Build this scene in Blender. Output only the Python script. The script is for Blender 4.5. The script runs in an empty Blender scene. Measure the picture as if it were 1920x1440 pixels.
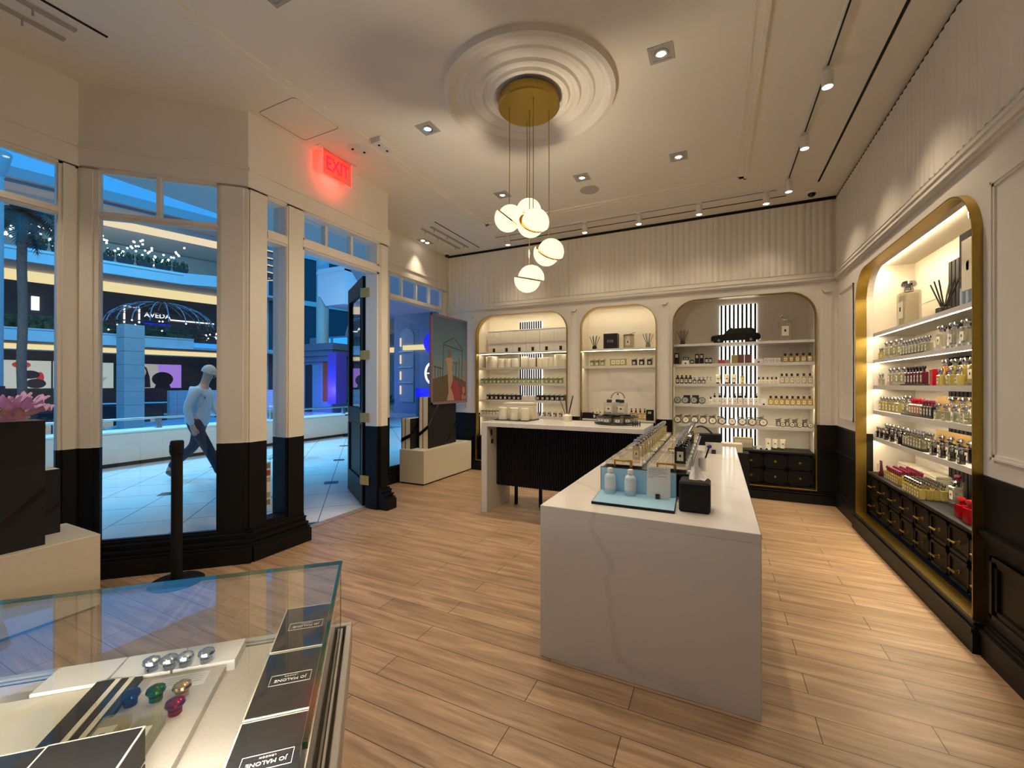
import bpy, bmesh, math, random
from mathutils import Vector, Matrix
random.seed(7)
C = bpy.context.scene.collection
SC = bpy.context.scene
R_ = math.radians
# ------------------------------------------------------------------ camera
cd = bpy.data.cameras.new('camera')
cam = bpy.data.objects.new('camera', cd)
C.objects.link(cam)
cd.sensor_width = 36.0
cd.lens = 795.0 / 1920.0 * 36.0
cd.clip_start = 0.05
cd.clip_end = 300
cam.matrix_world = (Matrix.Translation((0, 0, 1.5)) @ Matrix.Rotation(R_(25.83), 4, 'Z')
                    @ Matrix.Rotation(R_(90.118), 4, 'X') @ Matrix.Rotation(R_(0.075), 4, 'Z'))
SC.camera = cam
# ------------------------------------------------------------------ world (blue daylight over the atrium)
w = bpy.data.worlds.new('world')
SC.world = w
w.use_nodes = True
bg = w.node_tree.nodes['Background']
bg.inputs[0].default_value = (0.045, 0.385, 1.0, 1)
bg.inputs[1].default_value = 0.75
# ------------------------------------------------------------------ colour management
SC.view_settings.view_transform = 'Standard'
SC.view_settings.look = 'None'
SC.view_settings.gamma = 1
SC.view_settings.use_curve_mapping = False
SC.view_settings.exposure = 0.5
cy = SC.cycles
cy.use_denoising = True
cy.max_bounces = 10
cy.diffuse_bounces = 7
cy.glossy_bounces = 4
cy.transmission_bounces = 6
cy.transparent_max_bounces = 24
cy.sample_clamp_indirect = 3.0
cy.blur_glossy = 0.5
cy.caustics_reflective = False
cy.caustics_refractive = False
# ------------------------------------------------------------------ lamps of the shop
WARM = (1.0, 0.80, 0.56)
def spot(name, loc, aim, watt, size=70, blend=0.6, col=WARM, r=0.03):
    l = bpy.data.lights.new(name, 'SPOT')
    l.energy = watt; l.spot_size = R_(size); l.spot_blend = blend; l.color = col; l.shadow_soft_size = r
    o = bpy.data.objects.new(name, l); C.objects.link(o)
    o.location = loc
    o.rotation_euler = (Vector(aim) - Vector(loc)).to_track_quat('-Z', 'Y').to_euler()
    return o
ZC = 3.86
DL = [(-0.36, 3.17), (-2.40, 3.17), (-0.36, 4.68), (-1.385, 4.68), (-2.40, 4.68),
      (-0.36, 1.66), (-1.385, 1.66), (-2.40, 1.66), (-0.36, 0.1), (-2.4, 0.1)]
for x, y in DL:
    spot('downlight_lamp', (x, y, ZC - 0.01), (x, y, 0), (108 if x < -1 else 52) if y > 2 else (46 if y > 1 else 14), 120, 1.0)
TRK = [(0.725, 3.79), (0.725, 4.69), (0.725, 5.66)]
for x, y in TRK:
    spot('track_lamp', (x + 0.05, y - 0.02, ZC - 0.19), (0.9, y + 0.05, 0.0), 42, 100, 1.0)
TRB = [(0.53, 5.9), (-0.21, 5.9), (-0.96, 5.9), (-1.71, 5.9), (-2.94, 5.9)]
for x, y in TRB:
    spot('track_lamp', (x, y + 0.02, ZC - 0.20), (x, 6.6, 1.2), 12, 90, 1.0)
spot('twin_lamp', (-4.34, 5.6, ZC - 0.01), (-4.40, 5.75, 0), 45, 75, 1.0)
spot('bay_lamp', (-4.2, 0.3, ZC - 0.02), (-4.0, 0.8, 0), 50, 90, 0.6)
# fill lamps added outside, for the walkway and atrium
# added warm spots brighten the low wall, blue ones stand in for daylight
for y in (-1.0, 2.6, 5.4, 8.4):
    spot('parapet_fill_lamp', (-5.4, y, 5.1), (-9.9, y, 0.2), 250, 66, 0.9, (1, 0.86, 0.66))
DAY = (0.10, 0.55, 1.0)
for x, y, z, tx, ty, tz, e, s in ((-17, 1, 15, -7.2, 2.5, 0, 8200, 50), (-17, 8, 15, -7.2, 8, 0, 8200, 50), (-24, 4, 26, -41, 8, 7, 7400, 70), (-22, 14, 26, -38, 22, 7, 7400, 70), (-14, 6, 20, -17.5, 7.5, 0, 2500, 80)):
    spot('daylight_fill_spot', (x, y, z), (tx, ty, tz), e, s, 0.8, DAY, 1.5)  # added spots in place of daylight from the open roof
for x, y, tx, ty, e in ((-13.0, 4.0, -20, 8, 200), (-14.0, 12.0, -19, 16.5, 260), (-24.0, 4.0, -31, 9, 300)):
    spot('atrium_fill_lamp', (x, y, 5.0), (tx, ty, 3.0), e, 120, 0.9, (0.8, 0.95, 0.85), 0.1)  # added fill over the atrium, no fittings at these spots
l = bpy.data.lights.new('globe_fill_lamp', 'POINT'); l.energy = 28; l.color = (1.0, 0.82, 0.58); l.shadow_soft_size = 0.05  # extra point light added between the globes to lift the ceiling
o = bpy.data.objects.new('globe_fill_lamp', l); C.objects.link(o); o.location = (-1.405, 3.20, 2.585)
l = bpy.data.lights.new('case_lamp', 'AREA'); l.shape = 'RECTANGLE'; l.size = 1.0; l.size_y = 0.012; l.energy = 9.5; l.color = (1.0, 0.90, 0.78)
o = bpy.data.objects.new('case_lamp', l); C.objects.link(o)
o.matrix_world = Matrix.Translation((-0.997, 0.905, 0)) @ Matrix.Rotation(R_(-136.4), 4, 'Z') @ Matrix.Translation((0.56, 0.640, 0.958)) @ Matrix.Rotation(R_(-35), 4, 'X')
# ------------------------------------------------------------------ materials
MATS = {}
def mat(name, col, rough=0.5, metal=0.0, emit=None, es=0.0, spec=0.5, bump=None, noise=None, coat=0.0, alpha=None):
    m = bpy.data.materials.new(name); m.use_nodes = True
    nt = m.node_tree; b = nt.nodes['Principled BSDF']
    b.inputs['Base Color'].default_value = (*col, 1)
    b.inputs['Roughness'].default_value = rough
    b.inputs['Metallic'].default_value = metal
    b.inputs['Specular IOR Level'].default_value = spec
    b.inputs['Coat Weight'].default_value = coat
    if emit:
        b.inputs['Emission Color'].default_value = (*emit, 1)
        b.inputs['Emission Strength'].default_value = es
    tc = nt.nodes.new('ShaderNodeTexCoord')
    n = nt.nodes.new('ShaderNodeTexNoise'); n.inputs['Scale'].default_value = (noise or (30, 0.04))[0]
    n.inputs['Detail'].default_value = 3
    nt.links.new(tc.outputs['Object'], n.inputs['Vector'])
    amt = (noise or (30, 0.04))[1]
    mx = nt.nodes.new('ShaderNodeMix'); mx.data_type = 'RGBA'
    mx.inputs[6].default_value = (*[min(1, c * (1 + amt)) for c in col], 1)
    mx.inputs[7].default_value = (*[c * (1 - amt) for c in col], 1)
    nt.links.new(n.outputs['Fac'], mx.inputs[0])
    nt.links.new(mx.outputs[2], b.inputs['Base Color'])
    if bump:
        n2 = nt.nodes.new('ShaderNodeTexNoise'); n2.inputs['Scale'].default_value = bump[0]
        bp = nt.nodes.new('ShaderNodeBump'); bp.inputs['Strength'].default_value = bump[1]; bp.inputs['Distance'].default_value = 0.01
        nt.links.new(tc.outputs['Object'], n2.inputs['Vector'])
        nt.links.new(n2.outputs['Fac'], bp.inputs['Height'])
        nt.links.new(bp.outputs['Normal'], b.inputs['Normal'])
    MATS[name] = m
    return m
def emis(name, col, s):
    m = bpy.data.materials.new(name); m.use_nodes = True; nt = m.node_tree
    nt.nodes.clear()
    e = nt.nodes.new('ShaderNodeEmission'); e.inputs[0].default_value = (*col, 1); e.inputs[1].default_value = s
    o = nt.nodes.new('ShaderNodeOutputMaterial'); nt.links.new(e.outputs[0], o.inputs[0])
    MATS[name] = m; return m
def glassy(name, tint, body=None, bodyamt=0.0, refl=0.12, rough=0.02):
    """thin clear glass: tinted transparency, a share of body colour, fresnel gloss"""
    m = bpy.data.materials.new(name); m.use_nodes = True; nt = m.node_tree; nt.nodes.clear()
    tr = nt.nodes.new('ShaderNodeBsdfTransparent'); tr.inputs[0].default_value = (*tint, 1)
    cur = tr.outputs[0]
    if body:
        df = nt.nodes.new('ShaderNodeBsdfDiffuse'); df.inputs[0].default_value = (*body, 1)
        tl = nt.nodes.new('ShaderNodeBsdfTranslucent'); tl.inputs[0].default_value = (*body, 1)
        ad = nt.nodes.new('ShaderNodeMixShader'); ad.inputs[0].default_value = 0.5
        nt.links.new(df.outputs[0], ad.inputs[1]); nt.links.new(tl.outputs[0], ad.inputs[2])
        mx = nt.nodes.new('ShaderNodeMixShader'); mx.inputs[0].default_value = bodyamt
        nt.links.new(cur, mx.inputs[1]); nt.links.new(ad.outputs[0], mx.inputs[2]); cur = mx.outputs[0]
    gl = nt.nodes.new('ShaderNodeBsdfGlossy'); gl.inputs['Roughness'].default_value = rough
    gl.inputs[0].default_value = (1, 1, 1, 1)
    lw = nt.nodes.new('ShaderNodeLayerWeight'); lw.inputs[0].default_value = 0.5
    pw = nt.nodes.new('ShaderNodeMath'); pw.operation = 'POWER'; pw.inputs[1].default_value = 4.0
    ma = nt.nodes.new('ShaderNodeMath'); ma.operation = 'MULTIPLY_ADD'; ma.inputs[1].default_value = 0.75; ma.inputs[2].default_value = refl
    nt.links.new(lw.outputs['Facing'], pw.inputs[0]); nt.links.new(pw.outputs[0], ma.inputs[0])
    m2 = nt.nodes.new('ShaderNodeMixShader')
    nt.links.new(ma.outputs[0], m2.inputs[0]); nt.links.new(cur, m2.inputs[1]); nt.links.new(gl.outputs[0], m2.inputs[2])
    o = nt.nodes.new('ShaderNodeOutputMaterial'); nt.links.new(m2.outputs[0], o.inputs[0])
    MATS[name] = m; return m

WALL = mat('cream_paint', (0.85, 0.81, 0.725), 0.45, noise=(4, 0.015))
WALLS = mat('cream_satin_paint', (0.85, 0.81, 0.725), 0.28, noise=(4, 0.015))
CEIL = mat('ceiling_paint', (0.88, 0.845, 0.77), 0.7, noise=(3, 0.015))
NICHE = mat('niche_lining', (0.86, 0.80, 0.68), 0.55, bump=(260, 0.12))
BLACK = mat('black_paint', (0.006, 0.006, 0.0065), 0.48, spec=0.22)
BLACKM = mat('matt_black', (0.008, 0.008, 0.0085), 0.65, spec=0.25)
BLACKG = mat('gloss_black', (0.008, 0.008, 0.009), 0.15)
CHAR = mat('charcoal_card', (0.011, 0.0115, 0.013), 0.55, spec=0.3)
BRASS = mat('brushed_brass', (0.44, 0.30, 0.07), 0.32, 1.0, noise=(60, 0.12))
HINGEM = mat('gold_hinge', (0.55, 0.37, 0.10), 0.45, 0.35)
GOLD = mat('polished_gold', (0.85, 0.55, 0.18), 0.15, 1.0)
COPPER = mat('copper', (0.52, 0.30, 0.17), 0.4, 0.6)
CHROME = mat('polished_silver', (0.80, 0.80, 0.82), 0.08, 1.0)
RAILM = mat('satin_rail', (0.56, 0.53, 0.48), 0.45, 0.35)
STEEL = mat('brushed_steel', (0.55, 0.54, 0.52), 0.32, 1.0)
GREYM = mat('grey_metal', (0.42, 0.40, 0.37), 0.5)
WHITEP = mat('white_plastic', (0.78, 0.76, 0.72), 0.4)
CREAM = mat('cream_card', (0.80, 0.74, 0.58), 0.55)
CREAM2 = mat('cream_ceramic', (0.80, 0.75, 0.60), 0.35)
CREAMP = mat('cream_plinth', (0.66, 0.61, 0.49), 0.6)
LINEN = mat('oatmeal_linen', (0.66, 0.60, 0.52), 0.9, noise=(420, 0.14), bump=(500, 0.3))
WHITE = mat('white_card', (0.82, 0.80, 0.76), 0.5)
PAPER = mat('paper', (0.80, 0.79, 0.78), 0.8)
INK = mat('grey_ink', (0.22, 0.22, 0.22), 0.8)
WHITEINK = mat('white_ink', (0.85, 0.83, 0.78), 0.6)
LABEL = mat('ivory_label', (0.80, 0.74, 0.60), 0.6)
LIDD = mat('dark_lid', (0.020, 0.014, 0.012), 0.35)
SKYCARD = mat('sky_blue_card', (0.30, 0.55, 0.75), 0.55)
WHITEB = mat('milk_white', (0.62, 0.72, 0.78), 0.35)
AMBER = glassy('amber_glass', (0.85, 0.52, 0.06), (0.75, 0.42, 0.10), 0.55, 0.12)
HONEY = glassy('honey_glass', (0.95, 0.82, 0.42), (0.85, 0.66, 0.25), 0.5, 0.06)
CLEAR = glassy('clear_bottle', (0.97, 0.96, 0.92), (0.80, 0.76, 0.62), 0.22, 0.06)
CLEARX = glassy('clear_acrylic', (0.97, 0.97, 0.95), (0.8, 0.77, 0.7), 0.18, 0.06)
GREENG = glassy('pale_green_glass', (0.90, 0.94, 0.78), (0.72, 0.76, 0.55), 0.35, 0.06)
YELL = glassy('yellow_perfume', (0.96, 0.90, 0.50), (0.85, 0.74, 0.26), 0.55, 0.06)
PINKG = glassy('peach_perfume', (0.96, 0.72, 0.60), (0.80, 0.45, 0.32), 0.5, 0.06)
DARKG = mat('black_glass', (0.010, 0.009, 0.012), 0.08, coat=0.5)
WINE = mat('wine_glass', (0.10, 0.008, 0.02), 0.12)
WINECAP = mat('plum_cap', (0.20, 0.015, 0.05), 0.3)
REDP = mat('red_gloss', (0.40, 0.006, 0.015), 0.15)
REDBOX = mat('red_card', (0.45, 0.05, 0.08), 0.5)
OLIVE = mat('olive_print', (0.35, 0.30, 0.10), 0.6, noise=(90, 0.6))
FLORAL = mat('dark_floral_print', (0.16, 0.06, 0.06), 0.6, noise=(70, 0.9))
PINKT = mat('pink_tissue', (0.78, 0.52, 0.80), 0.75)
PANE = glassy('window_glass', (0.95, 0.97, 0.97), None, 0, 0.03, 0.0)
CASEG = glassy('case_glass', (0.97, 0.985, 0.975), None, 0, 0.045, 0.0)
CASEE = glassy('glass_edge', (0.30, 0.60, 0.44), (0.05, 0.20, 0.12), 0.6, 0.1)
LED = emis('led_strip', (1.0, 0.84, 0.58), 24)
LEDR = emis('led_strip_bright', (1.0, 0.82, 0.55), 48)
LEDT = emis('led_strip_top', (1.0, 0.80, 0.52), 80)
LEDM = emis('led_strip_soft', (1.0, 0.84, 0.60), 23)
BACKLIT = emis('backlight', (1.0, 0.94, 0.86), 2.2)
GLOBE = emis('opal_globe', (1.0, 0.80, 0.50), 1.12)
LENS = emis('lamp_lens', (1.0, 0.93, 0.80), 9)
NEONR = emis('red_neon', (1.0, 0.012, 0.03), 1.6)
COVE = emis('cove_glow', (1.0, 0.80, 0.42), 0.7)
COVE2 = emis('cove_warm', (1.0, 0.80, 0.54), 0.7)
STARS = emis('string_light', (1.0, 0.93, 0.85), 6)
SIGNW = emis('white_neon', (0.95, 0.97, 1.0), 1.3)
BLUEL = emis('blue_neon', (0.01, 0.02, 1.0), 0.8)
VIOL = emis('violet_screen', (0.26, 0.12, 0.75), 0.7)
def wood():
    m = bpy.data.materials.new('oak_planks'); m.use_nodes = True; nt = m.node_tree; b = nt.nodes['Principled BSDF']
    L = nt.links.new; N = nt.nodes.new
    tc = N('ShaderNodeTexCoord'); mp = N('ShaderNodeMapping'); mp.inputs['Location'].default_value = (0.37, 0.118, 0)
    L(tc.outputs['Object'], mp.inputs[0])
    br = N('ShaderNodeTexBrick'); br.offset = 0.37; br.squash = 1
    br.inputs['Scale'].default_value = 1; br.inputs['Brick Width'].default_value = 1.22; br.inputs['Row Height'].default_value = 0.163
    br.inputs['Mortar Size'].default_value = 0.0022; br.inputs['Mortar Smooth'].default_value = 0.1
    br.inputs['Color1'].default_value = (0.50, 0.34, 0.215, 1); br.inputs['Color2'].default_value = (0.41, 0.275, 0.17, 1)
    br.inputs['Mortar'].default_value = (0.07, 0.042, 0.024, 1)
    L(mp.outputs[0], br.inputs[0])
    # grain runs along the boards, shifted per row
    m2 = N('ShaderNodeMapping'); m2.inputs['Scale'].default_value = (1.1, 13, 1); L(mp.outputs[0], m2.inputs[0])
    n1 = N('ShaderNodeTexNoise'); n1.inputs['Scale'].default_value = 1.6; n1.inputs['Detail'].default_value = 7; n1.inputs['Roughness'].default_value = 0.62
    n1.inputs['Distortion'].default_value = 0.6; L(m2.outputs[0], n1.inputs[0])
    rp = N('ShaderNodeValToRGB'); rp.color_ramp.elements[0].position = 0.33; rp.color_ramp.elements[0].color = (0.56, 0.52, 0.48, 1)
    rp.color_ramp.elements[1].position = 0.66; rp.color_ramp.elements[1].color = (1.13, 1.13, 1.12, 1); L(n1.outputs['Fac'], rp.inputs[0])
    m3 = N('ShaderNodeMapping'); m3.inputs['Scale'].default_value = (2.0, 70, 1); L(mp.outputs[0], m3.inputs[0])
    n2 = N('ShaderNodeTexNoise'); n2.inputs['Scale'].default_value = 1.5; n2.inputs['Detail'].default_value = 3; L(m3.outputs[0], n2.inputs[0])
    rp2 = N('ShaderNodeValToRGB'); rp2.color_ramp.elements[0].position = 0.3; rp2.color_ramp.elements[0].color = (0.84, 0.84, 0.84, 1)
    rp2.color_ramp.elements[1].position = 0.7; rp2.color_ramp.elements[1].color = (1.06, 1.06, 1.06, 1); L(n2.outputs['Fac'], rp2.inputs[0])
    x1 = N('ShaderNodeMix'); x1.data_type = 'RGBA'; x1.blend_type = 'MULTIPLY'; x1.inputs[0].default_value = 1
    L(br.outputs[0], x1.inputs[6]); L(rp.outputs[0], x1.inputs[7])
    x2 = N('ShaderNodeMix'); x2.data_type = 'RGBA'; x2.blend_type = 'MULTIPLY'; x2.inputs[0].default_value = 1
    L(x1.outputs[2], x2.inputs[6]); L(rp2.outputs[0], x2.inputs[7]); L(x2.outputs[2], b.inputs['Base Color'])
    b.inputs['Roughness'].default_value = 0.42
    bp = N('ShaderNodeBump'); bp.inputs['Strength'].default_value = 0.25; bp.inputs['Distance'].default_value = 0.004; bp.invert = True
    L(br.outputs['Fac'], bp.inputs['Height']); L(bp.outputs[0], b.inputs['Normal'])
    return m
WOOD = wood()
def marble(name, base, vein, rough, scale=1.2):
    m = bpy.data.materials.new(name); m.use_nodes = True; nt = m.node_tree; b = nt.nodes['Principled BSDF']
    L = nt.links.new; N = nt.nodes.new
    tc = N('ShaderNodeTexCoord')
    n0 = N('ShaderNodeTexNoise'); n0.inputs['Scale'].default_value = 2.2; n0.inputs['Detail'].default_value = 5; L(tc.outputs['Object'], n0.inputs[0])
    mx = N('ShaderNodeMix'); mx.data_type = 'VECTOR'; mx.inputs[0].default_value = 0.35
    L(tc.outputs['Object'], mx.inputs[4]); L(n0.outputs['Color'], mx.inputs[5])
    wv = N('ShaderNodeTexWave'); wv.wave_type = 'BANDS'; wv.bands_direction = 'DIAGONAL'; wv.inputs['Scale'].default_value = scale * 0.55
    wv.inputs['Distortion'].default_value = 7; wv.inputs['Detail'].default_value = 4; wv.inputs['Detail Scale'].default_value = 1.2
    L(mx.outputs[1], wv.inputs[0])
    r = N('ShaderNodeValToRGB'); r.color_ramp.elements[0].position = 0.0; r.color_ramp.elements[0].color = (*vein, 1)
    r.color_ramp.elements[1].position = 0.02; r.color_ramp.elements[1].color = (*base, 1); L(wv.outputs['Fac'], r.inputs[0])
    L(r.outputs[0], b.inputs['Base Color']); b.inputs['Roughness'].default_value = rough
    return m
QUARTZ = marble('white_quartz', (0.70, 0.68, 0.645), (0.64, 0.62, 0.58), 0.13)
SPLASH = marble('pale_marble', (0.84, 0.80, 0.74), (0.77, 0.73, 0.67), 0.3, 1.0)
def mall_tiles():
    m = bpy.data.materials.new('mall_tiles'); m.use_nodes = True; nt = m.node_tree; b = nt.nodes['Principled BSDF']
    L = nt.links.new; N = nt.nodes.new
    tc = N('ShaderNodeTexCoord'); mp = N('ShaderNodeMapping'); mp.vector_type = 'POINT'
    mp.inputs['Rotation'].default_value = (0, 0, R_(45))      # rotated coordinates: X=(x-y)/sqrt2, Y=(x+y)/sqrt2
    mp.inputs['Location'].default_value = (7.06, 0.481, 0)
    L(tc.outputs['Object'], mp.inputs[0])
    sx = N('ShaderNodeSeparateXYZ'); L(mp.outputs[0], sx.inputs[0])
    def M(op, a, bb=None, v=None):
        n = N('ShaderNodeMath'); n.operation = op
        L(a, n.inputs[0])
        if bb is not None: L(bb, n.inputs[1])
        if v is not None: n.inputs[1].default_value = v
        return n.outputs[0]
    def near(a, per):                                          # distance to the closest multiple of per
        q = M('DIVIDE', a, v=per); q = M('ADD', q, v=0.5); q = M('FRACT', q); q = M('SUBTRACT', q, v=0.5); q = M('ABSOLUTE', q)
        return M('MULTIPLY', q, v=per)
    g = M('MINIMUM', near(sx.outputs[0], 0.69), near(sx.outputs[1], 0.69))
    line = M('LESS_THAN', g, v=0.005)
    dm = M('MAXIMUM', near(sx.outputs[0], 2.07), near(sx.outputs[1], 2.07))
    dia = M('LESS_THAN', dm, v=0.10)
    n = N('ShaderNodeTexNoise'); n.inputs['Scale'].default_value = 1.5; L(tc.outputs['Object'], n.inputs[0])
    base = N('ShaderNodeMix'); base.data_type = 'RGBA'; base.inputs[6].default_value = (0.80, 0.79, 0.76, 1); base.inputs[7].default_value = (0.70, 0.69, 0.66, 1)
    L(n.outputs['Fac'], base.inputs[0])
    a = N('ShaderNodeMix'); a.data_type = 'RGBA'; L(line, a.inputs[0]); L(base.outputs[2], a.inputs[6]); a.inputs[7].default_value = (0.16, 0.15, 0.14, 1)
    c = N('ShaderNodeMix'); c.data_type = 'RGBA'; L(dia, c.inputs[0]); L(a.outputs[2], c.inputs[6]); c.inputs[7].default_value = (0.03, 0.03, 0.035, 1)
    L(c.outputs[2], b.inputs['Base Color']); b.inputs['Roughness'].default_value = 0.22
    return m
MTILE = mall_tiles()
MWHITE = mat('mall_white', (0.82, 0.82, 0.80), 0.6)
MWARM = mat('mall_beige', (0.66, 0.62, 0.54), 0.6)
MGREY = mat('mall_grey', (0.36, 0.37, 0.39), 0.6)
MSOFF = mat('soffit_grey', (0.62, 0.60, 0.58), 0.7)
MTEAL = mat('teal_column', (0.42, 0.62, 0.60), 0.5)
MDARK = mat('mall_dark', (0.02, 0.02, 0.025), 0.5)
MSTONE = mat('block_stone', (0.40, 0.55, 0.56), 0.6, noise=(6, 0.12))
WATER = mat('pool_water', (0.01, 0.03, 0.06), 0.03)
POOLT = mat('pool_tile', (0.25, 0.55, 0.75), 0.3)
TILEW = mat('white_square_tile', (0.62, 0.70, 0.74), 0.3)
LEAF = mat('leaf_green', (0.03, 0.09, 0.04), 0.6, noise=(8, 0.4))
PALMG = mat('palm_frond', (0.02, 0.10, 0.09), 0.6)
BARK = mat('palm_bark', (0.20, 0.15, 0.12), 0.9, noise=(14, 0.7), bump=(9, 0.8))
PURP = mat('purple_fascia', (0.12, 0.08, 0.42), 0.5)
RUST = mat('rust_panel', (0.35, 0.07, 0.02), 0.5)
SLATE = mat('slate_wall', (0.20, 0.26, 0.33), 0.6)
CLOUDY = mat('purple_ceiling', (0.20, 0.22, 0.42), 0.7)
# ------------------------------------------------------------------ mesh helpers
class MB:
    """collects shapes; build() links them as ONE mesh object"""
    def __init__(s): s.v = []; s.f = []; s.mi = []; s.sm = []; s.cur = 0; s.T = None
    def _add(s, vs, fs, smooth=False):
        o = len(s.v)
        if s.T is not None: vs = [tuple(s.T @ Vector(p)) for p in vs]
        s.v += [tuple(p) for p in vs]
        for f in fs: s.f.append([o + i for i in f]); s.mi.append(s.cur); s.sm.append(smooth)
        return s
    def m(s, i): s.cur = i; return s
    def box(s, x0, y0, z0, x1, y1, z1):
        x0, x1 = min(x0, x1), max(x0, x1); y0, y1 = min(y0, y1), max(y0, y1); z0, z1 = min(z0, z1), max(z0, z1)
        vs = [(x, y, z) for z in (z0, z1) for y in (y0, y1) for x in (x0, x1)]
        return s._add(vs, [(0, 2, 3, 1), (4, 5, 7, 6), (0, 1, 5, 4), (2, 6, 7, 3), (0, 4, 6, 2), (1, 3, 7, 5)])
    def bbox(s, x0, y0, z0, x1, y1, z1, r=0.004):
        """box with all edges chamfered"""
        r = min(r, abs(x1 - x0) / 2.2, abs(y1 - y0) / 2.2, abs(z1 - z0) / 2.2)
        A, B = (x0, y0, z0), (x1, y1, z1); vs = []; idx = {}
        for i in (0, 1):
            for j in (0, 1):
                for k in (0, 1):
                    c = [(B if t else A)[a] for a, t in enumerate((i, j, k))]
                    sg = [-1 if t else 1 for t in (i, j, k)]
                    for ax in range(3):
                        p = [c[a] + (0 if a == ax else sg[a] * r) for a in range(3)]
                        idx[(i, j, k, ax)] = len(vs); vs.append(tuple(p))
        fs = []
        for ax in range(3):
            b, c = [a for a in range(3) if a != ax]
            for t in (0, 1):
                q = []
                for (u, v) in ((0, 0), (1, 0), (1, 1), (0, 1)):
                    key = [0, 0, 0]; key[ax] = t; key[b] = u; key[c] = v
                    q.append(idx[(*key, ax)])
                fs.append(q)
            for u in (0, 1):
                for v in (0, 1):
                    k0 = [0, 0, 0]; k1 = [0, 0, 0]; k0[b] = k1[b] = u; k0[c] = k1[c] = v; k1[ax] = 1
                    fs.append([idx[(*k0, b)], idx[(*k1, b)], idx[(*k1, c)], idx[(*k0, c)]])
        for i in (0, 1):
            for j in (0, 1):
                for k in (0, 1): fs.append([idx[(i, j, k, 0)], idx[(i, j, k, 1)], idx[(i, j, k, 2)]])
        return s._add(vs, fs)
    def prism(s, poly, z0, z1, ax='z'):
        """polygon extruded along z (or x / y with poly in the other two axes)"""
        n = len(poly)
        def P(a, b, t): return {'z': (a, b, t), 'y': (a, t, b), 'x': (t, a, b)}[ax]
        vs = [P(a, b, z0) for a, b in poly] + [P(a, b, z1) for a, b in poly]
        fs = [list(range(n))[::-1], list(range(n, 2 * n))] + [(i, (i + 1) % n, n + (i + 1) % n, n + i) for i in range(n)]
        return s._add(vs, fs)
    def cyl(s, c, r, z0, z1, n=24, r2=None, sx=1, sy=1):
        r2 = r if r2 is None else r2; a = [2 * math.pi * i / n for i in range(n)]
        vs = [(c[0] + r * sx * math.cos(t), c[1] + r * sy * math.sin(t), z0) for t in a] + [(c[0] + r2 * sx * math.cos(t), c[1] + r2 * sy * math.sin(t), z1) for t in a]
        s._add(vs, [(i, (i + 1) % n, n + (i + 1) % n, n + i) for i in range(n)], True)
        s._add(vs[:n], [list(range(n))[::-1]]); return s._add(vs[n:], [list(range(n))])
    def lathe(s, prof, c=(0, 0, 0), n=32, sx=1, sy=1):
        """turned shape; the profile is split at sharp corners so that they stay crisp"""
        runs = [[prof[0]]]
        for i in range(1, len(prof)):
            runs[-1].append(prof[i])
            if i < len(prof) - 1:
                a = Vector(prof[i]) - Vector(prof[i - 1]); b_ = Vector(prof[i + 1]) - Vector(prof[i])
                if a.length > 1e-9 and b_.length > 1e-9 and a.angle(b_) > 0.6: runs.append([prof[i]])
        for run in runs:
            vs = []; fs = []; k = len(run)
            for i in range(n):
                t = 2 * math.pi * i / n
                vs += [(c[0] + r * sx * math.cos(t), c[1] + r * sy * math.sin(t), c[2] + z) for r, z in run]
            for i in range(n):
                j = (i + 1) % n
                for q in range(k - 1): fs.append((i * k + q, j * k + q, j * k + q + 1, i * k + q + 1))
            s._add(vs, fs, True)
        return s
    def ball(s, c, r, n=16, sz=1, sx=1, sy=1):
        pr = [(r * math.sin(math.pi * i / n) + 1e-5, -r * sz * math.cos(math.pi * i / n)) for i in range(n + 1)]
        return s.lathe(pr, c, 2 * n, sx, sy)
    def tube(s, pts, r, n=8, cap=True):
        pts = [Vector(p) for p in pts]; rs = r if isinstance(r, (list, tuple)) else [r] * len(pts); vs = []; fs = []
        up = None
        for i, p in enumerate(pts):
            d = (pts[min(i + 1, len(pts) - 1)] - pts[max(i - 1, 0)]).normalized()
            if up is None: up = Vector((0, 0, 1)) if abs(d.z) < 0.9 else Vector((1, 0, 0))
            a = d.cross(up).normalized(); up = a.cross(d).normalized()
            vs += [tuple(p + (a * math.cos(2 * math.pi * q / n) + up * math.sin(2 * math.pi * q / n)) * rs[i]) for q in range(n)]
        for i in range(len(pts) - 1):
            for q in range(n): fs.append((i * n + q, i * n + (q + 1) % n, (i + 1) * n + (q + 1) % n, (i + 1) * n + q))
        s._add(vs, fs, True)
        if cap: s._add(vs[:n], [list(range(n))[::-1]]); s._add(vs[-n:], [list(range(n))])
        return s
    def quad(s, a, b, c, d): return s._add([a, b, c, d], [(0, 1, 2, 3)])
    def obox(s, p0, d, n, s0, s1, t0, t1, z0, z1):
        """box in a plan frame: s along d, t along n"""
        P = lambda a, b: (p0[0] + d[0] * a + n[0] * b, p0[1] + d[1] * a + n[1] * b)
        return s.prism([P(s0, t0), P(s1, t0), P(s1, t1), P(s0, t1)], z0, z1)
    def mesh(s, name):
        me = bpy.data.meshes.new(name); me.from_pydata(s.v, [], s.f)
        for p, i, q in zip(me.polygons, s.mi, s.sm): p.material_index = i; p.use_smooth = q
        bm = bmesh.new(); bm.from_mesh(me); bmesh.ops.recalc_face_normals(bm, faces=bm.faces); bm.to_mesh(me); bm.free()
        return me
    def build(s, name, mats, parent=None):
        me = s.mesh(name)
        for m_ in (mats if isinstance(mats, (list, tuple)) else [mats]): me.materials.append(m_)
        return link(name, me, parent)
def link(name, me, parent=None):
    o = bpy.data.objects.new(name, me); C.objects.link(o); o.parent = parent; return o
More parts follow.
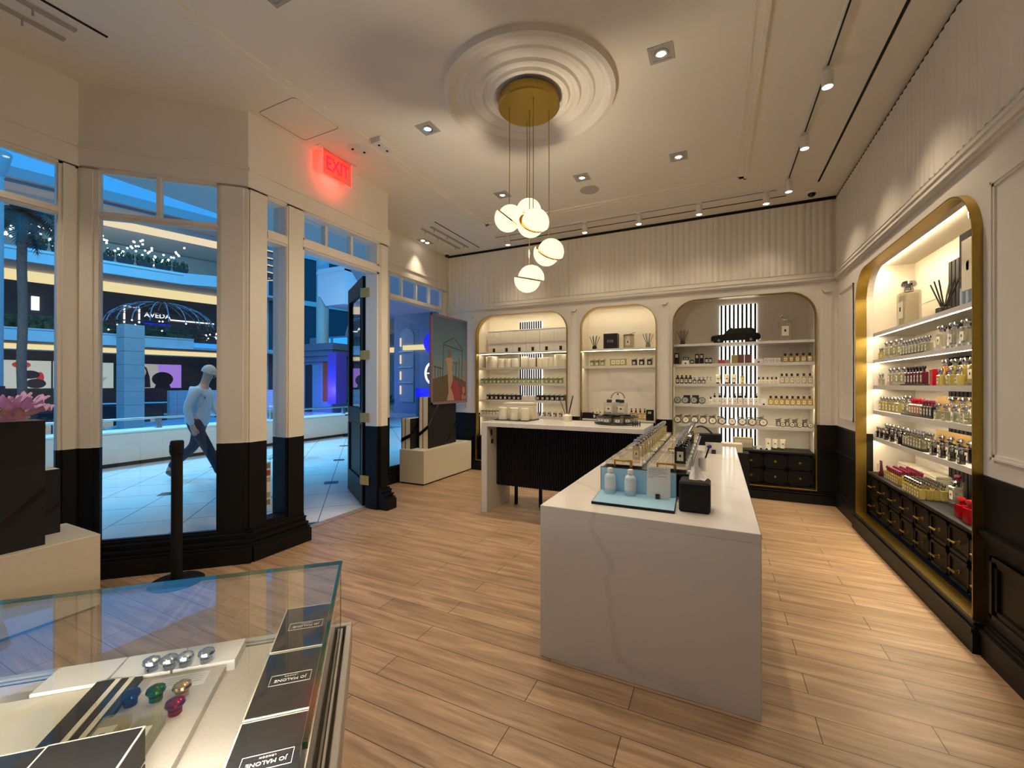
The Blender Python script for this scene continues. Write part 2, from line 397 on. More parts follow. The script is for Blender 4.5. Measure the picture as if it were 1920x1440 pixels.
def tag(o, label, cat, group=None, kind=None):
    o['label'] = label; o['category'] = cat
    if group: o['group'] = group
    if kind: o['kind'] = kind
    return o
def struct(o, label=None, cat=None):
    o['kind'] = 'structure'
    if label: o['label'] = label; o['category'] = cat
    return o
def thing(name, label, cat, loc=(0, 0, 0), rz=0, group=None, kind=None):
    o = bpy.data.objects.new(name, None); C.objects.link(o); o.empty_display_size = 0.05
    o.location = loc; o.rotation_euler = (0, 0, rz)
    return tag(o, label, cat, group, kind)
KIDS = {}
def kids(o):
    return [c for c in C.objects if c.parent is o]
def dup(root, loc, rz, label, group=None):
    """a copy of a thing with copies of its parts and sub-parts"""
    if root.name not in KIDS: KIDS[root.name] = [(c, kids(c)) for c in kids(root)]
    r = root.copy(); C.objects.link(r); r.location = loc; r.rotation_euler = (0, 0, rz); r['label'] = label
    if group: r['group'] = group
    for ch, gs in KIDS[root.name]:
        c = ch.copy(); C.objects.link(c); c.parent = r
        for g in gs:
            d = g.copy(); C.objects.link(d); d.parent = c
    return r
PROTO = {}
def put(key, make, cat, loc, rz, label, group, name=None, sc=None):
    """first time builds the thing of this kind with its parts, afterwards copies it"""
    if key in PROTO:
        o = dup(PROTO[key], loc, rz, label, group)
    else:
        o = thing(name or key, label, cat, loc, rz, group); make(o); PROTO[key] = o
    if sc: o.scale = sc if isinstance(sc, tuple) else (sc, sc, sc)
    return o
def text(body, size, mat_, parent, loc, rot, name='lettering', ext=0.0006, align='CENTER', sx=1.0, spacing=1.0):
    cu = bpy.data.curves.new(name, 'FONT'); cu.body = body; cu.size = size; cu.align_x = align; cu.align_y = 'CENTER'
    cu.extrude = ext; cu.resolution_u = 2; cu.space_character = spacing
    t = bpy.data.objects.new(name, cu)
    me = bpy.data.meshes.new_from_object(t); bpy.data.objects.remove(t)
    me.materials.clear(); me.materials.append(mat_)
    o = link(name, me, parent); o.location = loc; o.rotation_euler = rot; o.scale = (sx, 1, 1)
    return o
ORD = ['first', 'second', 'third', 'fourth', 'fifth', 'sixth', 'seventh', 'eighth', 'ninth', 'tenth', 'eleventh', 'twelfth', 'thirteenth',
       'fourteenth', 'fifteenth', 'sixteenth', 'seventeenth', 'eighteenth', 'nineteenth', 'twentieth', 'twenty-first', 'twenty-second', 'twenty-third', 'twenty-fourth']
# ------------------------------------------------------------------ room shell
XR, YB, XL, XW = 1.345, 6.52, -3.65, -4.49
YF = -2.4
b = MB(); b.prism([(1.5, YF), (1.5, 7.0), (-4.55, 7.0), (-4.55, 4.86), (-3.72, 4.03), (-3.83, 3.93), (-3.83, 2.84), (-3.72, 2.3), (-4.55, 1.47), (-4.55, YF)], -0.10, 0.0)
struct(b.build('floor', WOOD))
b = MB(); b.box(-4.75, YF - 0.1, ZC, 1.95, 7.1, ZC + 0.12); struct(b.build('ceiling', CEIL))
b = MB(); b.box(-4.6, YF - 0.12, 0, 1.5, YF, ZC); struct(b.build('wall_front', WALL))

def arch_pts(a0, a1, zt, r, k=10, z0=0.18):
    p = [(a0, z0)]
    p += [(a0 + r - r * math.cos(math.pi / 2 * i / k), zt - r + r * math.sin(math.pi / 2 * i / k)) for i in range(k + 1)]
    p += [(a1 - r + r * math.sin(math.pi / 2 * i / k), zt - r + r * math.cos(math.pi / 2 * i / k)) for i in range(k + 1)]
    return p + [(a1, z0)]
def niche_wall(b, ax, t0, t1, a0, a1, holes, zt=ZC, zb=1.0):
    """slab between a0 and a1 with round-cornered openings (h0, h1, top, r); slot 0 above the wainscot line, slot 1 below"""
    def slab(p0, p1, z0, z1):
        lo, hi = max(z0, 0), min(z1, zb)
        if hi > lo: b.m(1).prism([(p0, lo), (p1, lo), (p1, hi), (p0, hi)], t0, t1, ax)
        lo, hi = max(z0, zb), z1
        if hi > lo: b.m(0).prism([(p0, lo), (p1, lo), (p1, hi), (p0, hi)], t0, t1, ax)
    c = a0
    for h0, h1, top, r in sorted(holes):
        slab(c, h0, 0, zt); slab(h0, h1, top, zt); slab(h0, h1, 0, 0.17)
        for s_, e in ((1, h0), (-1, h1)):
            P = [(e, top)] + [(e + s_ * (r - r * math.cos(math.pi / 2 * i / 10)), top - r + r * math.sin(math.pi / 2 * i / 10)) for i in range(11)]
            b.m(0).prism(P, t0, t1, ax)
        c = h1
    slab(c, a1, 0, zt)
N1, N2, N3 = (-3.84, -2.17, 2.70, 0.31), (-1.94, -0.81, 2.70, 0.30), (-0.575, 1.125, 2.70, 0.31)
NR = (3.30, 5.55, 2.665, 0.30)
b = MB(); niche_wall(b, 'y', YB, YB + 0.10, -4.6, 1.50, [N1, N2, N3]); wb = struct(b.build('wall_back', [WALL, BLACK]))
b = MB(); niche_wall(b, 'x', XR, XR + 0.10, YF, 6.64, [NR]); wr = struct(b.build('wall_right', [WALL, BLACK]))
# walls behind the niches close the shell
b = MB(); b.box(-4.6, 7.0, 0, 1.5, 7.1, ZC).box(-4.7, 6.62, 0, -4.6, 7.1, ZC); struct(b.build('wall_rear', WALL))
b = MB(); b.box(1.83, YF, 0, 1.93, 7.1, ZC); struct(b.build('wall_side', WALL))

def flutes(b, a0, a1, base, sgn, ax, z0, z1, pitch=0.075, amp=0.013, seams=()):
    """vertical ribs as one rippled sheet on a wall"""
    cuts = [a0] + [s for s in sorted(seams) if a0 < s < a1] + [a1]
    for p0, p1 in zip(cuts[:-1], cuts[1:]):
        p0 += 0.003; p1 -= 0.003
        n = max(2, round((p1 - p0) / pitch)) * 8
        vs = []
        for i in range(n + 1):
            a = p0 + (p1 - p0) * i / n
            q = abs(math.sin(math.pi * i / 8.0))
            t = base + sgn * (0.012 + amp * q)
            vs += [(a, t, z0), (a, t, z1)] if ax == 'y' else [(t, a, z0), (t, a, z1)]
        fs = [(2 * i, 2 * i + 2, 2 * i + 3, 2 * i + 1) for i in range(n)]
        fs.append([2 * i + 1 for i in range(n + 1)] + [])
        b._add(vs, fs[:-1], True)
        # returns to the wall at both ends and along the lower edge
        for e in (0, n):
            x = vs[2 * e]; w = (x[0], base, 0) if ax == 'y' else (base, x[1], 0)
            b._add([vs[2 * e], vs[2 * e + 1], (w[0], w[1], z1), (w[0], w[1], z0)], [(0, 1, 2, 3)])
        if ax == 'y': b.box(p0, base, z0 - 0.004, p1, base + sgn * 0.02, z0); b.box(p0, base, z1, p1, base + sgn * 0.014, z1 + 0.004)
        else: b.box(base, p0, z0 - 0.004, base + sgn * 0.02, p1, z0); b.box(base, p0, z1, base + sgn * 0.014, p1, z1 + 0.004)
b = MB(); flutes(b, -4.46, 1.30, YB, -1, 'y', 2.93, 3.822, seams=(-3.73, -2.15, -0.57, 1.01)); struct(b.build('trim_1', WALLS))
b = MB(); flutes(b, YF, 6.48, XR, -1, 'x', 2.93, 3.822, seams=(-1.41, 0.17, 1.75, 3.33, 4.91)); struct(b.build('trim_2', WALLS))
# black strip, its colour stands for the shade in the gap under the ceiling
b = MB(); b.box(-4.46, YB - 0.03, 3.828, 1.33, YB, ZC).box(XR - 0.008, YF, 3.83, XR, 6.5, ZC); struct(b.build('gap_shade_strip', BLACK))
# cornice: stacked beads round the two walls
b = MB()
for z0, z1, p in ((2.805, 2.825, 0.022), (2.825, 2.862, 0.040), (2.862, 2.880, 0.050), (2.880, 2.905, 0.030), (2.905, 2.925, 0.014)):
    b.box(-4.47, YB - p, z0, 1.30, YB, z1).box(XR - p, YF, z0, XR, 6.50, z1)
struct(b.build('trim_4', WALL))
# pilaster strips with small capitals
def pilaster(b, x0, x1):
    b.box(x0, YB - 0.012, 1.0, x1, YB, 2.66)
    m = 0.012; b.box(x0 + 0.02, YB - 0.018, 1.05, x0 + 0.03, YB, 2.58).box(x1 - 0.03, YB - 0.018, 1.05, x1 - 0.02, YB, 2.58)
    c = (x0 + x1) / 2
    b.prism([(c - 0.045, 2.70), (c + 0.045, 2.70), (c + 0.028, 2.665), (c - 0.028, 2.665)], YB - 0.045, YB, 'y')
b = MB()
for x0, x1 in ((-2.13, -1.98), (-0.765, -0.62), (1.165, 1.30), (-4.05, -3.88)): pilaster(b, x0, x1)
struct(b.build('trim_5', WALL))
def rect_bead(b, ax, pl, sg, a0, a1, z0, z1, wd=0.028, pr=0.014):
    """picture-rail rectangle of two stepped beads"""
    for i, (w_, p_) in enumerate(((wd, pr * 0.6), (wd * 0.45, pr))):
        for (p0, p1, q0, q1) in ((a0, a1, z1 - w_, z1), (a0, a1, z0, z0 + w_), (a0, a0 + w_, z0, z1), (a1 - w_, a1, z0, z1)):
            if ax == 'x': b.box(pl, p0, q0, pl + sg * p_, p1, q1)
            else: b.box(p0, pl, q0, p1, pl + sg * p_, q1)
b = MB()
rect_bead(b, 'x', XR, -1, 1.2, 3.20, 1.10, 2.60); rect_bead(b, 'x', XR, -1, -1.1, 0.95, 1.10, 2.60); rect_bead(b, 'x', XR, -1, 5.80, 6.36, 1.1, 2.62)
rect_bead(b, 'y', YB, -1, -4.40, -4.08, 1.1, 2.62)
struct(b.build('trim_6', WALL))
# black wainscot: chair rail and panels
b = MB()
for z0, z1, p in ((0.975, 1.0, 0.012), (0.655, 0.675, 0.020), (0.675, 0.695, 0.030), (0.635, 0.655, 0.012)):
    b.box(XR - p, YF, z0, XR, 3.27, z1).box(XR - p, 5.60, z0, XR, 6.5, z1); b.box(-4.45, YB - p, z0, -3.87, YB, z1)
    b.box(1.16, YB - p, z0, 1.33, YB, z1)
rect_bead(b, 'x', XR, -1, 1.2, 3.19, 0.25, 0.58, 0.05, 0.022); rect_bead(b, 'x', XR, -1, -1.1, 0.95, 0.25, 0.58, 0.05, 0.022)
rect_bead(b, 'y', YB, -1, -4.40, -3.92, 0.25, 0.58, 0.05, 0.022)
struct(b.build('trim_7', BLACK))
def base_steps(): return ((0.0, 0.125, 0.030), (0.125, 0.150, 0.038), (0.150, 0.172, 0.022), (0.172, 0.190, 0.010))
b = MB()
for z0, z1, p in base_steps():
    b.box(XR - p, YF, z0, XR, 3.25, z1); b.box(XR - p, 5.62, z0, XR, 6.5, z1)
struct(b.build('baseboard_right', BLACK))
b = MB()
for z0, z1, p in base_steps(): b.box(-4.46, YB - p - 0.02, z0, 1.31, YB, z1 - 0.012)
struct(b.build('baseboard_back', BLACK))

# ------------------------------------------------------------------ shopfront on the left (plan frames)
D45 = (-0.7240, -0.6897); N45 = (0.6897, -0.7240); P45 = (XL, 2.30)
D45b = (-0.7155, 0.6986); N45b = (0.6986, 0.7155); P45b = (XL, 4.03)
FR = {'door': ((XL, 0.0), (0, 1), (1, 0)), 'bay': (P45, D45, N45), 'bayb': (P45b, D45b, N45b), 'win': ((XW, 0.0), (0, 1), (1, 0))}
def fb(b, fr, s0, s1, t0, t1, z0, z1, split=True):
    p, d, n = FR[fr]
    if split and z0 < 1.0 < z1:
        b.m(1).obox(p, d, n, s0, s1, t0, t1, z0, 1.0); b.m(0).obox(p, d, n, s0, s1, t0, t1, 1.0, z1)
    else:
        b.m(1 if z1 <= 1.0 and split else 0).obox(p, d, n, s0, s1, t0, t1, z0, z1)
TK = -0.20; TW = -0.055
# solid wall above the openings
b = MB()
fb(b, 'door', 2.30, 4.03, TK, 0, 3.185, ZC); fb(b, 'bay', 0, 1.16, TW, 0, 3.19, ZC); fb(b, 'bayb', 0, 1.17, TW, 0, 3.19, ZC)
fb(b, 'win', -2.4, 1.50, TW, 0, 3.18, ZC); fb(b, 'win', 4.85, 6.52, TW, 0, 3.20, ZC)
struct(b.build('wall_left', WALL))
b = MB()                                                    # flat header boards and their top bead
for fr, s0, s1, zb in (('door', 2.29, 4.04, 3.185), ('bay', -0.005, 1.165, 3.19), ('win', -2.4, 1.50, 3.18), ('win', 4.9, 6.5, 3.205)):
    fb(b, fr, s0, s1, 0, 0.018, zb + 0.02, 3.365); fb(b, fr, s0, s1, 0, 0.030, 3.345, 3.372)
struct(b.build('trim_8', WALL))
# posts (cream above, black below) with stepped bases
b = MB()
for fr, s0, s1 in (('door', 2.30, 2.475), ('door', 2.670, 2.843), ('door', 3.893, 4.03), ('bay', 0.0, 0.228), ('bay', 1.032, 1.16), ('bayb', 0.0, 1.17),
                   ('win', 1.388, 1.505), ('win', 0.20, 0.40), ('win', -0.95, -0.75), ('win', -2.4, -1.9), ('win', 4.85, 5.0), ('win', 6.345, 6.53)):
    fb(b, fr, s0, s1, TK if fr == 'door' else TW, 0, 0, 3.21)
for fr, s0, s1 in (('door', 2.30, 2.475), ('door', 2.670, 2.843), ('door', 3.893, 4.03), ('bay', 0.02, 0.21), ('bay', 1.055, 1.15), ('win', 1.40, 1.49), ('win', 6.37, 6.50)):
    fb(b, fr, s0 + 0.012, s1 - 0.012, 0, 0.012, 0.25, 3.19)
struct(b.build('wall_shopfront', [WALL, BLACK]))
b = MB()
for fr, s0, s1 in (('door', 2.28, 2.845), ('door', 3.885, 4.05), ('bay', -0.06, 1.20), ('win', -2.4, 1.52), ('win', 4.8, 6.50)):
    for z0, z1, p in ((0, 0.125, 0.125), (0.125, 0.145, 0.105), (0.145, 0.165, 0.075), (0.165, 0.182, 0.085), (0.182, 0.215, 0.045), (0.215, 0.228, 0.055), (0.228, 0.25, 0.02)):
        if fr == 'win': p *= 0.6
        fb(b, fr, s0, s1, -0.02, p, z0, z1, False)
struct(b.build('baseboard_left', BLACK))
# black stall risers under the panes
b = MB()
for fr, s0, s1, z1 in (('bay', 0.2, 1.06, 0.245), ('door', 2.47, 2.68, 0.26), ('win', -2.4, 1.4, 0.24), ('win', 4.95, 6.4, 0.20)):
    fb(b, fr, s0, s1, TK + 0.03 if fr == 'door' else TW, -0.01, 0, z1, False)
struct(b.build('trim_9', BLACK))
def window(n, fr, s0, s1, zs, zr0, zr1, zt, mull, g, wd=0.005):
    """frame, transom rail, glazing bars and one pane per light"""
    b = MB()
    fb(b, fr, s0 - 0.01, s0 + wd, g - 0.03, -0.01, zs, zt); fb(b, fr, s1 - wd, s1 + 0.01, g - 0.03, -0.01, zs, zt)
    fb(b, fr, s0, s1, g - 0.03, -0.01, zt - 0.012, zt + 0.02)
    root = b.build('window_%d' % n, [WALL, BLACK]); struct(root)
    b = MB(); fb(b, fr, s0, s1, g - 0.03, -0.005, zr0, zr1); fb(b, fr, s0, s1, g - 0.03, 0.012, zr0 + 0.02, zr1 - 0.015)
    b.build('transom_rail', WALL, root)
    b = MB(); fb(b, fr, s0, s1, g - 0.02, -0.005, zs - 0.02, zs + 0.012, False); b.build('window_sill', BLACK, root)
    for m_ in mull:
        b = MB(); fb(b, fr, m_ - 0.014, m_ + 0.014, g - 0.03, g + 0.03, zr1, zt); b.build('glazing_bar', WALL, root)
    b = MB(); fb(b, fr, s0, s1, g - 0.004, g + 0.004, zs, zr0, False); b.build('pane', PANE, root)
    cuts = [s0] + list(mull) + [s1]
    for a, c in zip(cuts[:-1], cuts[1:]):
        b = MB(); fb(b, fr, a + 0.01, c - 0.01, g - 0.004, g + 0.004, zr1, zt, False); b.build('pane', PANE, root)
    return root
window(1, 'win', 0.40, 1.388, 0.245, 2.785, 2.855, 3.175, [0.89], -0.018)
window(2, 'bay', 0.228, 1.032, 0.25, 2.812, 2.868, 3.19, [0.638], -0.018)
w3 = window(3, 'door', 2.475, 2.670, 0.27, 2.80, 2.90, 3.185, [], -0.125)
window(4, 'win', 5.0, 6.345, 0.205, 2.815, 2.90, 3.20, [5.28, 5.64, 6.0], -0.03)
window(5, 'win', -0.75, 0.20, 0.245, 2.785, 2.855, 3.175, [-0.28], -0.018)
# door: frame with fanlight, and the leaf standing open outwards
b = MB(); fb(b, 'door', 2.843, 2.872, TK, -0.02, 0, 3.2); fb(b, 'door', 3.865, 3.893, TK, -0.02, 0, 3.2)
fb(b, 'door', 2.84, 3.9, -0.15, -0.02, 2.83, 2.945); fb(b, 'door', 2.84, 3.9, -0.15, 0.004, 2.85, 2.92)
door = struct(b.build('door_1', [WALL, BLACK]))
for m_ in (3.195, 3.545):
    b = MB(); fb(b, 'door', m_ - 0.016, m_ + 0.016, -0.155, -0.09, 2.94, 3.19); b.build('glazing_bar', WALL, door)
for a, c in ((2.87, 3.18), (3.21, 3.53), (3.56, 3.87)):
    b = MB(); fb(b, 'door', a, c, -0.129, -0.121, 2.945, 3.185, False); b.build('pane', PANE, door)
lf = bpy.data.objects.new('door_leaf', None); C.objects.link(lf); lf.parent = door
H0 = Vector((-3.935, 3.90, 0)); ld = Vector((-0.8350, 0.5503, 0)); ln = Vector((0.5503, 0.8350, 0))
lf.matrix_local = Matrix(((ld.x, ln.x, 0, H0.x), (ld.y, ln.y, 0, H0.y), (0, 0, 1, 0.012), (0, 0, 0, 1)))
b = MB(); T = 0.048; W = 1.0; LH = 2.83
b.box(0, 0, 0, 0.115, T, LH).box(W - 0.115, 0, 0, W, T, LH).box(0.115, 0, LH - 0.19, W - 0.115, T, LH).box(0.115, 0, 0, W - 0.115, T, 0.30)
b.box(0.115, 0, 0.98, W - 0.115, T, 1.18).box(0.115, 0.014, 0.30, W - 0.115, T - 0.014, 0.98)
for y0, y1 in ((-0.006, 0.006), (T - 0.006, T + 0.006)):
    for z0, z1 in ((0.30, 0.98), (1.18, LH - 0.19)):
        b.box(0.105, y0, z0, 0.125, y1, z1).box(W - 0.125, y0, z0, W - 0.105, y1, z1).box(0.105, y0, z0 - 0.01, W - 0.105, y1, z0 + 0.01).box(0.105, y0, z1 - 0.01, W - 0.105, y1, z1 + 0.01)
b.build('leaf_frame', BLACK, lf)
b = MB(); b.box(0.115, T / 2 - 0.004, 1.18, W - 0.115, T / 2 + 0.004, LH - 0.19); b.build('leaf_pane', PANE, lf)
b = MB()
for sgn, y0 in ((-1, 0), (1, T)):
    b.T = Matrix.Translation((W - 0.06, y0, 1.06)); b.tube([(0, 0, 0), (0, sgn * 0.045, 0), (-0.11, sgn * 0.05, 0)], 0.008, 8); b.T = None
    b.box(W - 0.085, y0 + sgn * 0.006, 0.96, W - 0.035, y0, 1.16)
b.build('lever_handle', BRASS, lf)
for z in (2.62, 1.86, 1.10, 0.34):
    b = MB(); b.box(-3.925, 3.852, z - 0.055, -3.858, 3.862, z + 0.055).cyl((-3.862, 3.856), 0.009, z - 0.058, z + 0.058, 10)
    b.box(-3.858, 3.852, z - 0.055, -3.79, 3.862, z + 0.055); b.build('hinge', HINGEM, door)
b = MB(); b.box(-3.90, 2.83, 0.0, -3.80, 3.90, 0.006); struct(b.build('threshold', WOOD), 'wood threshold strip under the open shop door', 'threshold')
# window sticker on the sidelight
st = thing('door_sticker', 'white strip of payment stickers low on the narrow sidelight pane', 'sticker', (-3.765, 2.51, 0.36), R_(90))
b = MB(); b.box(0, 0, 0, 0.085, 0.002, 0.42); b.build('backing', WHITE, st)
for i, (m_, h) in enumerate(((SLATE, 0.05), (REDBOX, 0.05), (GREYM, 0.04), (PAPER, 0.05), (MGREY, 0.05), (INK, 0.05))):
    b = MB(); b.box(0.008, -0.001, 0.41 - 0.068 * i - h, 0.077, 0.0, 0.41 - 0.068 * i); b.build('emblem', m_, st)
# ------------------------------------------------------------------ ceiling fittings
b = MB()
def ceil_rect(b, x0, y0, x1, y1, inset, w_, h):
    x0 += inset; y0 += inset; x1 -= inset; y1 -= inset
    b.box(x0, y0, ZC - h, x0 + w_, y1, ZC).box(x1 - w_, y0, ZC - h, x1, y1, ZC).box(x0, y0, ZC - h, x1, y0 + w_, ZC).box(x0, y1 - w_, ZC - h, x1, y1, ZC)
ceil_rect(b, -3.10, 0.86, 0.30, 5.50, 0, 0.03, 0.018); ceil_rect(b, -3.10, 0.86, 0.30, 5.50, 0.03, 0.05, 0.010); ceil_rect(b, -3.10, 0.86, 0.30, 5.50, 0.08, 0.02, 0.016)
struct(b.build('trim_10', CEIL))
PC = (-1.385, 3.17)
b = MB()
b.lathe([(0.0, -0.008), (0.26, -0.008), (0.29, -0.030), (0.32, -0.030), (0.335, -0.012), (0.36, -0.012), (0.38, -0.028), (0.41, -0.028), (0.425, -0.010), (0.475, -0.010),
         (0.49, -0.022), (0.52, -0.020), (0.535, -0.008), (0.60, -0.012), (0.615, -0.030), (0.655, -0.050), (0.69, -0.042), (0.70, 0.0)], (PC[0], PC[1], ZC), 72)
tag(b.build('ceiling_rose', CEIL), 'large round plaster ceiling rose of stepped rings above the globe pendants', 'ceiling rose')
# pendant cluster
pn = thing('pendant_light', 'brass ceiling pendant with five split opal globes on long cords', 'chandelier', (PC[0], PC[1], ZC))
b = MB(); b.lathe([(0.0, -0.105), (0.24, -0.105), (0.25, -0.095), (0.25, -0.035), (0.24, -0.028), (0.0, -0.028)], n=64); b.build('canopy', BRASS, pn)
G = [(-1.525, 3.095, 2.855, (0.65, 0.0, 0.75), (0.76, -0.2, -0.62)), (-1.475, 3.335, 2.99, (0.5, -0.3, 0.8), (0, 0, 0)), (-1.300, 3.06, 2.768, (0.55, -0.6, 0.55), (0, 0, 0)),
     (-1.248, 3.268, 2.590, (0.55, -0.4, 0.7), (0, 0, 0)), (-1.388, 3.19, 2.370, (-0.25, 0.15, -0.95), (0, 0, 0))]
for gi, (x, y, z, ax, _) in enumerate(G):
    x -= PC[0]; y -= PC[1]; z -= ZC
    b = MB(); top = z + 0.10
    b.tube([(x, y, -0.104), (x + 0.002, y, (top - 0.1) / 2), (x, y, top)], 0.0032, 6); b.build('cord', BRASS, pn)
    # two opal half globes slipped along a brass disc
    q = Vector(ax).normalized().to_track_quat('Z', 'Y').to_matrix().to_4x4()
    g = None
    for half, (sh, s_) in enumerate(((0.016, 1), (-0.016, -1))):
        b = MB(); b.T = Matrix.Translation((x, y, z)) @ q @ Matrix.Translation((sh * 1.1, 0, 0.006 * s_))
        r = 0.108; b.lathe([(r * math.cos(math.pi / 2 * i / 12) + 1e-5, s_ * r * math.sin(math.pi / 2 * i / 12)) for i in range(13)] + [], n=40)
        b._add([(r * math.cos(2 * math.pi * i / 40), r * math.sin(2 * math.pi * i / 40), 0) for i in range(40)], [list(range(40))])
        b.build('half_globe', GLOBE, pn)
    b = MB(); b.T = Matrix.Translation((x, y, z)) @ q
    b.lathe([(0.0, -0.0045), (0.113, -0.0045), (0.113, 0.0045), (0.0, 0.0045)], n=40); b.build('brass_disc', GOLD, pn)
# recessed square downlights
def downlight(o):
    b = MB(); s = 0.085
    b.box(-s, -s, -0.004, s, -0.062, 0).box(-s, 0.062, -0.004, s, s, 0).box(-s, -0.062, -0.004, -0.062, 0.062, 0).box(0.062, -0.062, -0.004, s, 0.062, 0).box(-0.062, -0.062, -0.001, 0.062, 0.062, 0)
    b.build('trim_ring', GREYM, o)
    b = MB(); b.lathe([(0.028, -0.002), (0.034, -0.012), (0.046, -0.012), (0.05, -0.002)], n=24); b.build('gimbal', CHROME, o)
    b = MB(); b.cyl((0, 0), 0.028, -0.007, -0.001, 20); b.build('lens', LENS, o)
DLL = ['right of the ceiling rose', 'left of the ceiling rose', 'right rear, in front of the wide alcove', 'beside the round ceiling speaker', 'behind the pendant globes',
       'right front', 'middle front', 'left front', 'overhead right', 'overhead left']
for (x, y), t in list(zip(DL, DLL))[:8]:
    put('downlight', downlight, 'downlight', (x, y, ZC), 0, 'square recessed ceiling downlight ' + t, 'ceiling downlights')
tw = thing('twin_downlight', 'twin recessed downlight above the tall window by the back corner', 'downlight', (-4.335, 5.66, ZC))
b = MB(); b.box(-0.075, -0.135, -0.004, 0.075, 0.135, 0); b.build('trim_ring', GREYM, tw)
for yy in (-0.06, 0.06):
    b = MB(); b.cyl((0, yy), 0.03, -0.008, -0.003, 20); b.build('lens', LENS, tw)
# tracks with cylinder heads
def track(name, label, x0, y0, x1, y1):
    t = thing(name, label, 'track light', ((x0 + x1) / 2, (y0 + y1) / 2, ZC)); dx, dy = abs(x1 - x0) / 2 + 0.016, abs(y1 - y0) / 2 + 0.016
    b = MB(); b.box(-dx, -dy, -0.032, dx, dy, 0); b.build('rail', WHITEP, t)
    b = MB(); e = 0.006; b.box(-dx if dx > dy else -e, -dy if dy > dx else -e, -0.0335, dx if dx > dy else e, dy if dy > dx else e, -0.032); b.build('slot', BLACKM, t)
    return t
track('track_rail', 'white lighting track along the ceiling above the right wall', 0.725, -1.5, 0.725, 5.85)
track('track_rail', 'white lighting track along the ceiling above the back alcoves', -3.15, 5.92, 0.62, 5.92)
def head(o):
    b = MB(); b.box(-0.03, -0.018, -0.045, 0.03, 0.018, -0.0345); b.cyl((0, 0), 0.010, -0.075, -0.045, 10); b.build('stem', WHITEP, o)
    b = MB(); b.lathe([(0.0, -0.07), (0.036, -0.07), (0.038, -0.08), (0.038, -0.180), (0.033, -0.180), (0.033, -0.17), (0.0, -0.17)], n=24); b.build('barrel', WHITEP, o)
    b = MB(); b.cyl((0, 0), 0.032, -0.178, -0.171, 20); b.build('lens', LENS, o)
for i, (x, y) in enumerate(TRK[:3]):
    put('track_spot', head, 'spotlight', (x, y, ZC), 0, 'white cylinder spotlight on the right wall track, %s from the far end' % ORD[2 - i], 'track spotlights')
for i, (x, y) in enumerate(TRB):
    put('track_spot', head, 'spotlight', (x, 5.92, ZC), 0, 'white cylinder spotlight on the back alcove track, %s from right' % ORD[i], 'track spotlights')
# long dark air slots
for lab, x0, y0, x1, y1 in (('long dark air slot in the ceiling beside the right wall', 1.045, -1.8, 1.065, 5.96), ('long dark air slot in the ceiling along the back alcoves', -3.15, 6.22, 0.77, 6.24),
                            ('short dark air slot over the window bay by the back corner', -3.69, 5.03, -3.675, 6.31), ('dark air slot in the ceiling corner nearest the flower plinth', -3.74, -0.4, -3.72, 1.39)):
    b = MB(); b.box(x0, y0, ZC - 0.004, x1, y1, ZC); o = b.build('air_slot', BLACKM); tag(o, lab, 'air vent', 'ceiling air slots')
# grey double bars hung over the window bays
def bars(lab, y0, y1):
    t = thing('hanging_rail', lab, 'rail', (-3.93, (y0 + y1) / 2, ZC)); h = (y1 - y0) / 2
    for x in (-0.085, 0.085):
        b = MB(); b.box(x - 0.018, -h, -0.014, x + 0.018, h, 0); r = b.build('bar', GREYM, t)
        for k, yy in enumerate((-h * 0.85, -h * 0.2, h * 0.75)):
            b = MB(); b.cyl((x, yy), 0.006, -0.06, -0.014, 8); b.build('hook', GREYM, r)
bars('pair of grey ceiling rails with hooks above the window poster', 5.16, 6.20)
bars('pair of grey ceiling rails with hooks above the flower plinth', -0.3, 1.27)
b = MB(); b.lathe([(0, -0.006), (0.105, -0.006), (0.115, -0.002), (0.115, 0)], (-1.392, 5.02, ZC), 40); tag(b.build('ceiling_speaker', GREYM), 'flat round grey speaker grille in the ceiling near the back', 'speaker')
def dome(o):
    b = MB(); b.lathe([(0, 0), (0.07, 0), (0.07, -0.02), (0.055, -0.04), (0.0, -0.04)], n=28); b.build('housing', WHITEP, o)
    b = MB(); b.lathe([(0.042, -0.04)] + [(0.042 * math.cos(math.pi / 2 * i / 8) + 1e-5, -0.04 - 0.04 * math.sin(math.pi / 2 * i / 8)) for i in range(9)], n=24); b.build('lens_dome', BLACKG, o)
for x, y, t in ((1.03, 6.2, 'right'), (-4.36, 6.33, 'left')):
    put('security_camera', dome, 'camera', (x, y, ZC), 0, 'white dome security camera on ceiling in the back %s corner' % t, 'dome cameras')
b = MB(); b.lathe([(0, -0.012), (0.09, -0.012), (0.105, -0.004), (0.105, 0)], (-3.24, 3.15, ZC), 32); sd = tag(b.build('emergency_lamp', WHITEP), 'round white emergency lamp plate on ceiling right of the exit sign', 'emergency light')
for dx, dy in ((-0.03, -0.045), (0.03, 0.05)):
    b = MB(); b.cyl((-3.24 + dx, 3.15 + dy), 0.013, ZC - 0.018, ZC - 0.012, 12); b.build('lamp_eye', BLACKM, sd)
b = MB(); b.bbox(-2.99, 3.06, ZC - 0.055, -2.87, 3.27, ZC, 0.006); sd = tag(b.build('emergency_box', WHITEP), 'small white box lamp with two eyes beside the ceiling moulding', 'emergency light')
for dy in (-0.055, 0.055):
    b = MB(); b.cyl((-2.93, 3.165 + dy), 0.012, ZC - 0.06, ZC - 0.055, 12); b.build('lamp_eye', BLACKM, sd)
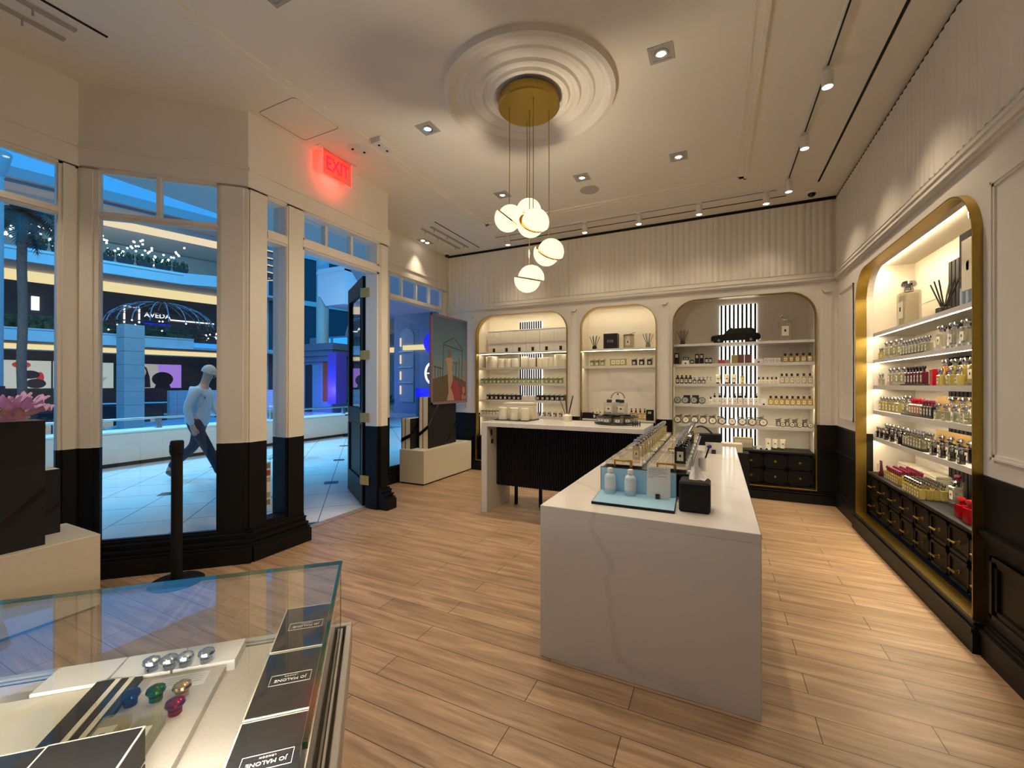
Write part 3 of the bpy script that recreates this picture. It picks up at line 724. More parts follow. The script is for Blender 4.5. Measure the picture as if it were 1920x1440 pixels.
for x, y, t in ((0.487, 5.262, 'near the right track'), (-2.93, 5.27, 'behind the globes'), (-2.91, 2.08, 'left of the ceiling rose')):
    b = MB(); b.lathe([(0, -0.004), (0.038, -0.004), (0.042, 0)], (x, y, ZC), 24); tag(b.build('sprinkler_cover', CEIL), 'flush round sprinkler cover in the ceiling ' + t, 'sprinkler', 'sprinkler covers')
# access hatch outline and exit sign
b = MB()
pts = []
for cx, cy_, a0 in ((-3.16, 2.77, 0), (-3.55, 2.77, 90), (-3.55, 2.385, 180), (-3.16, 2.385, 270)):
    pts += [(cx + 0.04 * math.cos(R_(a0 + 15 * i)), cy_ + 0.04 * math.sin(R_(a0 + 15 * i)), ZC - 0.001) for i in range(7)]
b.tube(pts + [pts[0]], 0.0035, 5, False); tag(b.build('access_hatch', MGREY), 'rounded access hatch outline in ceiling above the exit sign', 'hatch')
ex = thing('exit_sign', 'red glowing glass EXIT sign hanging in front of the shopfront header', 'exit sign', (-3.53, 3.15, ZC), R_(90))
b = MB(); b.box(-0.24, -0.03, -0.008, 0.24, 0.03, 0); b.build('mount', WHITEP, ex)
b = MB(); b.box(-0.185, -0.005, -0.255, 0.185, 0.005, -0.008); b.build('acrylic_panel', glassy('red_acrylic', (0.98, 0.66, 0.58), (1.0, 0.35, 0.28), 0.25, 0.1), ex)
text('EXIT', 0.20, NEONR, ex, (0, -0.0065, -0.135), (R_(90), 0, 0), 'exit_letters', 0.001, sx=0.72)
b = MB(); b.box(-0.187, -0.006, -0.258, -0.181, 0.006, -0.01).box(0.181, -0.006, -0.258, 0.187, 0.006, -0.01).box(-0.187, -0.006, -0.260, 0.187, 0.006, -0.253); b.build('edge_glow', emis('red_edge', (1, 0.16, 0.12), 0.9), ex)
l = bpy.data.lights.new('exit_lamp', 'AREA'); l.shape = 'RECTANGLE'; l.size = 0.34; l.size_y = 0.2; l.energy = 1.1; l.color = (1, 0.05, 0.04)
o = bpy.data.objects.new('exit_lamp', l); C.objects.link(o); o.location = (-3.545, 3.15, ZC - 0.14); o.rotation_euler = (0, R_(90), 0)
# ------------------------------------------------------------------ shelving alcoves
def alcove(name, label, loc, rz, W, top, r, shelves, slat=None, sides=True, backmat=None, zfloor=0.18, strips=None, shelf_y=0.075, led=None):
    o = thing(name, label, 'shelving', loc, rz)
    D = 0.43
    b = MB()
    b.box(-0.02, D, zfloor, W + 0.02, D + 0.015, top + 0.06).box(-0.02, 0.101, zfloor, -0.001, D, top + 0.06).box(W + 0.001, 0.101, zfloor, W + 0.02, D, top + 0.06)
    b.box(-0.02, 0.101, top + 0.05, W + 0.02, D, top + 0.06)
    b.box(0, D - 0.004, 2.28, W, D, 2.284)                      # panel joint
    b.build('lining', NICHE, o)
    if backmat:
        b = MB(); b.box(0, D - 0.012, backmat[1], W, D - 0.001, backmat[2]); b.build('backsplash', backmat[0], o)
    # brass frame following the round-cornered opening
    inner = arch_pts(0.004, W - 0.004, top - 0.004, r, 16); outer = arch_pts(-0.005, W + 0.005, top + 0.005, r + 0.009, 16)
    b = MB(); n = len(inner); y0, y1 = -0.045, 0.045
    vs = [(p[0], y, p[1]) for y in (y0, y1) for pts in (inner, outer) for p in pts]
    fs = []
    for i in range(n - 1):
        j = i + 1
        fs += [(i, j, n + j, n + i), (2 * n + i, 2 * n + j, 3 * n + j, 3 * n + i), (i, j, 2 * n + j, 2 * n + i), (n + i, n + j, 3 * n + j, 3 * n + i)]
    b._add(vs, fs); b.box(-0.008, y0, zfloor - 0.012, W + 0.008, y1, zfloor)
    b.build('brass_frame', BRASS, o)
    for k, z in enumerate(shelves):
        b = MB(); b.box(0.0, shelf_y, z - 0.032, W, D, z)
        if z < 1.7 or (led is not LEDR and z < 1.9): b.box(0.0, shelf_y, z - 0.040, W, shelf_y + 0.010, z - 0.032)
        s = b.build('shelf', WHITEP if not backmat else CREAM2, o)
        if strips is None or k in strips:
            b = MB(); b.box(0.012, shelf_y + 0.014, z - 0.0336, W - 0.012, shelf_y + 0.026, z - 0.0322); b.build('light_strip', led or LED, s)
    b = MB(); b.box(0.03, 0.106, top + 0.026, W - 0.03, 0.130, top + 0.030)
    if strips is None or 'top' in strips: b.build('light_strip', LEDT if led is LEDR else (led or LED), o)
    if slat:
        x0, x1, z0, z1, n_, lit = slat
        if lit:
            b = MB(); b.box(x0 - 0.02, D - 0.012, z0, x1 + 0.02, D - 0.006, z1); b.build('backlight', BACKLIT, o)
        b = MB(); p = (x1 - x0) / n_
        for i in range(n_ + 1):
            b.box(x0 + p * i - p * (0.24 if lit else 0.36), D - 0.045, z0, x0 + p * i + p * (0.24 if lit else 0.36), D - 0.013, z1)
        if not lit: b.box(x0 - 0.02, D - 0.014, z0, x1 + 0.02, D - 0.004, z1)
        b.build('slat_panel', BLACKM, o)
    return o
def cabinet(name, label, loc, rz, W, cols, rows, ztop, knob, zb=0.18, inset=0.03):
    o = thing(name, label, 'cabinet', loc, rz); D = 0.425
    b = MB(); b.box(0.012, inset + 0.03, zb + 0.002, W - 0.012, D, ztop - 0.028); b.build('body', BLACK, o)
    b = MB(); b.bbox(0.008, inset - 0.008, ztop - 0.028, W - 0.008, D, ztop, 0.003); b.build('top_board', CHAR, o)
    dw = (W - 0.05) / cols; dh = (ztop - 0.028 - zb - 0.03) / rows
    for c in range(cols):
        for r_ in range(rows):
            x0 = 0.025 + c * dw + 0.006; x1 = x0 + dw - 0.012; z0 = zb + 0.02 + r_ * dh + 0.006; z1 = z0 + dh - 0.012
            b = MB(); b.box(x0, inset + 0.010, z0, x1, inset + 0.03, z1)
            e = 0.022
            b.box(x0, inset, z0, x1, inset + 0.012, z0 + e).box(x0, inset, z1 - e, x1, inset + 0.012, z1).box(x0, inset, z0, x0 + e, inset + 0.012, z1).box(x1 - e, inset, z0, x1, inset + 0.012, z1)
            d = b.build('drawer', BLACK, o)
            b = MB(); cx, cz = (x0 + x1) / 2, (z0 + z1) / 2
            if knob == 'knob':
                b.T = Matrix.Translation((cx, inset + 0.01, cz)) @ Matrix.Rotation(R_(90), 4, 'X')
                b.lathe([(0, 0.04), (0.012, 0.038), (0.017, 0.03), (0.015, 0.022), (0.007, 0.018), (0.007, 0.0)], n=18); b.T = None
            else:
                b.tube([(cx, inset + 0.01, cz), (cx, inset - 0.028, cz)], 0.006, 8); b.tube([(cx - 0.045, inset - 0.03, cz), (cx + 0.045, inset - 0.03, cz)], 0.006, 8)
                b.T = Matrix.Translation((cx, inset + 0.01, cz)) @ Matrix.Rotation(R_(90), 4, 'X'); b.cyl((0, 0), 0.013, 0, 0.006, 14); b.T = None
            b.build(knob if knob == 'knob' else 'pull', BRASS, d)
    return o
ZS = [2.075, 1.805, 1.525, 1.24, 0.97]
alcove('display_alcove', 'left back alcove with lit shelves of candles behind the cash desk', (N1[0], YB, 0), 0, N1[1] - N1[0], N1[2], N1[3], ZS, (0.66, 1.05, 0.62, 2.62, 9, True))
alcove('display_alcove', 'narrow middle back alcove with marble backsplash and two lit shelves', (N2[0], YB, 0), 0, N2[1] - N2[0], N2[2], N2[3], [2.068, 1.802], None, True, (SPLASH, 0.97, 1.77), led=LEDM)
alcove('display_alcove', 'wide back alcove with glowing slat panel and model taxi on top shelf', (N3[0], YB, 0), 0, N3[1] - N3[0], N3[2], N3[3], [2.092, 1.805, 1.522, 1.232, 0.945], (0.63, 1.06, 0.64, 2.66, 8, True), strips=(1, 2, 3, 4))
alcove('display_alcove', 'tall brass framed alcove of perfume bottles in the right wall', (XR, NR[1], 0), R_(-90), NR[1] - NR[0], NR[2], NR[3], [2.03, 1.76, 1.50, 1.245, 0.975], (0.82, 1.50, 0.62, 2.52, 11, False), shelf_y=0.10, led=LEDR)
cabinet('drawer_cabinet', 'black drawer cabinet with brass knobs under the wide back alcove', (N3[0], YB, 0), 0, 1.70, 6, 2, 0.63, 'knob')
cabinet('drawer_cabinet', 'black drawer cabinet with brass pulls under the right wall alcove', (XR, NR[1], 0), R_(-90), 2.25, 8, 2, 0.615, 'pull', inset=0.06)
cabinet('drawer_cabinet', 'black drawer cabinet low in the left back alcove behind the desk', (N1[0], YB, 0), 0, 1.67, 4, 1, 0.60, 'knob')
o = thing('sink_cabinet', 'black cabinet with pale stone top in the middle back alcove', 'cabinet', (N2[0], YB, 0))
b = MB(); b.box(0.01, 0.06, 0.18, 1.12, 0.41, 0.94); b.build('body', BLACK, o)
b = MB(); b.bbox(0.008, 0.02, 0.94, 1.122, 0.414, 0.968, 0.004); b.build('worktop', QUARTZ, o)
for i in (0, 1):
    b = MB(); b.box(0.02 + i * 0.55, 0.042, 0.20, 0.55 + i * 0.55, 0.06, 0.93); d = b.build('door', BLACK, o)
    b = MB(); b.T = Matrix.Translation((0.50 + i * 0.12, 0.042, 0.6)) @ Matrix.Rotation(R_(90), 4, 'X'); b.lathe([(0, 0.03), (0.013, 0.026), (0.007, 0.014), (0.007, 0)], n=14); b.build('knob', BRASS, d)
# plinth in front of the right alcove
b = MB()
for z0, z1, p in ((0.0, 0.115, 0.060), (0.115, 0.14, 0.066), (0.14, 0.160, 0.050), (0.160, 0.176, 0.056)): b.box(XR - p, 3.26, z0, XR, 5.62, z1)
struct(b.build('trim_11', BLACK))
# ------------------------------------------------------------------ product kinds (front faces -y, base at z = 0)
def k_perfume(glass, w=0.056, d=0.032, h=0.088, cap=CHROME, dark=False, juice=None, lab=True, stand=False):
    def mk(o):
        b = MB(); z = 0.0
        if stand: b.bbox(-w * 0.6, -d * 0.8, 0, w * 0.6, d * 0.8, 0.022, 0.002); z = 0.022; b.build('acrylic_stand', CLEARX, o); b = MB()
        b.bbox(-w / 2, -d / 2, z, w / 2, d / 2, z + h, 0.004); b.cyl((0, 0), w * 0.2, z + h, z + h + 0.012, 14); b.build('bottle', glass, o)
        if juice:
            b = MB(); b.box(-w / 2 + 0.005, -d / 2 + 0.005, z + 0.007, w / 2 - 0.005, d / 2 - 0.005, z + h * 0.86); b.build('perfume', juice, o)
        if lab:
            b = MB(); b.box(-w * 0.28, -d / 2 - 0.0012, z + h * 0.18, w * 0.28, -d / 2 - 0.0002, z + h * 0.72)
            b.m(1).box(-w * 0.075, -d / 2 - 0.002, z + h * 0.40, w * 0.075, -d / 2 - 0.0011, z + h * 0.55); b.build('label', [LABEL, BLACKM], o)
        b = MB(); zz = z + h + 0.004
        b.lathe([(0.0, 0), (w * 0.24, 0), (w * 0.24, 0.012), (w * 0.2, 0.014), (w * 0.34, 0.020), (w * 0.40, 0.030), (w * 0.34, 0.042), (0.0, 0.046)], (0, 0, zz), 20, 1, 0.8); b.build('cap', cap, o)
    return mk
def k_candle(glass, lid, w=0.075, h=0.075, wax=None, r=None):
    def mk(o):
        b = MB(); R = w / 2; b.lathe([(0, 0), (R - 0.003, 0), (R, 0.003), (R, h), (R - 0.004, h), (R - 0.004, 0.008), (0, 0.008)], n=24); b.build('jar', glass, o)
        if wax:
            b = MB(); b.cyl((0, 0), R - 0.006, 0.009, h * 0.8, 20); b.build('wax', wax, o)
        b = MB(); b.box(-w * 0.2, -R - 0.001, h * 0.2, w * 0.2, -R + 0.004, h * 0.68); b.m(1).box(-w * 0.05, -R - 0.0018, h * 0.38, w * 0.05, -R, h * 0.54); b.build('label', [LABEL, BLACKM], o)
        b = MB(); b.lathe([(0, h), (R + 0.002, h), (R + 0.002, h + 0.008), (0, h + 0.010)], n=24); b.T = Matrix.Translation((0.006, 0, h + 0.010)) @ Matrix.Rotation(R_(-18), 4, 'Y'); b.box(0, -0.007, 0, w * 0.55, 0.007, 0.006); b.T = None; b.build('lid', lid, o)
    return mk
def k_drum(R=0.06, h=0.15):
    def mk(o):
        b = MB(); b.lathe([(0, 0), (R, 0), (R, h * 0.55), (R - 0.002, h * 0.56), (0, h * 0.56)], n=32); b.build('canister', CREAM2, o)
        b = MB(); b.lathe([(0, h * 0.56), (R, h * 0.565), (R, h - 0.004), (R - 0.004, h), (0, h)], n=32); b.build('lid', CREAM2, o)
    return mk
def k_box(w, d, h, m_, lab=None, sq=BLACKM, edge=None):
    def mk(o):
        b = MB(); b.bbox(-w / 2, -d / 2, 0, w / 2, d / 2, h, 0.002); b.build('carton', m_, o)
        if edge: b = MB(); b.box(-w / 2 - 0.001, -d / 2 - 0.001, h * 0.86, w / 2 + 0.001, d / 2 + 0.001, h * 0.88); b.build('lid_line', edge, o)
        if lab:
            lw, lh, lz = lab; b = MB(); b.box(-lw / 2, -d / 2 - 0.0012, lz - lh / 2, lw / 2, -d / 2 + 0.0005, lz + lh / 2)
            b.m(1).box(-lw * 0.14, -d / 2 - 0.002, lz - lw * 0.16, lw * 0.14, -d / 2, lz + lw * 0.16); b.build('label', [LABEL, sq], o)
    return mk
def k_lotion(glass, cap, w=0.058, d=0.04, h=0.115, pump=True, lab=LABEL, juice=None):
    def mk(o):
        b = MB(); b.bbox(-w / 2, -d / 2, 0, w / 2, d / 2, h, 0.005); b.build('bottle', glass, o)
        b = MB(); b.box(-w * 0.3, -d / 2 - 0.0012, h * 0.2, w * 0.3, -d / 2, h * 0.72); b.m(1).box(-w * 0.08, -d / 2 - 0.002, h * 0.42, w * 0.08, -d / 2, h * 0.55); b.build('label', [lab, BLACKM], o)
        b = MB(); b.lathe([(0, h), (w * 0.26, h), (w * 0.26, h + 0.03), (w * 0.2, h + 0.034), (0, h + 0.034)], n=18)
        if pump: b.cyl((0, 0), 0.005, h + 0.034, h + 0.052, 8); b.bbox(-0.012, -0.03, h + 0.05, 0.012, 0.012, h + 0.06, 0.002)
        b.build('pump' if pump else 'cap', cap, o)
    return mk
def k_tube(w=0.06, h=0.15, body=CREAM, cap=LIDD):
    def mk(o):
        b = MB(); n = 20; vs = []; rings = 6
        for j in range(rings + 1):
            t = j / rings; ry = 0.022 * (1 - t) + 0.002 * t; rx = 0.022 + (w / 2 - 0.022) * t
            vs += [(rx * math.cos(2 * math.pi * i / n), ry * math.sin(2 * math.pi * i / n), 0.022 + (h - 0.022) * t) for i in range(n)]
        fs = [(j * n + i, j * n + (i + 1) % n, (j + 1) * n + (i + 1) % n, (j + 1) * n + i) for j in range(rings) for i in range(n)]
        b._add(vs, fs, True); b._add(vs[-n:], [list(range(n))]); b._add(vs[:n], [list(range(n))]); b.m(1).box(-0.008, -0.016, h * 0.5, 0.008, -0.0125, h * 0.6); b.build('tube', [body, BLACKM], o)
        b = MB(); b.cyl((0, 0), 0.021, 0, 0.022, 20); b.build('cap', cap, o)
    return mk
def k_pot(R=0.046, lid=LABEL, ring=LIDD, boxm=WHITE, tall=0.085):
    """cream pot tipped on its side so that its round lid faces forward, with its carton behind"""
    def mk(o):
        b = MB(); b.T = Matrix.Translation((0, 0, R)) @ Matrix.Rotation(R_(78), 4, 'X')
        b.lathe([(0, -0.03), (R * 0.95, -0.03), (R * 0.95, 0.0), (0, 0.0)], n=28); b.build('jar', CLEARX, o)
        b = MB(); b.T = Matrix.Translation((0, 0, R)) @ Matrix.Rotation(R_(78), 4, 'X')
        b.lathe([(0, 0.0), (R, 0.0), (R, 0.016), (R * 0.80, 0.019), (R * 0.80, 0.016)], n=32)
        b.m(1).lathe([(0, 0.017), (R * 0.81, 0.017)], n=32); b.m(2).box(-0.006, -0.006, 0.017, 0.006, 0.006, 0.0185); b.build('lid', [ring, lid, BLACKM], o)
    return mk
def k_diffuser(s=1.0, body=CLEAR, R=0.035, h=0.05, reeds=6, L=0.17, sq=True):
    def mk(o):
        b = MB()
        if sq: b.bbox(-R * s, -R * s, 0, R * s, R * s, h * s, 0.005 * s)
        else: b.lathe([(0, 0), (R * s, 0), (R * s, h * s * 0.8), (R * 0.75 * s, h * s), (0, h * s)], n=24)
        b.cyl((0, 0), 0.014 * s, h * s, (h + 0.012) * s, 14); b.build('vase', body, o)
        for i in range(reeds):
            a = math.pi * (i + 0.5) / reeds; t = (i - (reeds - 1) / 2) / reeds
            dx, dy = t * 0.95, (0.25 if i % 2 else -0.25)
            v = Vector((dx, dy, 1)).normalized() * L * s
            b = MB(); b.tube([(0.004 * s * (i - reeds / 2), 0, h * 0.5 * s), (0.004 * s * (i - reeds / 2) + v.x, v.y, h * s + v.z)], 0.0042 * s, 6); b.build('reed', LIDD, o)
    return mk
def k_sign(w=0.09, h=0.06):
    def mk(o):
        b = MB(); b.T = Matrix.Rotation(R_(-8), 4, 'X'); b.box(-w / 2, 0, 0, w / 2, 0.004, h); b.build('card', WHITE, o)
        b = MB(); b.bbox(-0.012, -0.012, 0, 0.012, -0.001, 0.02, 0.002); b.build('clip', BLACKG, o)
    return mk
def k_display(w, d, h, glass=CLEAR, black=False):
    """oversized display flacon with label and silver stopper"""
    def mk(o):
        b = MB(); b.bbox(-w / 2, -d / 2, 0, w / 2, d / 2, h * 0.76, 0.01); b.build('flacon', DARKG if black else glass, o)
        if not black: b = MB(); b.box(-w / 2 + 0.015, -d / 2 + 0.015, 0.02, w / 2 - 0.015, d / 2 - 0.015, h * 0.7); b.build('core', glassy('flacon_core', (0.98, 0.95, 0.88), (0.85, 0.78, 0.62), 0.35, 0.1), o)
        b = MB(); b.box(-w * 0.27, -d / 2 - 0.002, h * 0.2, w * 0.27, -d / 2, h * 0.56); b.m(1).box(-w * 0.07, -d / 2 - 0.003, h * 0.35, w * 0.07, -d / 2, h * 0.44); b.build('label', [LABEL, BLACKM], o)
        b = MB(); b.lathe([(0, h * 0.76), (w * 0.2, h * 0.76), (w * 0.2, h * 0.83), (w * 0.14, h * 0.85), (w * 0.30, h * 0.875), (w * 0.33, h * 0.92), (w * 0.27, h * 0.98), (0, h)], n=28, sy=0.85); b.build('stopper', CHROME, o)
    return mk
SHN = ['top shelf', 'second shelf', 'third shelf', 'fourth shelf', 'fifth shelf']
def row(kind, mk, cat, desc, xs, y, z, where, group, rz=0, start=0, tot=None, name=None, jit=0.0, sc=None):
    for i, x in enumerate(xs):
        lab = '%s, %s from left, %s' % (desc, ORD[start + i], where) if len(xs) + start > 1 else '%s, %s' % (desc, where)
        put(kind, mk, cat, (x, y + random.uniform(-jit, jit), z), rz, lab, group, name, sc)
def xl(u0, u1, n, Y):
    """n even places between two shelf positions given on the alcove front"""
    return [(u0 + (u1 - u0) * (i + 0.5) / n) for i in range(n)]
def ax1(a): return (-3.847 + (a - 72) * 0.001857) * 1.02      # left and middle alcove
def ax2(a): return (-1.944 + (a - 1112) * 0.001507) * 1.02
def ax3(a): return (-0.58 + (a - 165) * 0.001187) * 1.02      # wide alcove
YS = YB + 0.145
A1, A2, A3 = 'left back alcove', 'middle back alcove', 'wide back alcove'
# ---- left alcove
def house(o):
    w, h = 0.248, 0.40
    b = MB(); b.box(-w / 2, -0.02, 0, w / 2, 0.02, h)
    b.box(-w / 2, -0.03, h * 0.43, w / 2, 0.02, h * 0.455).box(-w / 2, -0.028, h - 0.012, w / 2, 0.02, h)
    b.build('facade', WHITEP, o)
    for x in (-0.07, 0.0, 0.07):
        for z0, z1 in ((0.20, 0.27), (0.30, 0.36)):
            b = MB(); b.box(x - 0.017, -0.024, z0, x + 0.017, -0.019, z1); b.build('window', CREAM, o)
    b = MB(); b.box(-0.03, -0.026, 0.0, 0.03, -0.018, 0.105)
    b.T = Matrix.Translation((0, -0.018, 0.105)) @ Matrix.Rotation(R_(90), 4, 'X'); b.cyl((0, 0), 0.03, 0, 0.008, 16); b.T = None; b.build('arch', CREAM, o)
    b = MB(); b.box(-0.024, -0.030, 0.0, 0.024, -0.026, 0.085); b.build('door', BLACKM, o)
row('paper_house', house, 'display', 'white cut-out townhouse with black door', [ax1(a) + 0.02 for a in (207, 341, 475, 610, 745, 880)], YB + 0.29, ZS[0], 'top shelf, ' + A1, 'townhouse cut-outs')
row('big_canister', k_drum(0.118, 0.20), 'canister', 'large cream lidded canister', [ax1(217), ax1(905)], YS + 0.06, ZS[1], 'second shelf, ' + A1, 'large cream canisters')
row('canister', k_drum(0.058, 0.155), 'canister', 'small cream lidded canister', [ax1(a) for a in (325, 398, 465, 637, 715, 770, 822)], YS + 0.03, ZS[1], 'second shelf, ' + A1, 'small cream canisters')
put('cream_carton', k_box(0.13, 0.08, 0.185, CREAM, (0.03, 0.02, 0.03)), 'box', (ax1(565), YS + 0.03, ZS[1]), 0, 'tall cream carton between small canisters on the second shelf, left back alcove', None)
row('clear_candle', k_candle(GREENG, LIDD, 0.078, 0.075), 'candle', 'pale glass candle with dark lid', [ax1(135 + 43.5 * i) for i in range(19)], YS, ZS[2], 'third shelf, ' + A1, 'pale glass candles', jit=0.006)
row('black_candle', k_candle(DARKG, LIDD, 0.080, 0.078), 'candle', 'black glass candle', [ax1(195 + 46 * i) for i in range(8)], YS, ZS[3], 'fourth shelf, ' + A1, 'black candles of the left alcove', jit=0.006)
row('white_carton', k_box(0.072, 0.07, 0.075, WHITE, (0.02, 0.02, 0.025)), 'box', 'small white carton among black candles', [ax1(572), ax1(613), ax1(654)], YS, ZS[3], 'fourth shelf, ' + A1, 'white cartons')
row('black_candle', None, 'candle', 'black glass candle right of the white cartons', [ax1(705 + 46 * i) for i in range(6)], YS, ZS[3], 'fourth shelf, ' + A1, 'black candles of the left alcove')
row('travel_candle', k_candle(CLEAR, LIDD, 0.055, 0.062, WHITE), 'candle', 'small white candle with dark lid', [ax1(130 + 32 * i) for i in range(6)], YS, ZS[4], 'fifth shelf, ' + A1, 'small white candles')
row('bath_jar', k_candle(CLEAR, CHROME, 0.066, 0.06, BLACKM), 'jar', 'clear jar with dark filling and silver lid', [ax1(705 + 52 * i) for i in range(5)], YS, ZS[4], 'fifth shelf, ' + A1, 'clear jars with dark filling')
# ---- middle alcove
row('diffuser', k_diffuser(1.0, DARKG, 0.032, 0.05), 'diffuser', 'small reed diffuser', [ax2(1258), ax2(1790)], YS, 2.068, 'top shelf, ' + A2, 'reed diffusers of the middle alcove')
gb = put('gift_box', k_box(0.215, 0.14, 0.235, CHAR), 'box', (ax2(1425), YS + 0.02, 2.068), 0, 'black gift box with white outlined name on top shelf, middle back alcove', None)
b = MB(); fr_ = 0.045; y_ = -0.0715
for x0, z0, x1, z1 in ((-fr_, 0.095, fr_, 0.0965), (-fr_, 0.135, fr_, 0.1365), (-fr_, 0.095, -fr_ + 0.0015, 0.1365), (fr_ - 0.0015, 0.095, fr_, 0.1365)): b.box(x0, y_, z0, x1, y_ + 0.001, z1)
b.build('outline', WHITEINK, gb); text('JO MALONE', 0.017, WHITEINK, gb, (0, y_, 0.116), (R_(90), 0, 0))
put('house_candle', k_candle(CLEAR, LIDD, 0.165, 0.20, CREAM), 'candle', (ax2(1600), YS + 0.03, 2.068), 0, 'extra large clear glass candle beside the black gift box, middle back alcove', None)
row('clear_candle', None, 'candle', 'pale glass candle with dark lid', [ax2(a) for a in (1232, 1285, 1342)], YS, 1.802, 'second shelf, ' + A2, 'pale candles of the middle alcove')
tb = put('candle_trio', k_box(0.245, 0.07, 0.105, OLIVE), 'box', (ax2(1500), YS, 1.802), 0, 'olive and cream trio box between candle groups on second shelf, middle alcove', None)
for i in (-1, 0, 1):
    b = MB(); b.box(i * 0.072 - 0.03, -0.037, 0.02, i * 0.072 + 0.03, -0.0345, 0.088); b.m(1).box(i * 0.072 - 0.006, -0.038, 0.045, i * 0.072 + 0.006, -0.0365, 0.06); b.build('window', [LABEL, BLACKM], tb)
row('black_candle', None, 'candle', 'black glass candle', [ax2(a) for a in (1658, 1730, 1806)], YS, 1.802, 'second shelf, ' + A2, 'black candles of the middle alcove')
row('cream_tube', k_tube(0.062, 0.16), 'tube', 'cream hand cream tube', [ax2(a) + 0.02 for a in (1205, 1243, 1281, 1319)], YB + 0.30, 0.968, 'stone top, ' + A2, 'cream tubes of the middle alcove')
row('black_lotion', k_lotion(DARKG, LIDD, 0.05, 0.04, 0.11), 'bottle', 'black pump bottle', [ax2(1352), ax2(1395)], YB + 0.28, 0.968, 'stone top, ' + A2, 'black pump bottles')
put('sample_tray', k_box(0.20, 0.12, 0.09, BLACKM), 'box', (ax2(1178), YB + 0.13, 0.968), 0, 'black tissue box on the stone top at left, middle back alcove', None)
put('sample_tin', k_box(0.10, 0.10, 0.075, BLACKM, (0.03, 0.04, 0.04)), 'box', (ax2(1268), YB + 0.11, 0.968), 0, 'small black labelled box beside the tissue box, middle back alcove', None)
row('honey_lotion', k_lotion(HONEY, LIDD, 0.052, 0.042, 0.11), 'bottle', 'honey coloured pump bottle', [ax2(a) for a in (1622, 1665, 1708, 1751)], YB + 0.22, 0.968, 'stone top, ' + A2, 'honey pump bottles')
put('black_stand', k_box(0.10, 0.08, 0.16, BLACKM, (0.045, 0.03, 0.12)), 'box', (ax2(1812), YB + 0.10, 0.968), 0, 'black box with ivory labels at right end of stone top, middle alcove', None)
# ---- wide alcove: top shelf
row('diffuser', None, 'diffuser', 'dark reed diffuser left of the model taxi', [ax3(275)], YS + 0.06, 2.092, 'top shelf, ' + A3, 'diffuser')
put('display_flacon', k_display(0.15, 0.09, 0.36), 'bottle', (ax3(1330), YS + 0.08, 2.092), 0, 'oversized clear display flacon right of the model taxi on top shelf', None)
tx = thing('model_taxi', 'glossy black model taxi cab on the top shelf of the wide alcove', 'model car', (ax3(838), YS + 0.06, 2.092))
b = MB()
prof = [(-0.30, 0.035), (-0.305, 0.075), (-0.29, 0.10), (-0.20, 0.115), (-0.145, 0.120), (-0.085, 0.185), (-0.06, 0.198), (0.19, 0.198), (0.225, 0.185), (0.255, 0.125), (0.29, 0.115), (0.305, 0.085), (0.305, 0.045), (0.29, 0.03), (-0.28, 0.03)]
b.prism(prof, -0.085, 0.085, 'y')
for x in (-0.205, 0.19):
    for y in (-0.088, 0.088):
        b.T = Matrix.Translation((x, y, 0.04)) @ Matrix.Rotation(R_(90), 4, 'X'); b.lathe([(0.040, -0.006), (0.062, -0.006), (0.066, 0), (0.062, 0.006), (0.040, 0.006)], n=24); b.T = None
b.build('body', BLACKG, tx)
b = MB()
for y0, y1 in ((-0.0865, -0.084), (0.084, 0.0865)):
    for P in ([(-0.125, 0.125), (-0.08, 0.183), (-0.02, 0.185), (-0.02, 0.125)], [(-0.01, 0.125), (-0.01, 0.185), (0.085, 0.185), (0.085, 0.125)], [(0.095, 0.125), (0.095, 0.185), (0.19, 0.183), (0.225, 0.125)]): b.prism(P, y0, y1, 'y')
b.build('windows', CHAR, tx)
for x in (-0.205, 0.19):
    for s_ in (-1, 1):
        b = MB(); b.T = Matrix.Translation((x, s_ * 0.082, 0.036)) @ Matrix.Rotation(R_(90), 4, 'X'); b.lathe([(0, -0.012), (0.036, -0.012), (0.036, 0.012), (0, 0.012)], n=22); w_ = b.build('wheel', BLACKM, tx)
        b = MB(); b.T = Matrix.Translation((x, s_ * 0.095, 0.036)) @ Matrix.Rotation(R_(90), 4, 'X'); b.lathe([(0, -0.003), (0.016, -0.002), (0.016, 0.002), (0, 0.003)], n=16); b.build('hubcap', CHROME, w_)
b = MB(); b.bbox(-0.315, -0.08, 0.035, -0.30, 0.08, 0.05, 0.004).bbox(0.30, -0.08, 0.038, 0.315, 0.08, 0.052, 0.004); b.build('bumpers', CHROME, tx)
b = MB(); b.bbox(-0.06, -0.035, 0.198, -0.035, 0.035, 0.215, 0.004); b.build('roof_sign', BLACKG, tx)
# second shelf
S = ', second shelf, ' + A3
def one(key, mk, cat, a, z, lab, dy=0.0, rz=0, sc=None): return put(key, mk, cat, (ax3(a), YS + dy, z), rz, lab, None, None, sc)
Z2, Z3, Z4, Z5 = 1.805, 1.522, 1.232, 0.945
one('tall_black_carton', k_box(0.062, 0.06, 0.165, CHAR, (0.036, 0.045, 0.12)), 'box', 212, Z2, 'tall black labelled carton at left end of second shelf, wide alcove')
one('small_black_carton', k_box(0.07, 0.06, 0.105, CHAR, (0.05, 0.03, 0.08)), 'box', 312, Z2, 'black carton behind the white card at left, second shelf, wide alcove', 0.05)
one('shelf_card', k_sign(0.10, 0.055), 'sign', 312, Z2, 'small white card in front of black carton, second shelf, wide alcove', -0.045)
one('tiny_black_carton', k_box(0.045, 0.05, 0.06, CHAR, (0.03, 0.03, 0.03)), 'box', 382, Z2, 'smallest black carton left of the tall pair, second shelf, wide alcove')
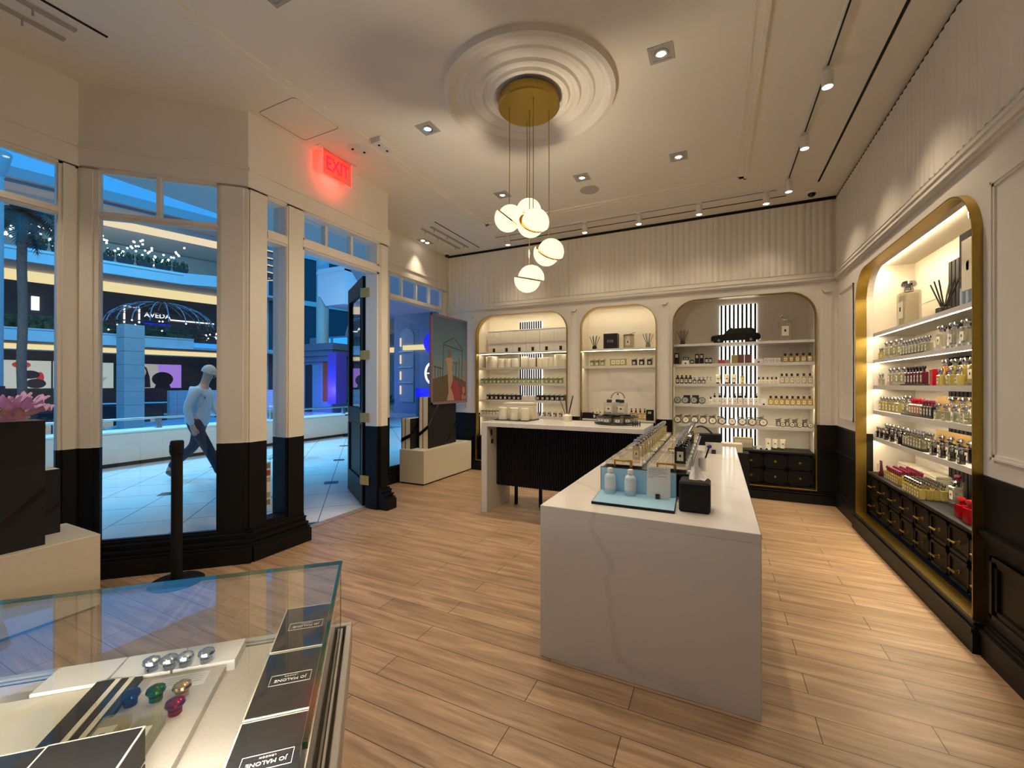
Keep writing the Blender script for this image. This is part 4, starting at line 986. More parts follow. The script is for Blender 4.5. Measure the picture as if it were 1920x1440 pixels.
row('tall_black_carton', None, 'box', 'tall black carton of the pair', [ax3(437), ax3(487)], YS, Z2, 'second shelf, ' + A3, 'tall carton pair', sc=(0.82, 1, 0.86))
row('tiny_black_carton', None, 'box', 'short black carton right of the tall pair', [ax3(540), ax3(580)], YS, Z2, 'second shelf, ' + A3, 'short carton pair', sc=(0.9, 1, 1.4))
one('red_carton', k_box(0.09, 0.06, 0.05, REDBOX), 'box', 698, Z2, 'low red carton on the second shelf of the wide alcove')
one('olive_carton', k_box(0.07, 0.06, 0.05, OLIVE), 'box', 765, Z2, 'low olive carton right of the red carton on second shelf')
one('green_floral_carton', k_box(0.078, 0.06, 0.115, OLIVE), 'box', 832, Z2, 'tall olive floral carton, leftmost of three in front of slat panel', 0.01)
row('floral_carton', k_box(0.076, 0.06, 0.118, FLORAL), 'box', 'dark red floral carton by slat panel', [ax3(899), ax3(966)], YS + 0.01, Z2, 'second shelf, ' + A3, 'floral cartons')
one('shelf_card', None, 'sign', 1070, Z2, 'white card right of the floral cartons, second shelf, wide alcove', -0.02)
row('mini_white_carton', k_box(0.034, 0.04, 0.062, WHITE, (0.022, 0.024, 0.03)), 'box', 'mini white labelled carton', [ax3(a) for a in (1140, 1170, 1200, 1232, 1266)], YS, Z2, 'second shelf, ' + A3, 'mini white cartons')
row('gold_lotion', k_lotion(HONEY, LIDD, 0.058, 0.05, 0.085, False), 'bottle', 'golden bath oil bottle with black cap', [ax3(a) for a in (1327, 1383, 1438, 1495, 1552)], YS + 0.02, Z2, 'second shelf, ' + A3, 'golden bath oils')
# third shelf
row('black_mist', k_lotion(DARKG, LIDD, 0.048, 0.042, 0.09, False), 'bottle', 'black bottle with black cap', [ax3(a) for a in (222, 270, 318, 364)], YS, Z3, 'third shelf, ' + A3, 'black capped bottles')
row('black_flacon', k_perfume(DARKG, 0.05, 0.032, 0.055), 'bottle', 'squat black bottle with silver cap', [ax3(a) for a in (410, 462, 508)], YS, Z3, 'third shelf, ' + A3, 'squat black bottles')
row('white_flacon', k_perfume(CLEAR, 0.034, 0.03, 0.055, CHROME, juice=None), 'bottle', 'mini clear bottle with silver cap', [ax3(546), ax3(582)], YS, Z3, 'third shelf, ' + A3, 'mini clear bottles')
row('cream_tube', None, 'tube', 'cream hand cream tube before the slats', [ax3(a) for a in (662, 752, 826)], YS + 0.02, Z3, 'third shelf, ' + A3, 'cream tubes', sc=(1.15, 1, 0.82))
one('honey_lotion', None, 'bottle', 913, Z3, 'honey coloured pump bottle right of the cream tubes, third shelf, wide alcove', 0.02)
row('peach_mini', k_lotion(CREAM2, LIDD, 0.040, 0.036, 0.055, False), 'bottle', 'short cream bottle with dark cap', [ax3(1075 + 42 * i) for i in range(5)], YS, Z3, 'third shelf, ' + A3, 'short cream bottles')
row('frosted_lotion', k_lotion(CLEAR, LIDD, 0.062, 0.05, 0.10, False), 'bottle', 'clear square bottle with black cap', [ax3(a) for a in (1296, 1340, 1388, 1442, 1498, 1553)], YS + 0.01, Z3, 'third shelf, ' + A3, 'clear square bottles', sc=(0.86, 1, 1))
# fourth shelf
row('body_pot', k_pot(0.048, mat('grey_label', (0.30, 0.30, 0.30), 0.5)), 'jar', 'round black pot with grey lid facing out', [ax3(a) for a in (222, 309, 405, 492)], YS - 0.03, Z4, 'fourth shelf, ' + A3, 'black round pots')
row('pot_carton', k_box(0.088, 0.08, 0.12, CHAR), 'box', 'black carton behind the round pots', [ax3(320), ax3(418)], YS + 0.10, Z4, 'fourth shelf, ' + A3, 'black pot cartons')
one('travel_wash', k_lotion(WHITEP, LIDD, 0.04, 0.036, 0.07, False), 'bottle', 585, Z4, 'small white bottle left of the white soap bottles, fourth shelf, wide alcove')
row('soap_bottle', k_lotion(WHITEP, LIDD, 0.056, 0.045, 0.092), 'bottle', 'white soap bottle with black pump', [ax3(626 + 53 * i) for i in range(9)], YS + 0.01, Z4, 'fourth shelf, ' + A3, 'white soap bottles')
one('clear_card', k_sign(0.062, 0.09), 'sign', 1122, Z4, 'upright card between white soap and amber bottles, fourth shelf, wide alcove')
row('amber_wash', k_lotion(HONEY, LIDD, 0.056, 0.05, 0.092, False), 'bottle', 'amber shower oil bottle with black cap', [ax3(1190 + 51.5 * i) for i in range(8)], YS + 0.01, Z4, 'fourth shelf, ' + A3, 'amber shower oils')
# fifth shelf
row('cream_pot', k_pot(0.050), 'jar', 'round pot with ivory lid and black rim', [ax3(a) for a in (222, 315, 410, 502, 605, 704, 808, 910, 1008, 1115)], YS - 0.03, Z5, 'fifth shelf, ' + A3, 'ivory lidded pots')
row('clear_pot', k_candle(CLEARX, LIDD, 0.088, 0.10, WHITE), 'jar', 'upright clear jar with black lid behind pots', [ax3(a) for a in (232, 330, 418, 505, 600, 690, 898, 992, 1088)], YS + 0.09, Z5, 'fifth shelf, ' + A3, 'upright jars')
row('mini_pot', k_pot(0.031), 'jar', 'small round pot with ivory lid', [ax3(a) for a in (1300, 1385, 1455, 1550)], YS - 0.04, Z5, 'fifth shelf, ' + A3, 'small ivory pots')
row('mini_jar', k_candle(CLEARX, LIDD, 0.06, 0.088, CHAR), 'jar', 'upright patterned jar with dark lid', [ax3(a) for a in (1266, 1348, 1420, 1512)], YS + 0.05, Z5, 'fifth shelf, ' + A3, 'upright patterned jars')
# cabinet top in the wide alcove
CT = 0.63
gift = thing('candle_gift_set', 'framed gift box of glass pieces on the black cabinet top, wide alcove', 'gift box', (ax3(922), YS + 0.04, CT))
b = MB(); b.bbox(-0.12, -0.05, 0, 0.12, 0.05, 0.145, 0.004); b.build('carton', OLIVE, gift)
b = MB(); b.box(-0.105, -0.0525, 0.02, 0.105, -0.0495, 0.125); b.build('window', LINEN, gift)
for i in range(4):
    b = MB(); b.T = Matrix.Translation((-0.078 + 0.052 * i, -0.053, 0.058)) @ Matrix.Rotation(R_(90), 4, 'X'); b.lathe([(0.014, -0.002), (0.019, -0.002), (0.019, 0.002), (0.014, 0.002)], n=18); b.T = None; b.box(-0.079 + 0.052 * i, -0.055, 0.075, -0.077 + 0.052 * i, -0.052, 0.12); b.build('ornament', BRASS, gift)
for a, t in ((770, 'left of the gift box'), (1095, 'right of the gift box'), (1150, 'in front of the cream tubes')):
    put('shelf_card', None, 'sign', (ax3(a), YS - 0.01, CT), 0, 'small white card %s on black cabinet top' % t, 'cabinet top cards')
row('cream_tube', None, 'tube', 'cream hand cream tube', [ax3(a) for a in (1170, 1235, 1308)], YS + 0.06, CT, 'black cabinet top, ' + A3, 'cream tubes on the cabinet', sc=(1.1, 1, 0.9))
# ------------------------------------------------------------------ right wall alcove (fronts face the room, -x)
RZ = R_(-90)
AR = 'right wall alcove'
def rrow(kind, mk, cat, desc, ys, x, z, where, group, start=0, sc=None, rz=RZ):
    for i, y in enumerate(ys):
        lab = '%s, %s from left, %s' % (desc, ORD[start + i], where) if len(ys) + start > 1 else '%s, %s' % (desc, where)
        put(kind, mk, cat, (x, y, z), rz, lab, group, None, sc)
T1, T2, T3, T4, T5, TC = 2.03, 1.76, 1.50, 1.245, 0.975, 0.615
put('tall_flacon', k_display(0.20, 0.12, 0.43), 'bottle', (1.58, 5.08, T1), RZ, 'oversized clear display flacon on top shelf of the right wall alcove', None)
put('diffuser', None, 'diffuser', (1.55, 4.32, T1), RZ, 'reed diffuser with dark sticks, top shelf, right wall alcove', None, None, 1.25)
bk = put('black_flacon_display', k_display(0.24, 0.14, 0.66, black=True), 'bottle', (1.56, 3.83, T1 + 0.002), RZ, 'oversized black display flacon before dark slats, top shelf, right wall alcove', None)
b = MB(); b.box(-0.075, -0.073, 0.10, 0.075, -0.0705, 0.44); b.build('tall_label', LABEL, bk)
PER = dict(w=0.058, d=0.034, h=0.095)
rrow('mini_amber_bottle', k_perfume(YELL, 0.036, 0.026, 0.07), 'bottle', 'mini yellow perfume bottle', [5.50, 5.44], 1.49, T2, 'second shelf, ' + AR, 'mini yellow bottles')
rrow('clear_perfume', k_perfume(CLEAR, stand=True, juice=GREENG, **PER), 'bottle', 'clear perfume bottle on acrylic stand', [5.36, 5.24, 5.11, 4.99], 1.50, T2, 'second shelf, ' + AR, 'clear bottles on stands')
rrow('tester_bottle', k_perfume(CLEAR, 0.042, 0.042, 0.085, juice=GREENG), 'bottle', 'pale green tester bottle in tight row', [4.90 - 0.062 * i for i in range(9)], 1.49, T2, 'second shelf, ' + AR, 'pale green tester bottles')
rrow('big_clear_perfume', k_perfume(CLEAR, 0.085, 0.05, 0.115, stand=True, juice=CLEARX), 'bottle', 'large clear perfume bottle on acrylic block', [4.24, 4.06, 3.90, 3.74], 1.51, T2, 'second shelf, ' + AR, 'large clear bottles')
b = MB(); b.bbox(1.455, 4.42, T2, 1.462, 4.86, T2 + 0.012, 0.002); tag(b.build('shelf_rail', BLACKM), 'thin black rail in front of the pale green testers, second shelf, right alcove', 'rail')
rrow('mini_clear_bottle', k_perfume(CLEAR, 0.036, 0.026, 0.07, juice=CLEARX), 'bottle', 'mini clear perfume bottle', [5.50, 5.43], 1.49, T3, 'third shelf, ' + AR, 'mini clear bottles')
rrow('rose_perfume', k_perfume(CLEAR, stand=True, juice=PINKG, **PER), 'bottle', 'pink tinted perfume bottle on stand', [5.32], 1.52, T3, 'third shelf, ' + AR, 'pink bottle')
rrow('clear_perfume', None, 'bottle', 'clear perfume bottle on acrylic stand', [5.20, 5.08, 4.96], 1.51, T3, 'third shelf, ' + AR, 'clear bottles on stands, third shelf')
rrow('wine_bottle', k_perfume(WINE, 0.042, 0.042, 0.098, cap=DARKG), 'bottle', 'dark wine red tester bottle', [4.80 - 0.062 * i for i in range(6)], 1.49, T3 + 0.012, 'third shelf, ' + AR, 'dark wine testers')
b = MB(); b.bbox(1.462, 4.40, T3, 1.56, 4.90, T3 + 0.012, 0.002); tag(b.build('bottle_tray', BLACKM), 'black tray under the dark wine testers, third shelf, right alcove', 'tray')
put('red_carton_tall', k_box(0.05, 0.05, 0.125, REDP), 'box', (1.50, 4.33, T3), RZ, 'glossy red carton right of the dark wine testers, third shelf, right alcove', None)
rrow('amber_perfume', k_perfume(AMBER, 0.075, 0.045, 0.12, stand=True, juice=AMBER), 'bottle', 'amber perfume bottle on stand', [4.21], 1.52, T3, 'third shelf, ' + AR, 'amber bottle')
rrow('yellow_perfume', k_perfume(YELL, 0.085, 0.05, 0.118, stand=True, juice=YELL), 'bottle', 'large yellow perfume bottle on stand', [4.07, 3.94, 3.82, 3.70], 1.52, T3, 'third shelf, ' + AR, 'large yellow bottles')
rrow('small_yellow_perfume', k_perfume(YELL, 0.052, 0.034, 0.075), 'bottle', 'short yellow bottle at the edge', [4.14, 4.00, 3.88], 1.465, T3, 'third shelf, ' + AR, 'short yellow bottles')
rrow('pale_yellow_perfume', k_perfume(YELL, juice=CLEARX, **PER), 'bottle', 'pale yellow perfume bottle', [5.49, 5.40, 5.31, 5.22, 5.13, 5.04], 1.50, T4, 'fourth shelf, ' + AR, 'pale yellow bottles')
rrow('clear_perfume', None, 'bottle', 'clear perfume bottle on acrylic stand', [4.93, 4.83], 1.51, T4, 'fourth shelf, ' + AR, 'clear bottles on stands, fourth shelf')
rrow('back_perfume', k_perfume(CLEAR, juice=YELL, **PER), 'bottle', 'perfume bottle of the rear row', [5.44, 5.34, 5.24, 5.14, 5.02, 4.90, 4.80], 1.585, T4, 'fourth shelf, ' + AR, 'rear row perfume bottles')
rrow('peach_tester', k_perfume(PINKG, 0.040, 0.040, 0.085, cap=REDP), 'bottle', 'peach tester bottle with red cap', [4.74 - 0.052 * i for i in range(5)], 1.50, T4 + 0.012, 'fourth shelf, ' + AR, 'peach testers')
rrow('plum_tester', k_perfume(DARKG, 0.040, 0.040, 0.080, cap=WINECAP), 'bottle', 'black tester bottle with plum cap', [4.47 - 0.052 * i for i in range(4)], 1.485, T4 + 0.012, 'fourth shelf, ' + AR, 'plum capped testers')
b = MB(); b.bbox(1.455, 4.27, T4, 1.56, 4.86, T4 + 0.012, 0.002); tag(b.build('bottle_tray', BLACKM), 'black tray under the red capped testers, fourth shelf, right alcove', 'tray')
rrow('big_clear_perfume', None, 'bottle', 'large clear perfume bottle on acrylic block', [4.14, 4.00, 3.86, 3.72], 1.53, T4, 'fourth shelf, ' + AR, 'large clear bottles, fourth shelf', sc=0.92)
rrow('front_clear_perfume', k_perfume(CLEAR, 0.056, 0.034, 0.075, juice=GREENG), 'bottle', 'short clear bottle at the shelf edge', [4.18, 4.06, 3.93, 3.80], 1.465, T4, 'fourth shelf, ' + AR, 'short clear bottles')
for z, n in ((T4, 'fourth'), (T5, 'fifth')):
    b = MB(); b.box(1.60, 3.95, z, 1.606, 4.60, z + 0.17); tag(b.build('tan_card', mat('gold_card_' + n, (0.42, 0.27, 0.09), 0.45)), 'tan card panel standing behind the bottles on %s shelf, right wall alcove' % n, 'panel')
rrow('black_cologne', k_perfume(DARKG, 0.066, 0.042, 0.098), 'bottle', 'black perfume bottle with silver cap', [5.46, 5.37, 5.27, 5.16, 5.05, 4.94], 1.53, T5, 'fifth shelf, ' + AR, 'black perfume bottles')
rrow('small_black_cologne', k_perfume(DARKG, 0.044, 0.03, 0.062), 'bottle', 'short black bottle at the shelf edge', [5.48, 5.38, 5.26, 5.10, 4.92], 1.465, T5, 'fifth shelf, ' + AR, 'short black bottles')
for r_ in range(2):
    rrow('tester_bottle', None, 'bottle', 'pale tester bottle, %s row' % ('front', 'rear')[r_], [4.80 - 0.056 * i for i in range(7)], 1.475 + 0.055 * r_, T5 + 0.012, 'fifth shelf, ' + AR, 'pale tester block')
b = MB(); b.bbox(1.45, 4.41, T5, 1.575, 4.85, T5 + 0.012, 0.002); tag(b.build('bottle_tray', BLACKM), 'black tray under the pale tester block, fifth shelf, right alcove', 'tray')
rrow('black_cologne', None, 'bottle', 'black perfume bottle with silver cap', [4.33, 4.20, 4.06, 3.93, 3.80, 3.68], 1.54, T5, 'fifth shelf, ' + AR, 'black perfume bottles', 6)
rrow('small_black_cologne', None, 'bottle', 'short black bottle at the shelf edge', [4.26, 4.12, 3.98, 3.85], 1.465, T5, 'fifth shelf, ' + AR, 'short black bottles', 5)
# cabinet top
rrow('cream_gift_box', k_box(0.26, 0.10, 0.13, CREAM, None, None, GOLD), 'box', 'cream gift box behind plum bottles', [5.38, 5.10, 4.82], 1.68, TC, 'black cabinet top, ' + AR, 'cream gift boxes')
rp = thing('plum_tube', 'plum hand cream tube standing at left end of black cabinet top, right alcove', 'tube', (1.44, 5.30, TC), RZ, None)
k_tube(0.075, 0.15, WINECAP, LIDD)(rp)
b = MB(); b.box(-0.03, -0.022, 0.05, 0.03, -0.018, 0.12); b.build('label', LABEL, rp)
def block(kind, mk, desc, x0, y0, nx, ny, dx, dy, z, where, group):
    for i in range(nx):
        for j in range(ny):
            put(kind, mk, 'bottle', (x0 + dx * i, y0 - dy * j, z), RZ, '%s, row %s, %s from left, %s' % (desc, ('one', 'two', 'three', 'four', 'five')[i], ORD[j], where), group)
block('plum_cap_bottle', k_perfume(YELL, 0.044, 0.044, 0.078, cap=WINECAP), 'plum capped bottle', 1.455, 5.17, 4, 7, 0.048, 0.050, TC, 'cabinet top', 'plum capped bottle block')
block('silver_cap_bottle', k_perfume(YELL, 0.040, 0.040, 0.080, juice=CLEARX), 'silver capped pale bottle', 1.425, 4.64, 4, 7, 0.044, 0.048, TC, 'cabinet top', 'silver capped bottle block')
put('big_clear_perfume', None, 'bottle', (1.585, 4.25, TC), RZ, 'single clear perfume bottle right of the silver capped block, black cabinet top', None)
put('gift_bottle', k_perfume(CLEAR, 0.07, 0.05, 0.15, cap=WINECAP), 'bottle', (1.665, 4.42, TC), RZ, 'tall clear bottle with plum stopper behind silver capped block', None)
for i, (x, y, s_) in enumerate(((1.47, 3.86, 1.0), (1.53, 3.80, 1.35), (1.56, 3.70, 1.15), (1.46, 3.72, 1.1))):
    put('red_flacon', k_perfume(REDP, 0.07, 0.05, 0.09, cap=REDP, lab=False), 'bottle', (x, y, TC), RZ, 'glossy red perfume bottle, %s, right end of cabinet top' % ('front left', 'tallest of four', 'rear right', 'front right')[i], 'red bottles', None, s_)

# ------------------------------------------------------------------ marble island
IX0, IX1, IY0, IY1, IZ = -0.883, 0.178, 2.185, 5.14, 0.835
isl = thing('display_island', 'white marble waterfall island in the middle of the wood floor', 'counter', ((IX0 + IX1) / 2, (IY0 + IY1) / 2, 0))
hx, hy = (IX1 - IX0) / 2, (IY1 - IY0) / 2
b = MB(); b.bbox(-hx, -hy, IZ - 0.045, hx, hy, IZ, 0.0025); b.build('worktop', QUARTZ, isl)
b = MB(); b.bbox(-hx, -hy, 0, hx, -hy + 0.045, IZ - 0.0445, 0.0025); b.build('end_panel', QUARTZ, isl)
b = MB(); b.bbox(-hx, hy - 0.045, 0, hx, hy, IZ - 0.0445, 0.0025); b.build('end_panel', QUARTZ, isl)
b = MB(); b.box(-hx + 0.06, -hy + 0.045, 0.02, hx - 0.06, hy - 0.045, IZ - 0.045); b.build('core', BLACK, isl)
# blue counter display with two bottles and a card
dp = thing('counter_display', 'pale blue L-shaped counter display with black edge on the marble island', 'display', (-0.42, 2.49, IZ))
b = MB(); b.prism([(-0.235, 0.148), (0.208, 0.148), (0.222, -0.155), (-0.215, -0.157)], 0, 0.014); b.build('base', BLACKM, dp)
b = MB(); b.prism([(-0.232, 0.146), (0.206, 0.146), (0.219, -0.152), (-0.212, -0.154)], 0.014, 0.0155); b.build('base_sheet', SKYCARD, dp)
b = MB(); b.box(-0.235, 0.135, 0.0155, 0.21, 0.148, 0.157); b.build('back_board', BLACKM, dp)
b = MB(); b.box(-0.231, 0.132, 0.0155, 0.206, 0.135, 0.154); b.build('back_sheet', SKYCARD, dp)
def wbottle(o):
    b = MB(); b.lathe([(0, 0), (0.030, 0), (0.0325, 0.004), (0.0325, 0.090), (0.030, 0.104), (0.022, 0.114), (0.013, 0.118), (0.013, 0.124), (0, 0.124)], n=28); b.build('bottle', WHITEB, o)
    b = MB(); b.lathe([(0, 0.124), (0.0165, 0.124), (0.0165, 0.146), (0.014, 0.150), (0, 0.150)], n=24); b.build('cap', WHITE, o)
    b = MB(); b.lathe([(0.0328, 0.03), (0.0332, 0.03), (0.0332, 0.085), (0.0328, 0.085)], n=28); b.build('label', PAPER, o)
row('white_bottle', wbottle, 'bottle', 'white round bottle on the blue counter display', [-0.582, -0.463], 2.565, IZ + 0.0155, 'marble island', 'white display bottles')
cardo = thing('printed_card', 'white printed card in a black clip on the blue counter display', 'sign', (-0.303, 2.55, IZ + 0.0155))
b = MB(); b.T = Matrix.Rotation(R_(-3), 4, 'X'); b.box(-0.064, 0, 0.002, 0.064, 0.0012, 0.178); b.build('card', WHITE, cardo)
b = MB(); b.T = Matrix.Rotation(R_(-3), 4, 'X')
for i, (z, w_) in enumerate(((0.166, 0.10), (0.158, 0.085), (0.150, 0.10), (0.142, 0.098), (0.134, 0.06), (0.124, 0.10), (0.116, 0.03))): b.box(-0.055, -0.0006, z, -0.055 + w_, -0.0001, z + 0.0018)
b.build('printed_lines', INK, cardo)
b = MB(); b.bbox(-0.015, -0.016, 0, 0.008, 0.012, 0.026, 0.002); b.build('clip', BLACKG, cardo)
# tissue box
tb = thing('tissue_box', 'square matt black tissue box beside the blue counter display', 'tissue box', (-0.107, 2.46, IZ))
b = MB(); b.bbox(-0.076, -0.066, 0, 0.076, 0.085, 0.158, 0.010); b.build('cover', BLACKM, tb)
b = MB(); rows = []
for j in range(7):
    t = j / 6.0
    rows.append([(-0.03 + 0.075 * (i / 9.0) * (1 + 0.1 * t) + 0.02 * t, 0.005 + 0.022 * math.sin(i * 1.25 + j * 0.6) * (0.2 + t) + 0.05 * t, 0.156 + 0.075 * t * (0.55 + 0.45 * math.sin(i * 0.55 + 0.8))) for i in range(10)])
vs = [p for r_ in rows for p in r_]; b._add(vs, [(j * 10 + i, j * 10 + i + 1, (j + 1) * 10 + i + 1, (j + 1) * 10 + i) for j in range(6) for i in range(9)], True)
vs2 = [(x * 0.7 - 0.012, y + 0.02, z - 0.006) for x, y, z in vs]; b._add(vs2, [(j * 10 + i, j * 10 + i + 1, (j + 1) * 10 + i + 1, (j + 1) * 10 + i) for j in range(6) for i in range(9)], True)
b.build('tissue', PAPER, tb)
# tester trays on a black riser
rs = thing('tester_riser', 'long low black riser carrying the tester trays on the marble island', 'riser', (-0.405, 3.68, IZ))
b = MB(); b.bbox(-0.215, -0.985, 0, 0.225, 0.98, 0.135, 0.003); b.build('plinth', BLACKM, rs)
b = MB(); b.bbox(-0.252, -1.03, 0.135, 0.258, 1.02, 0.150, 0.003); b.build('deck', BLACKG, rs)
ZT = IZ + 0.150
def tray(o):
    w, l = 0.225, 0.62
    b = MB(); b.bbox(-w / 2, 0.02, 0, w / 2, l, 0.014, 0.002); b.bbox(-w / 2, 0.02, 0.0145, -w / 2 + 0.10, l, 0.034, 0.002).bbox(-w / 2 + 0.105, 0.02, 0.0145, w / 2, l, 0.030, 0.002); b.build('acrylic_block', CLEARX, o)
    b = MB(); b.box(-w / 2 + 0.002, 0.022, 0.0142, w / 2 - 0.002, l - 0.002, 0.0145); b.build('insert', LINEN, o)
    b = MB(); b.bbox(-0.055, 0.0, 0.0, -0.045, 0.016, 0.045, 0.002).bbox(0.055, 0.0, 0.0, 0.045, 0.016, 0.045, 0.002).bbox(-0.055, 0.0, 0.038, 0.055, 0.016, 0.05, 0.002); b.build('handle', BRASS, o)
    b = MB()
    for i in range(10):
        for j in range(2): b.lathe([(0.009, 0.034), (0.015, 0.034), (0.015, 0.040), (0.009, 0.040)], (-w / 2 + 0.028 + 0.044 * j, 0.06 + 0.057 * i, 0), 14)
    b.build('sample_cups', CLEARX, o)['kind'] = 'stuff'
for i, (x, y) in enumerate([(x, y) for y in (2.68, 3.34, 4.0) for x in (-0.53, -0.275)]):
    put('tester_tray', tray, 'tray', (x, y, ZT), 0, 'clear acrylic tester tray with brass handle, %s row, %s side of the island riser' % (('front', 'middle', 'rear')[i // 2], ('left', 'right')[i % 2]), 'tester trays')
for i in range(14):
    put('row_bottle', k_perfume(CLEAR, 0.052, 0.032, 0.085, juice=YELL if i == 0 else None), 'bottle', (-0.470, 2.83 + 0.120 * i, ZT + 0.031), 0, 'clear bottle in left row on island trays, %s from front' % ORD[i], 'left tester row')
for i in range(10):
    put('dark_bottle', k_perfume(DARKG, 0.066, 0.036, 0.105), 'bottle', (-0.205, 2.81 + 0.108 * i, ZT + 0.031), 0, 'black bottle in right row on island trays, %s from front' % ORD[i], 'right tester row')
for i in range(6):
    put('row_bottle', None, 'bottle', (-0.205, 3.93 + 0.108 * i, ZT + 0.031), 0, 'clear bottle behind the black row on island trays, %s from front' % ORD[i], 'rear right tester row')
# blotter holders, pen and cards behind the tissue box
bl = thing('blotter_holder', 'clear holder of paper blotters behind the tissue box', 'holder', (-0.135, 2.70, IZ))
b = MB(); b.bbox(-0.035, -0.03, 0, 0.03, 0.03, 0.10, 0.003); b.build('cup', CREAM2, bl)
b = MB(); b.box(-0.02, -0.01, 0.10, 0.0, 0.015, 0.16).box(0.002, -0.015, 0.10, 0.02, 0.0, 0.14); b.build('blotters', PAPER, bl)
pn_ = thing('blue_pen', 'pen with blue end standing in a white holder by the tester trays', 'pen', (-0.105, 3.60, IZ))
b = MB(); b.lathe([(0, 0), (0.03, 0), (0.025, 0.02), (0.028, 0.10), (0.024, 0.10), (0.022, 0.01), (0, 0.01)], n=18); b.build('holder', PAPER, pn_)
b = MB(); b.tube([(0, 0, 0.02), (0.05, 0.02, 0.19)], 0.006, 8); b.build('barrel', BLACKG, pn_)
b = MB(); b.ball((0.05, 0.02, 0.19), 0.017, 8); b.build('end', BLUEP := mat('blue_plastic', (0.02, 0.03, 0.30), 0.4), pn_)
put('shelf_card', None, 'sign', (-0.03, 4.55, IZ), 0, 'large white card near the far end of the marble island', None, None, (1.5, 1.5, 2.0))
bag = thing('paper_bag', 'black paper carrier bag with rope handles behind the island', 'bag', (-0.13, 5.40, 0))
b = MB(); b.prism([(-0.26, 0.0), (0.17, 0.0), (0.17, 0.16), (-0.26, 0.16)], 0, 0.93); b.build('bag', BLACKM, bag)
for y in (0.02, 0.14):
    b = MB(); b.tube([(-0.17 + 0.25 * i / 12.0, y, 0.93 + 0.085 * math.sin(math.pi * i / 12.0)) for i in range(13)], 0.005, 6); b.build('handle', BLACKM, bag)
for i, (x, w_) in enumerate(((-0.72, 0.3), (0.14, 0.26))):
    put('open_carton_%d' % i if i else 'open_carton', k_box(w_, 0.16, 0.10, CREAM), 'box', (x, 5.48 + 0.30 * i, 0.83 - 0.13 * i), 0, 'cream carton on the black stand %s of the paper bag' % ('left', 'right')[i], None, 'cream_carton_box')
    b = MB(); b.bbox(x - 0.20, 5.38 + 0.30 * i, 0, x + 0.20, 5.58 + 0.30 * i, 0.83 - 0.13 * i, 0.004); tag(b.build('stock_stand', BLACKM), 'black box stand %s of the paper bag behind the island' % ('left', 'right')[i], 'stand')

# ------------------------------------------------------------------ cash desk
DX0, DX1, DY0, DY1, DZ = -2.505, -0.655, 4.346, 5.06, 1.062
dk = thing('cash_desk', 'marble topped cash desk with black fluted front left of the island', 'desk', (0, 0, 0))
b = MB(); b.bbox(DX0, DY0, DZ - 0.05, DX1, DY1, DZ, 0.003); b.build('desktop', QUARTZ, dk)
b = MB(); b.bbox(DX0, DY0, 0, DX0 + 0.075, DY1 - 0.1, DZ - 0.0495, 0.003); b.build('leg_panel', QUARTZ, dk)
b = MB(); b.box(DX0 + 0.076, DY0 + 0.24, 0.29, DX1 - 0.04, DY1 - 0.15, DZ - 0.051); n = 60
for i in range(n):
    x = DX0 + 0.09 + (DX1 - DX0 - 0.15) * (i + 0.5) / n; b.cyl((x, DY0 + 0.24), 0.011, 0.285, DZ - 0.052, 10)
b.build('fluted_front', BLACK, dk)
b = MB(); b.box(DX1 - 0.05, DY0 + 0.03, 0, DX1 - 0.012, DY1 - 0.02, DZ - 0.051); b.build('end_panel', BLACK, dk)
for x in (-2.28, -1.95):
    b = MB(); b.box(x - 0.016, DY1 - 0.24, 0, x + 0.016, DY1 - 0.205, 0.292); b.build('support_leg', BLACKM, dk)
b = MB(); b.box(DX0 + 0.0755, DY0 + 0.09, 0.90, DX0 + 0.079, DY0 + 0.125, 0.97).box(DX0 + 0.0755, DY0 + 0.10, 0.80, DX0 + 0.079, DY0 + 0.15, 0.85); b.build('socket', LIDD, dk)
ct = thing('canister_tray', 'dark tray of cream canisters and a cream box on the cash desk', 'tray', (-2.19, 4.70, DZ))
b = MB(); b.prism([(-0.30, -0.07), (0.155, -0.085), (0.17, 0.26), (-0.29, 0.26)], 0, 0.012); b.build('tray', LIDD, ct)
for i, x in enumerate((-2.40, -2.245, -2.10)):
    put('desk_canister', k_drum(0.052, 0.145), 'canister', (x, 4.70, DZ + 0.012), 0, 'cream canister in front of the cream box on cash desk, %s from left' % ORD[i], 'desk canisters')
put('desk_carton', k_box(0.40, 0.15, 0.205, CREAM, None, None, GOLD), 'box', (-2.235, 4.86, DZ + 0.012), 0, 'cream box behind three canisters on the cash desk', None)
put('ceramic_diffuser', k_diffuser(1.0, CREAM2, 0.055, 0.085, 5, 0.24, False), 'diffuser', (-1.62, 4.88, DZ), 0, 'white ceramic reed diffuser with five dark sticks on the cash desk', None)
cs = thing('tiered_stand', 'two tier black round stand of candles on the cash desk', 'display stand', (-1.02, 4.82, DZ))
b = MB(); b.lathe([(0, 0), (0.245, 0), (0.25, 0.012), (0.245, 0.024), (0, 0.024)], n=48); b.build('lower_tier', BLACKG, cs)
b = MB(); b.lathe([(0, 0.095), (0.15, 0.095), (0.155, 0.104), (0.15, 0.112), (0, 0.112)], n=40); b.build('upper_tier', BLACKG, cs)
b = MB(); b.cyl((0, 0), 0.04, 0.024, 0.095, 20); b.build('column', BLACKG, cs)
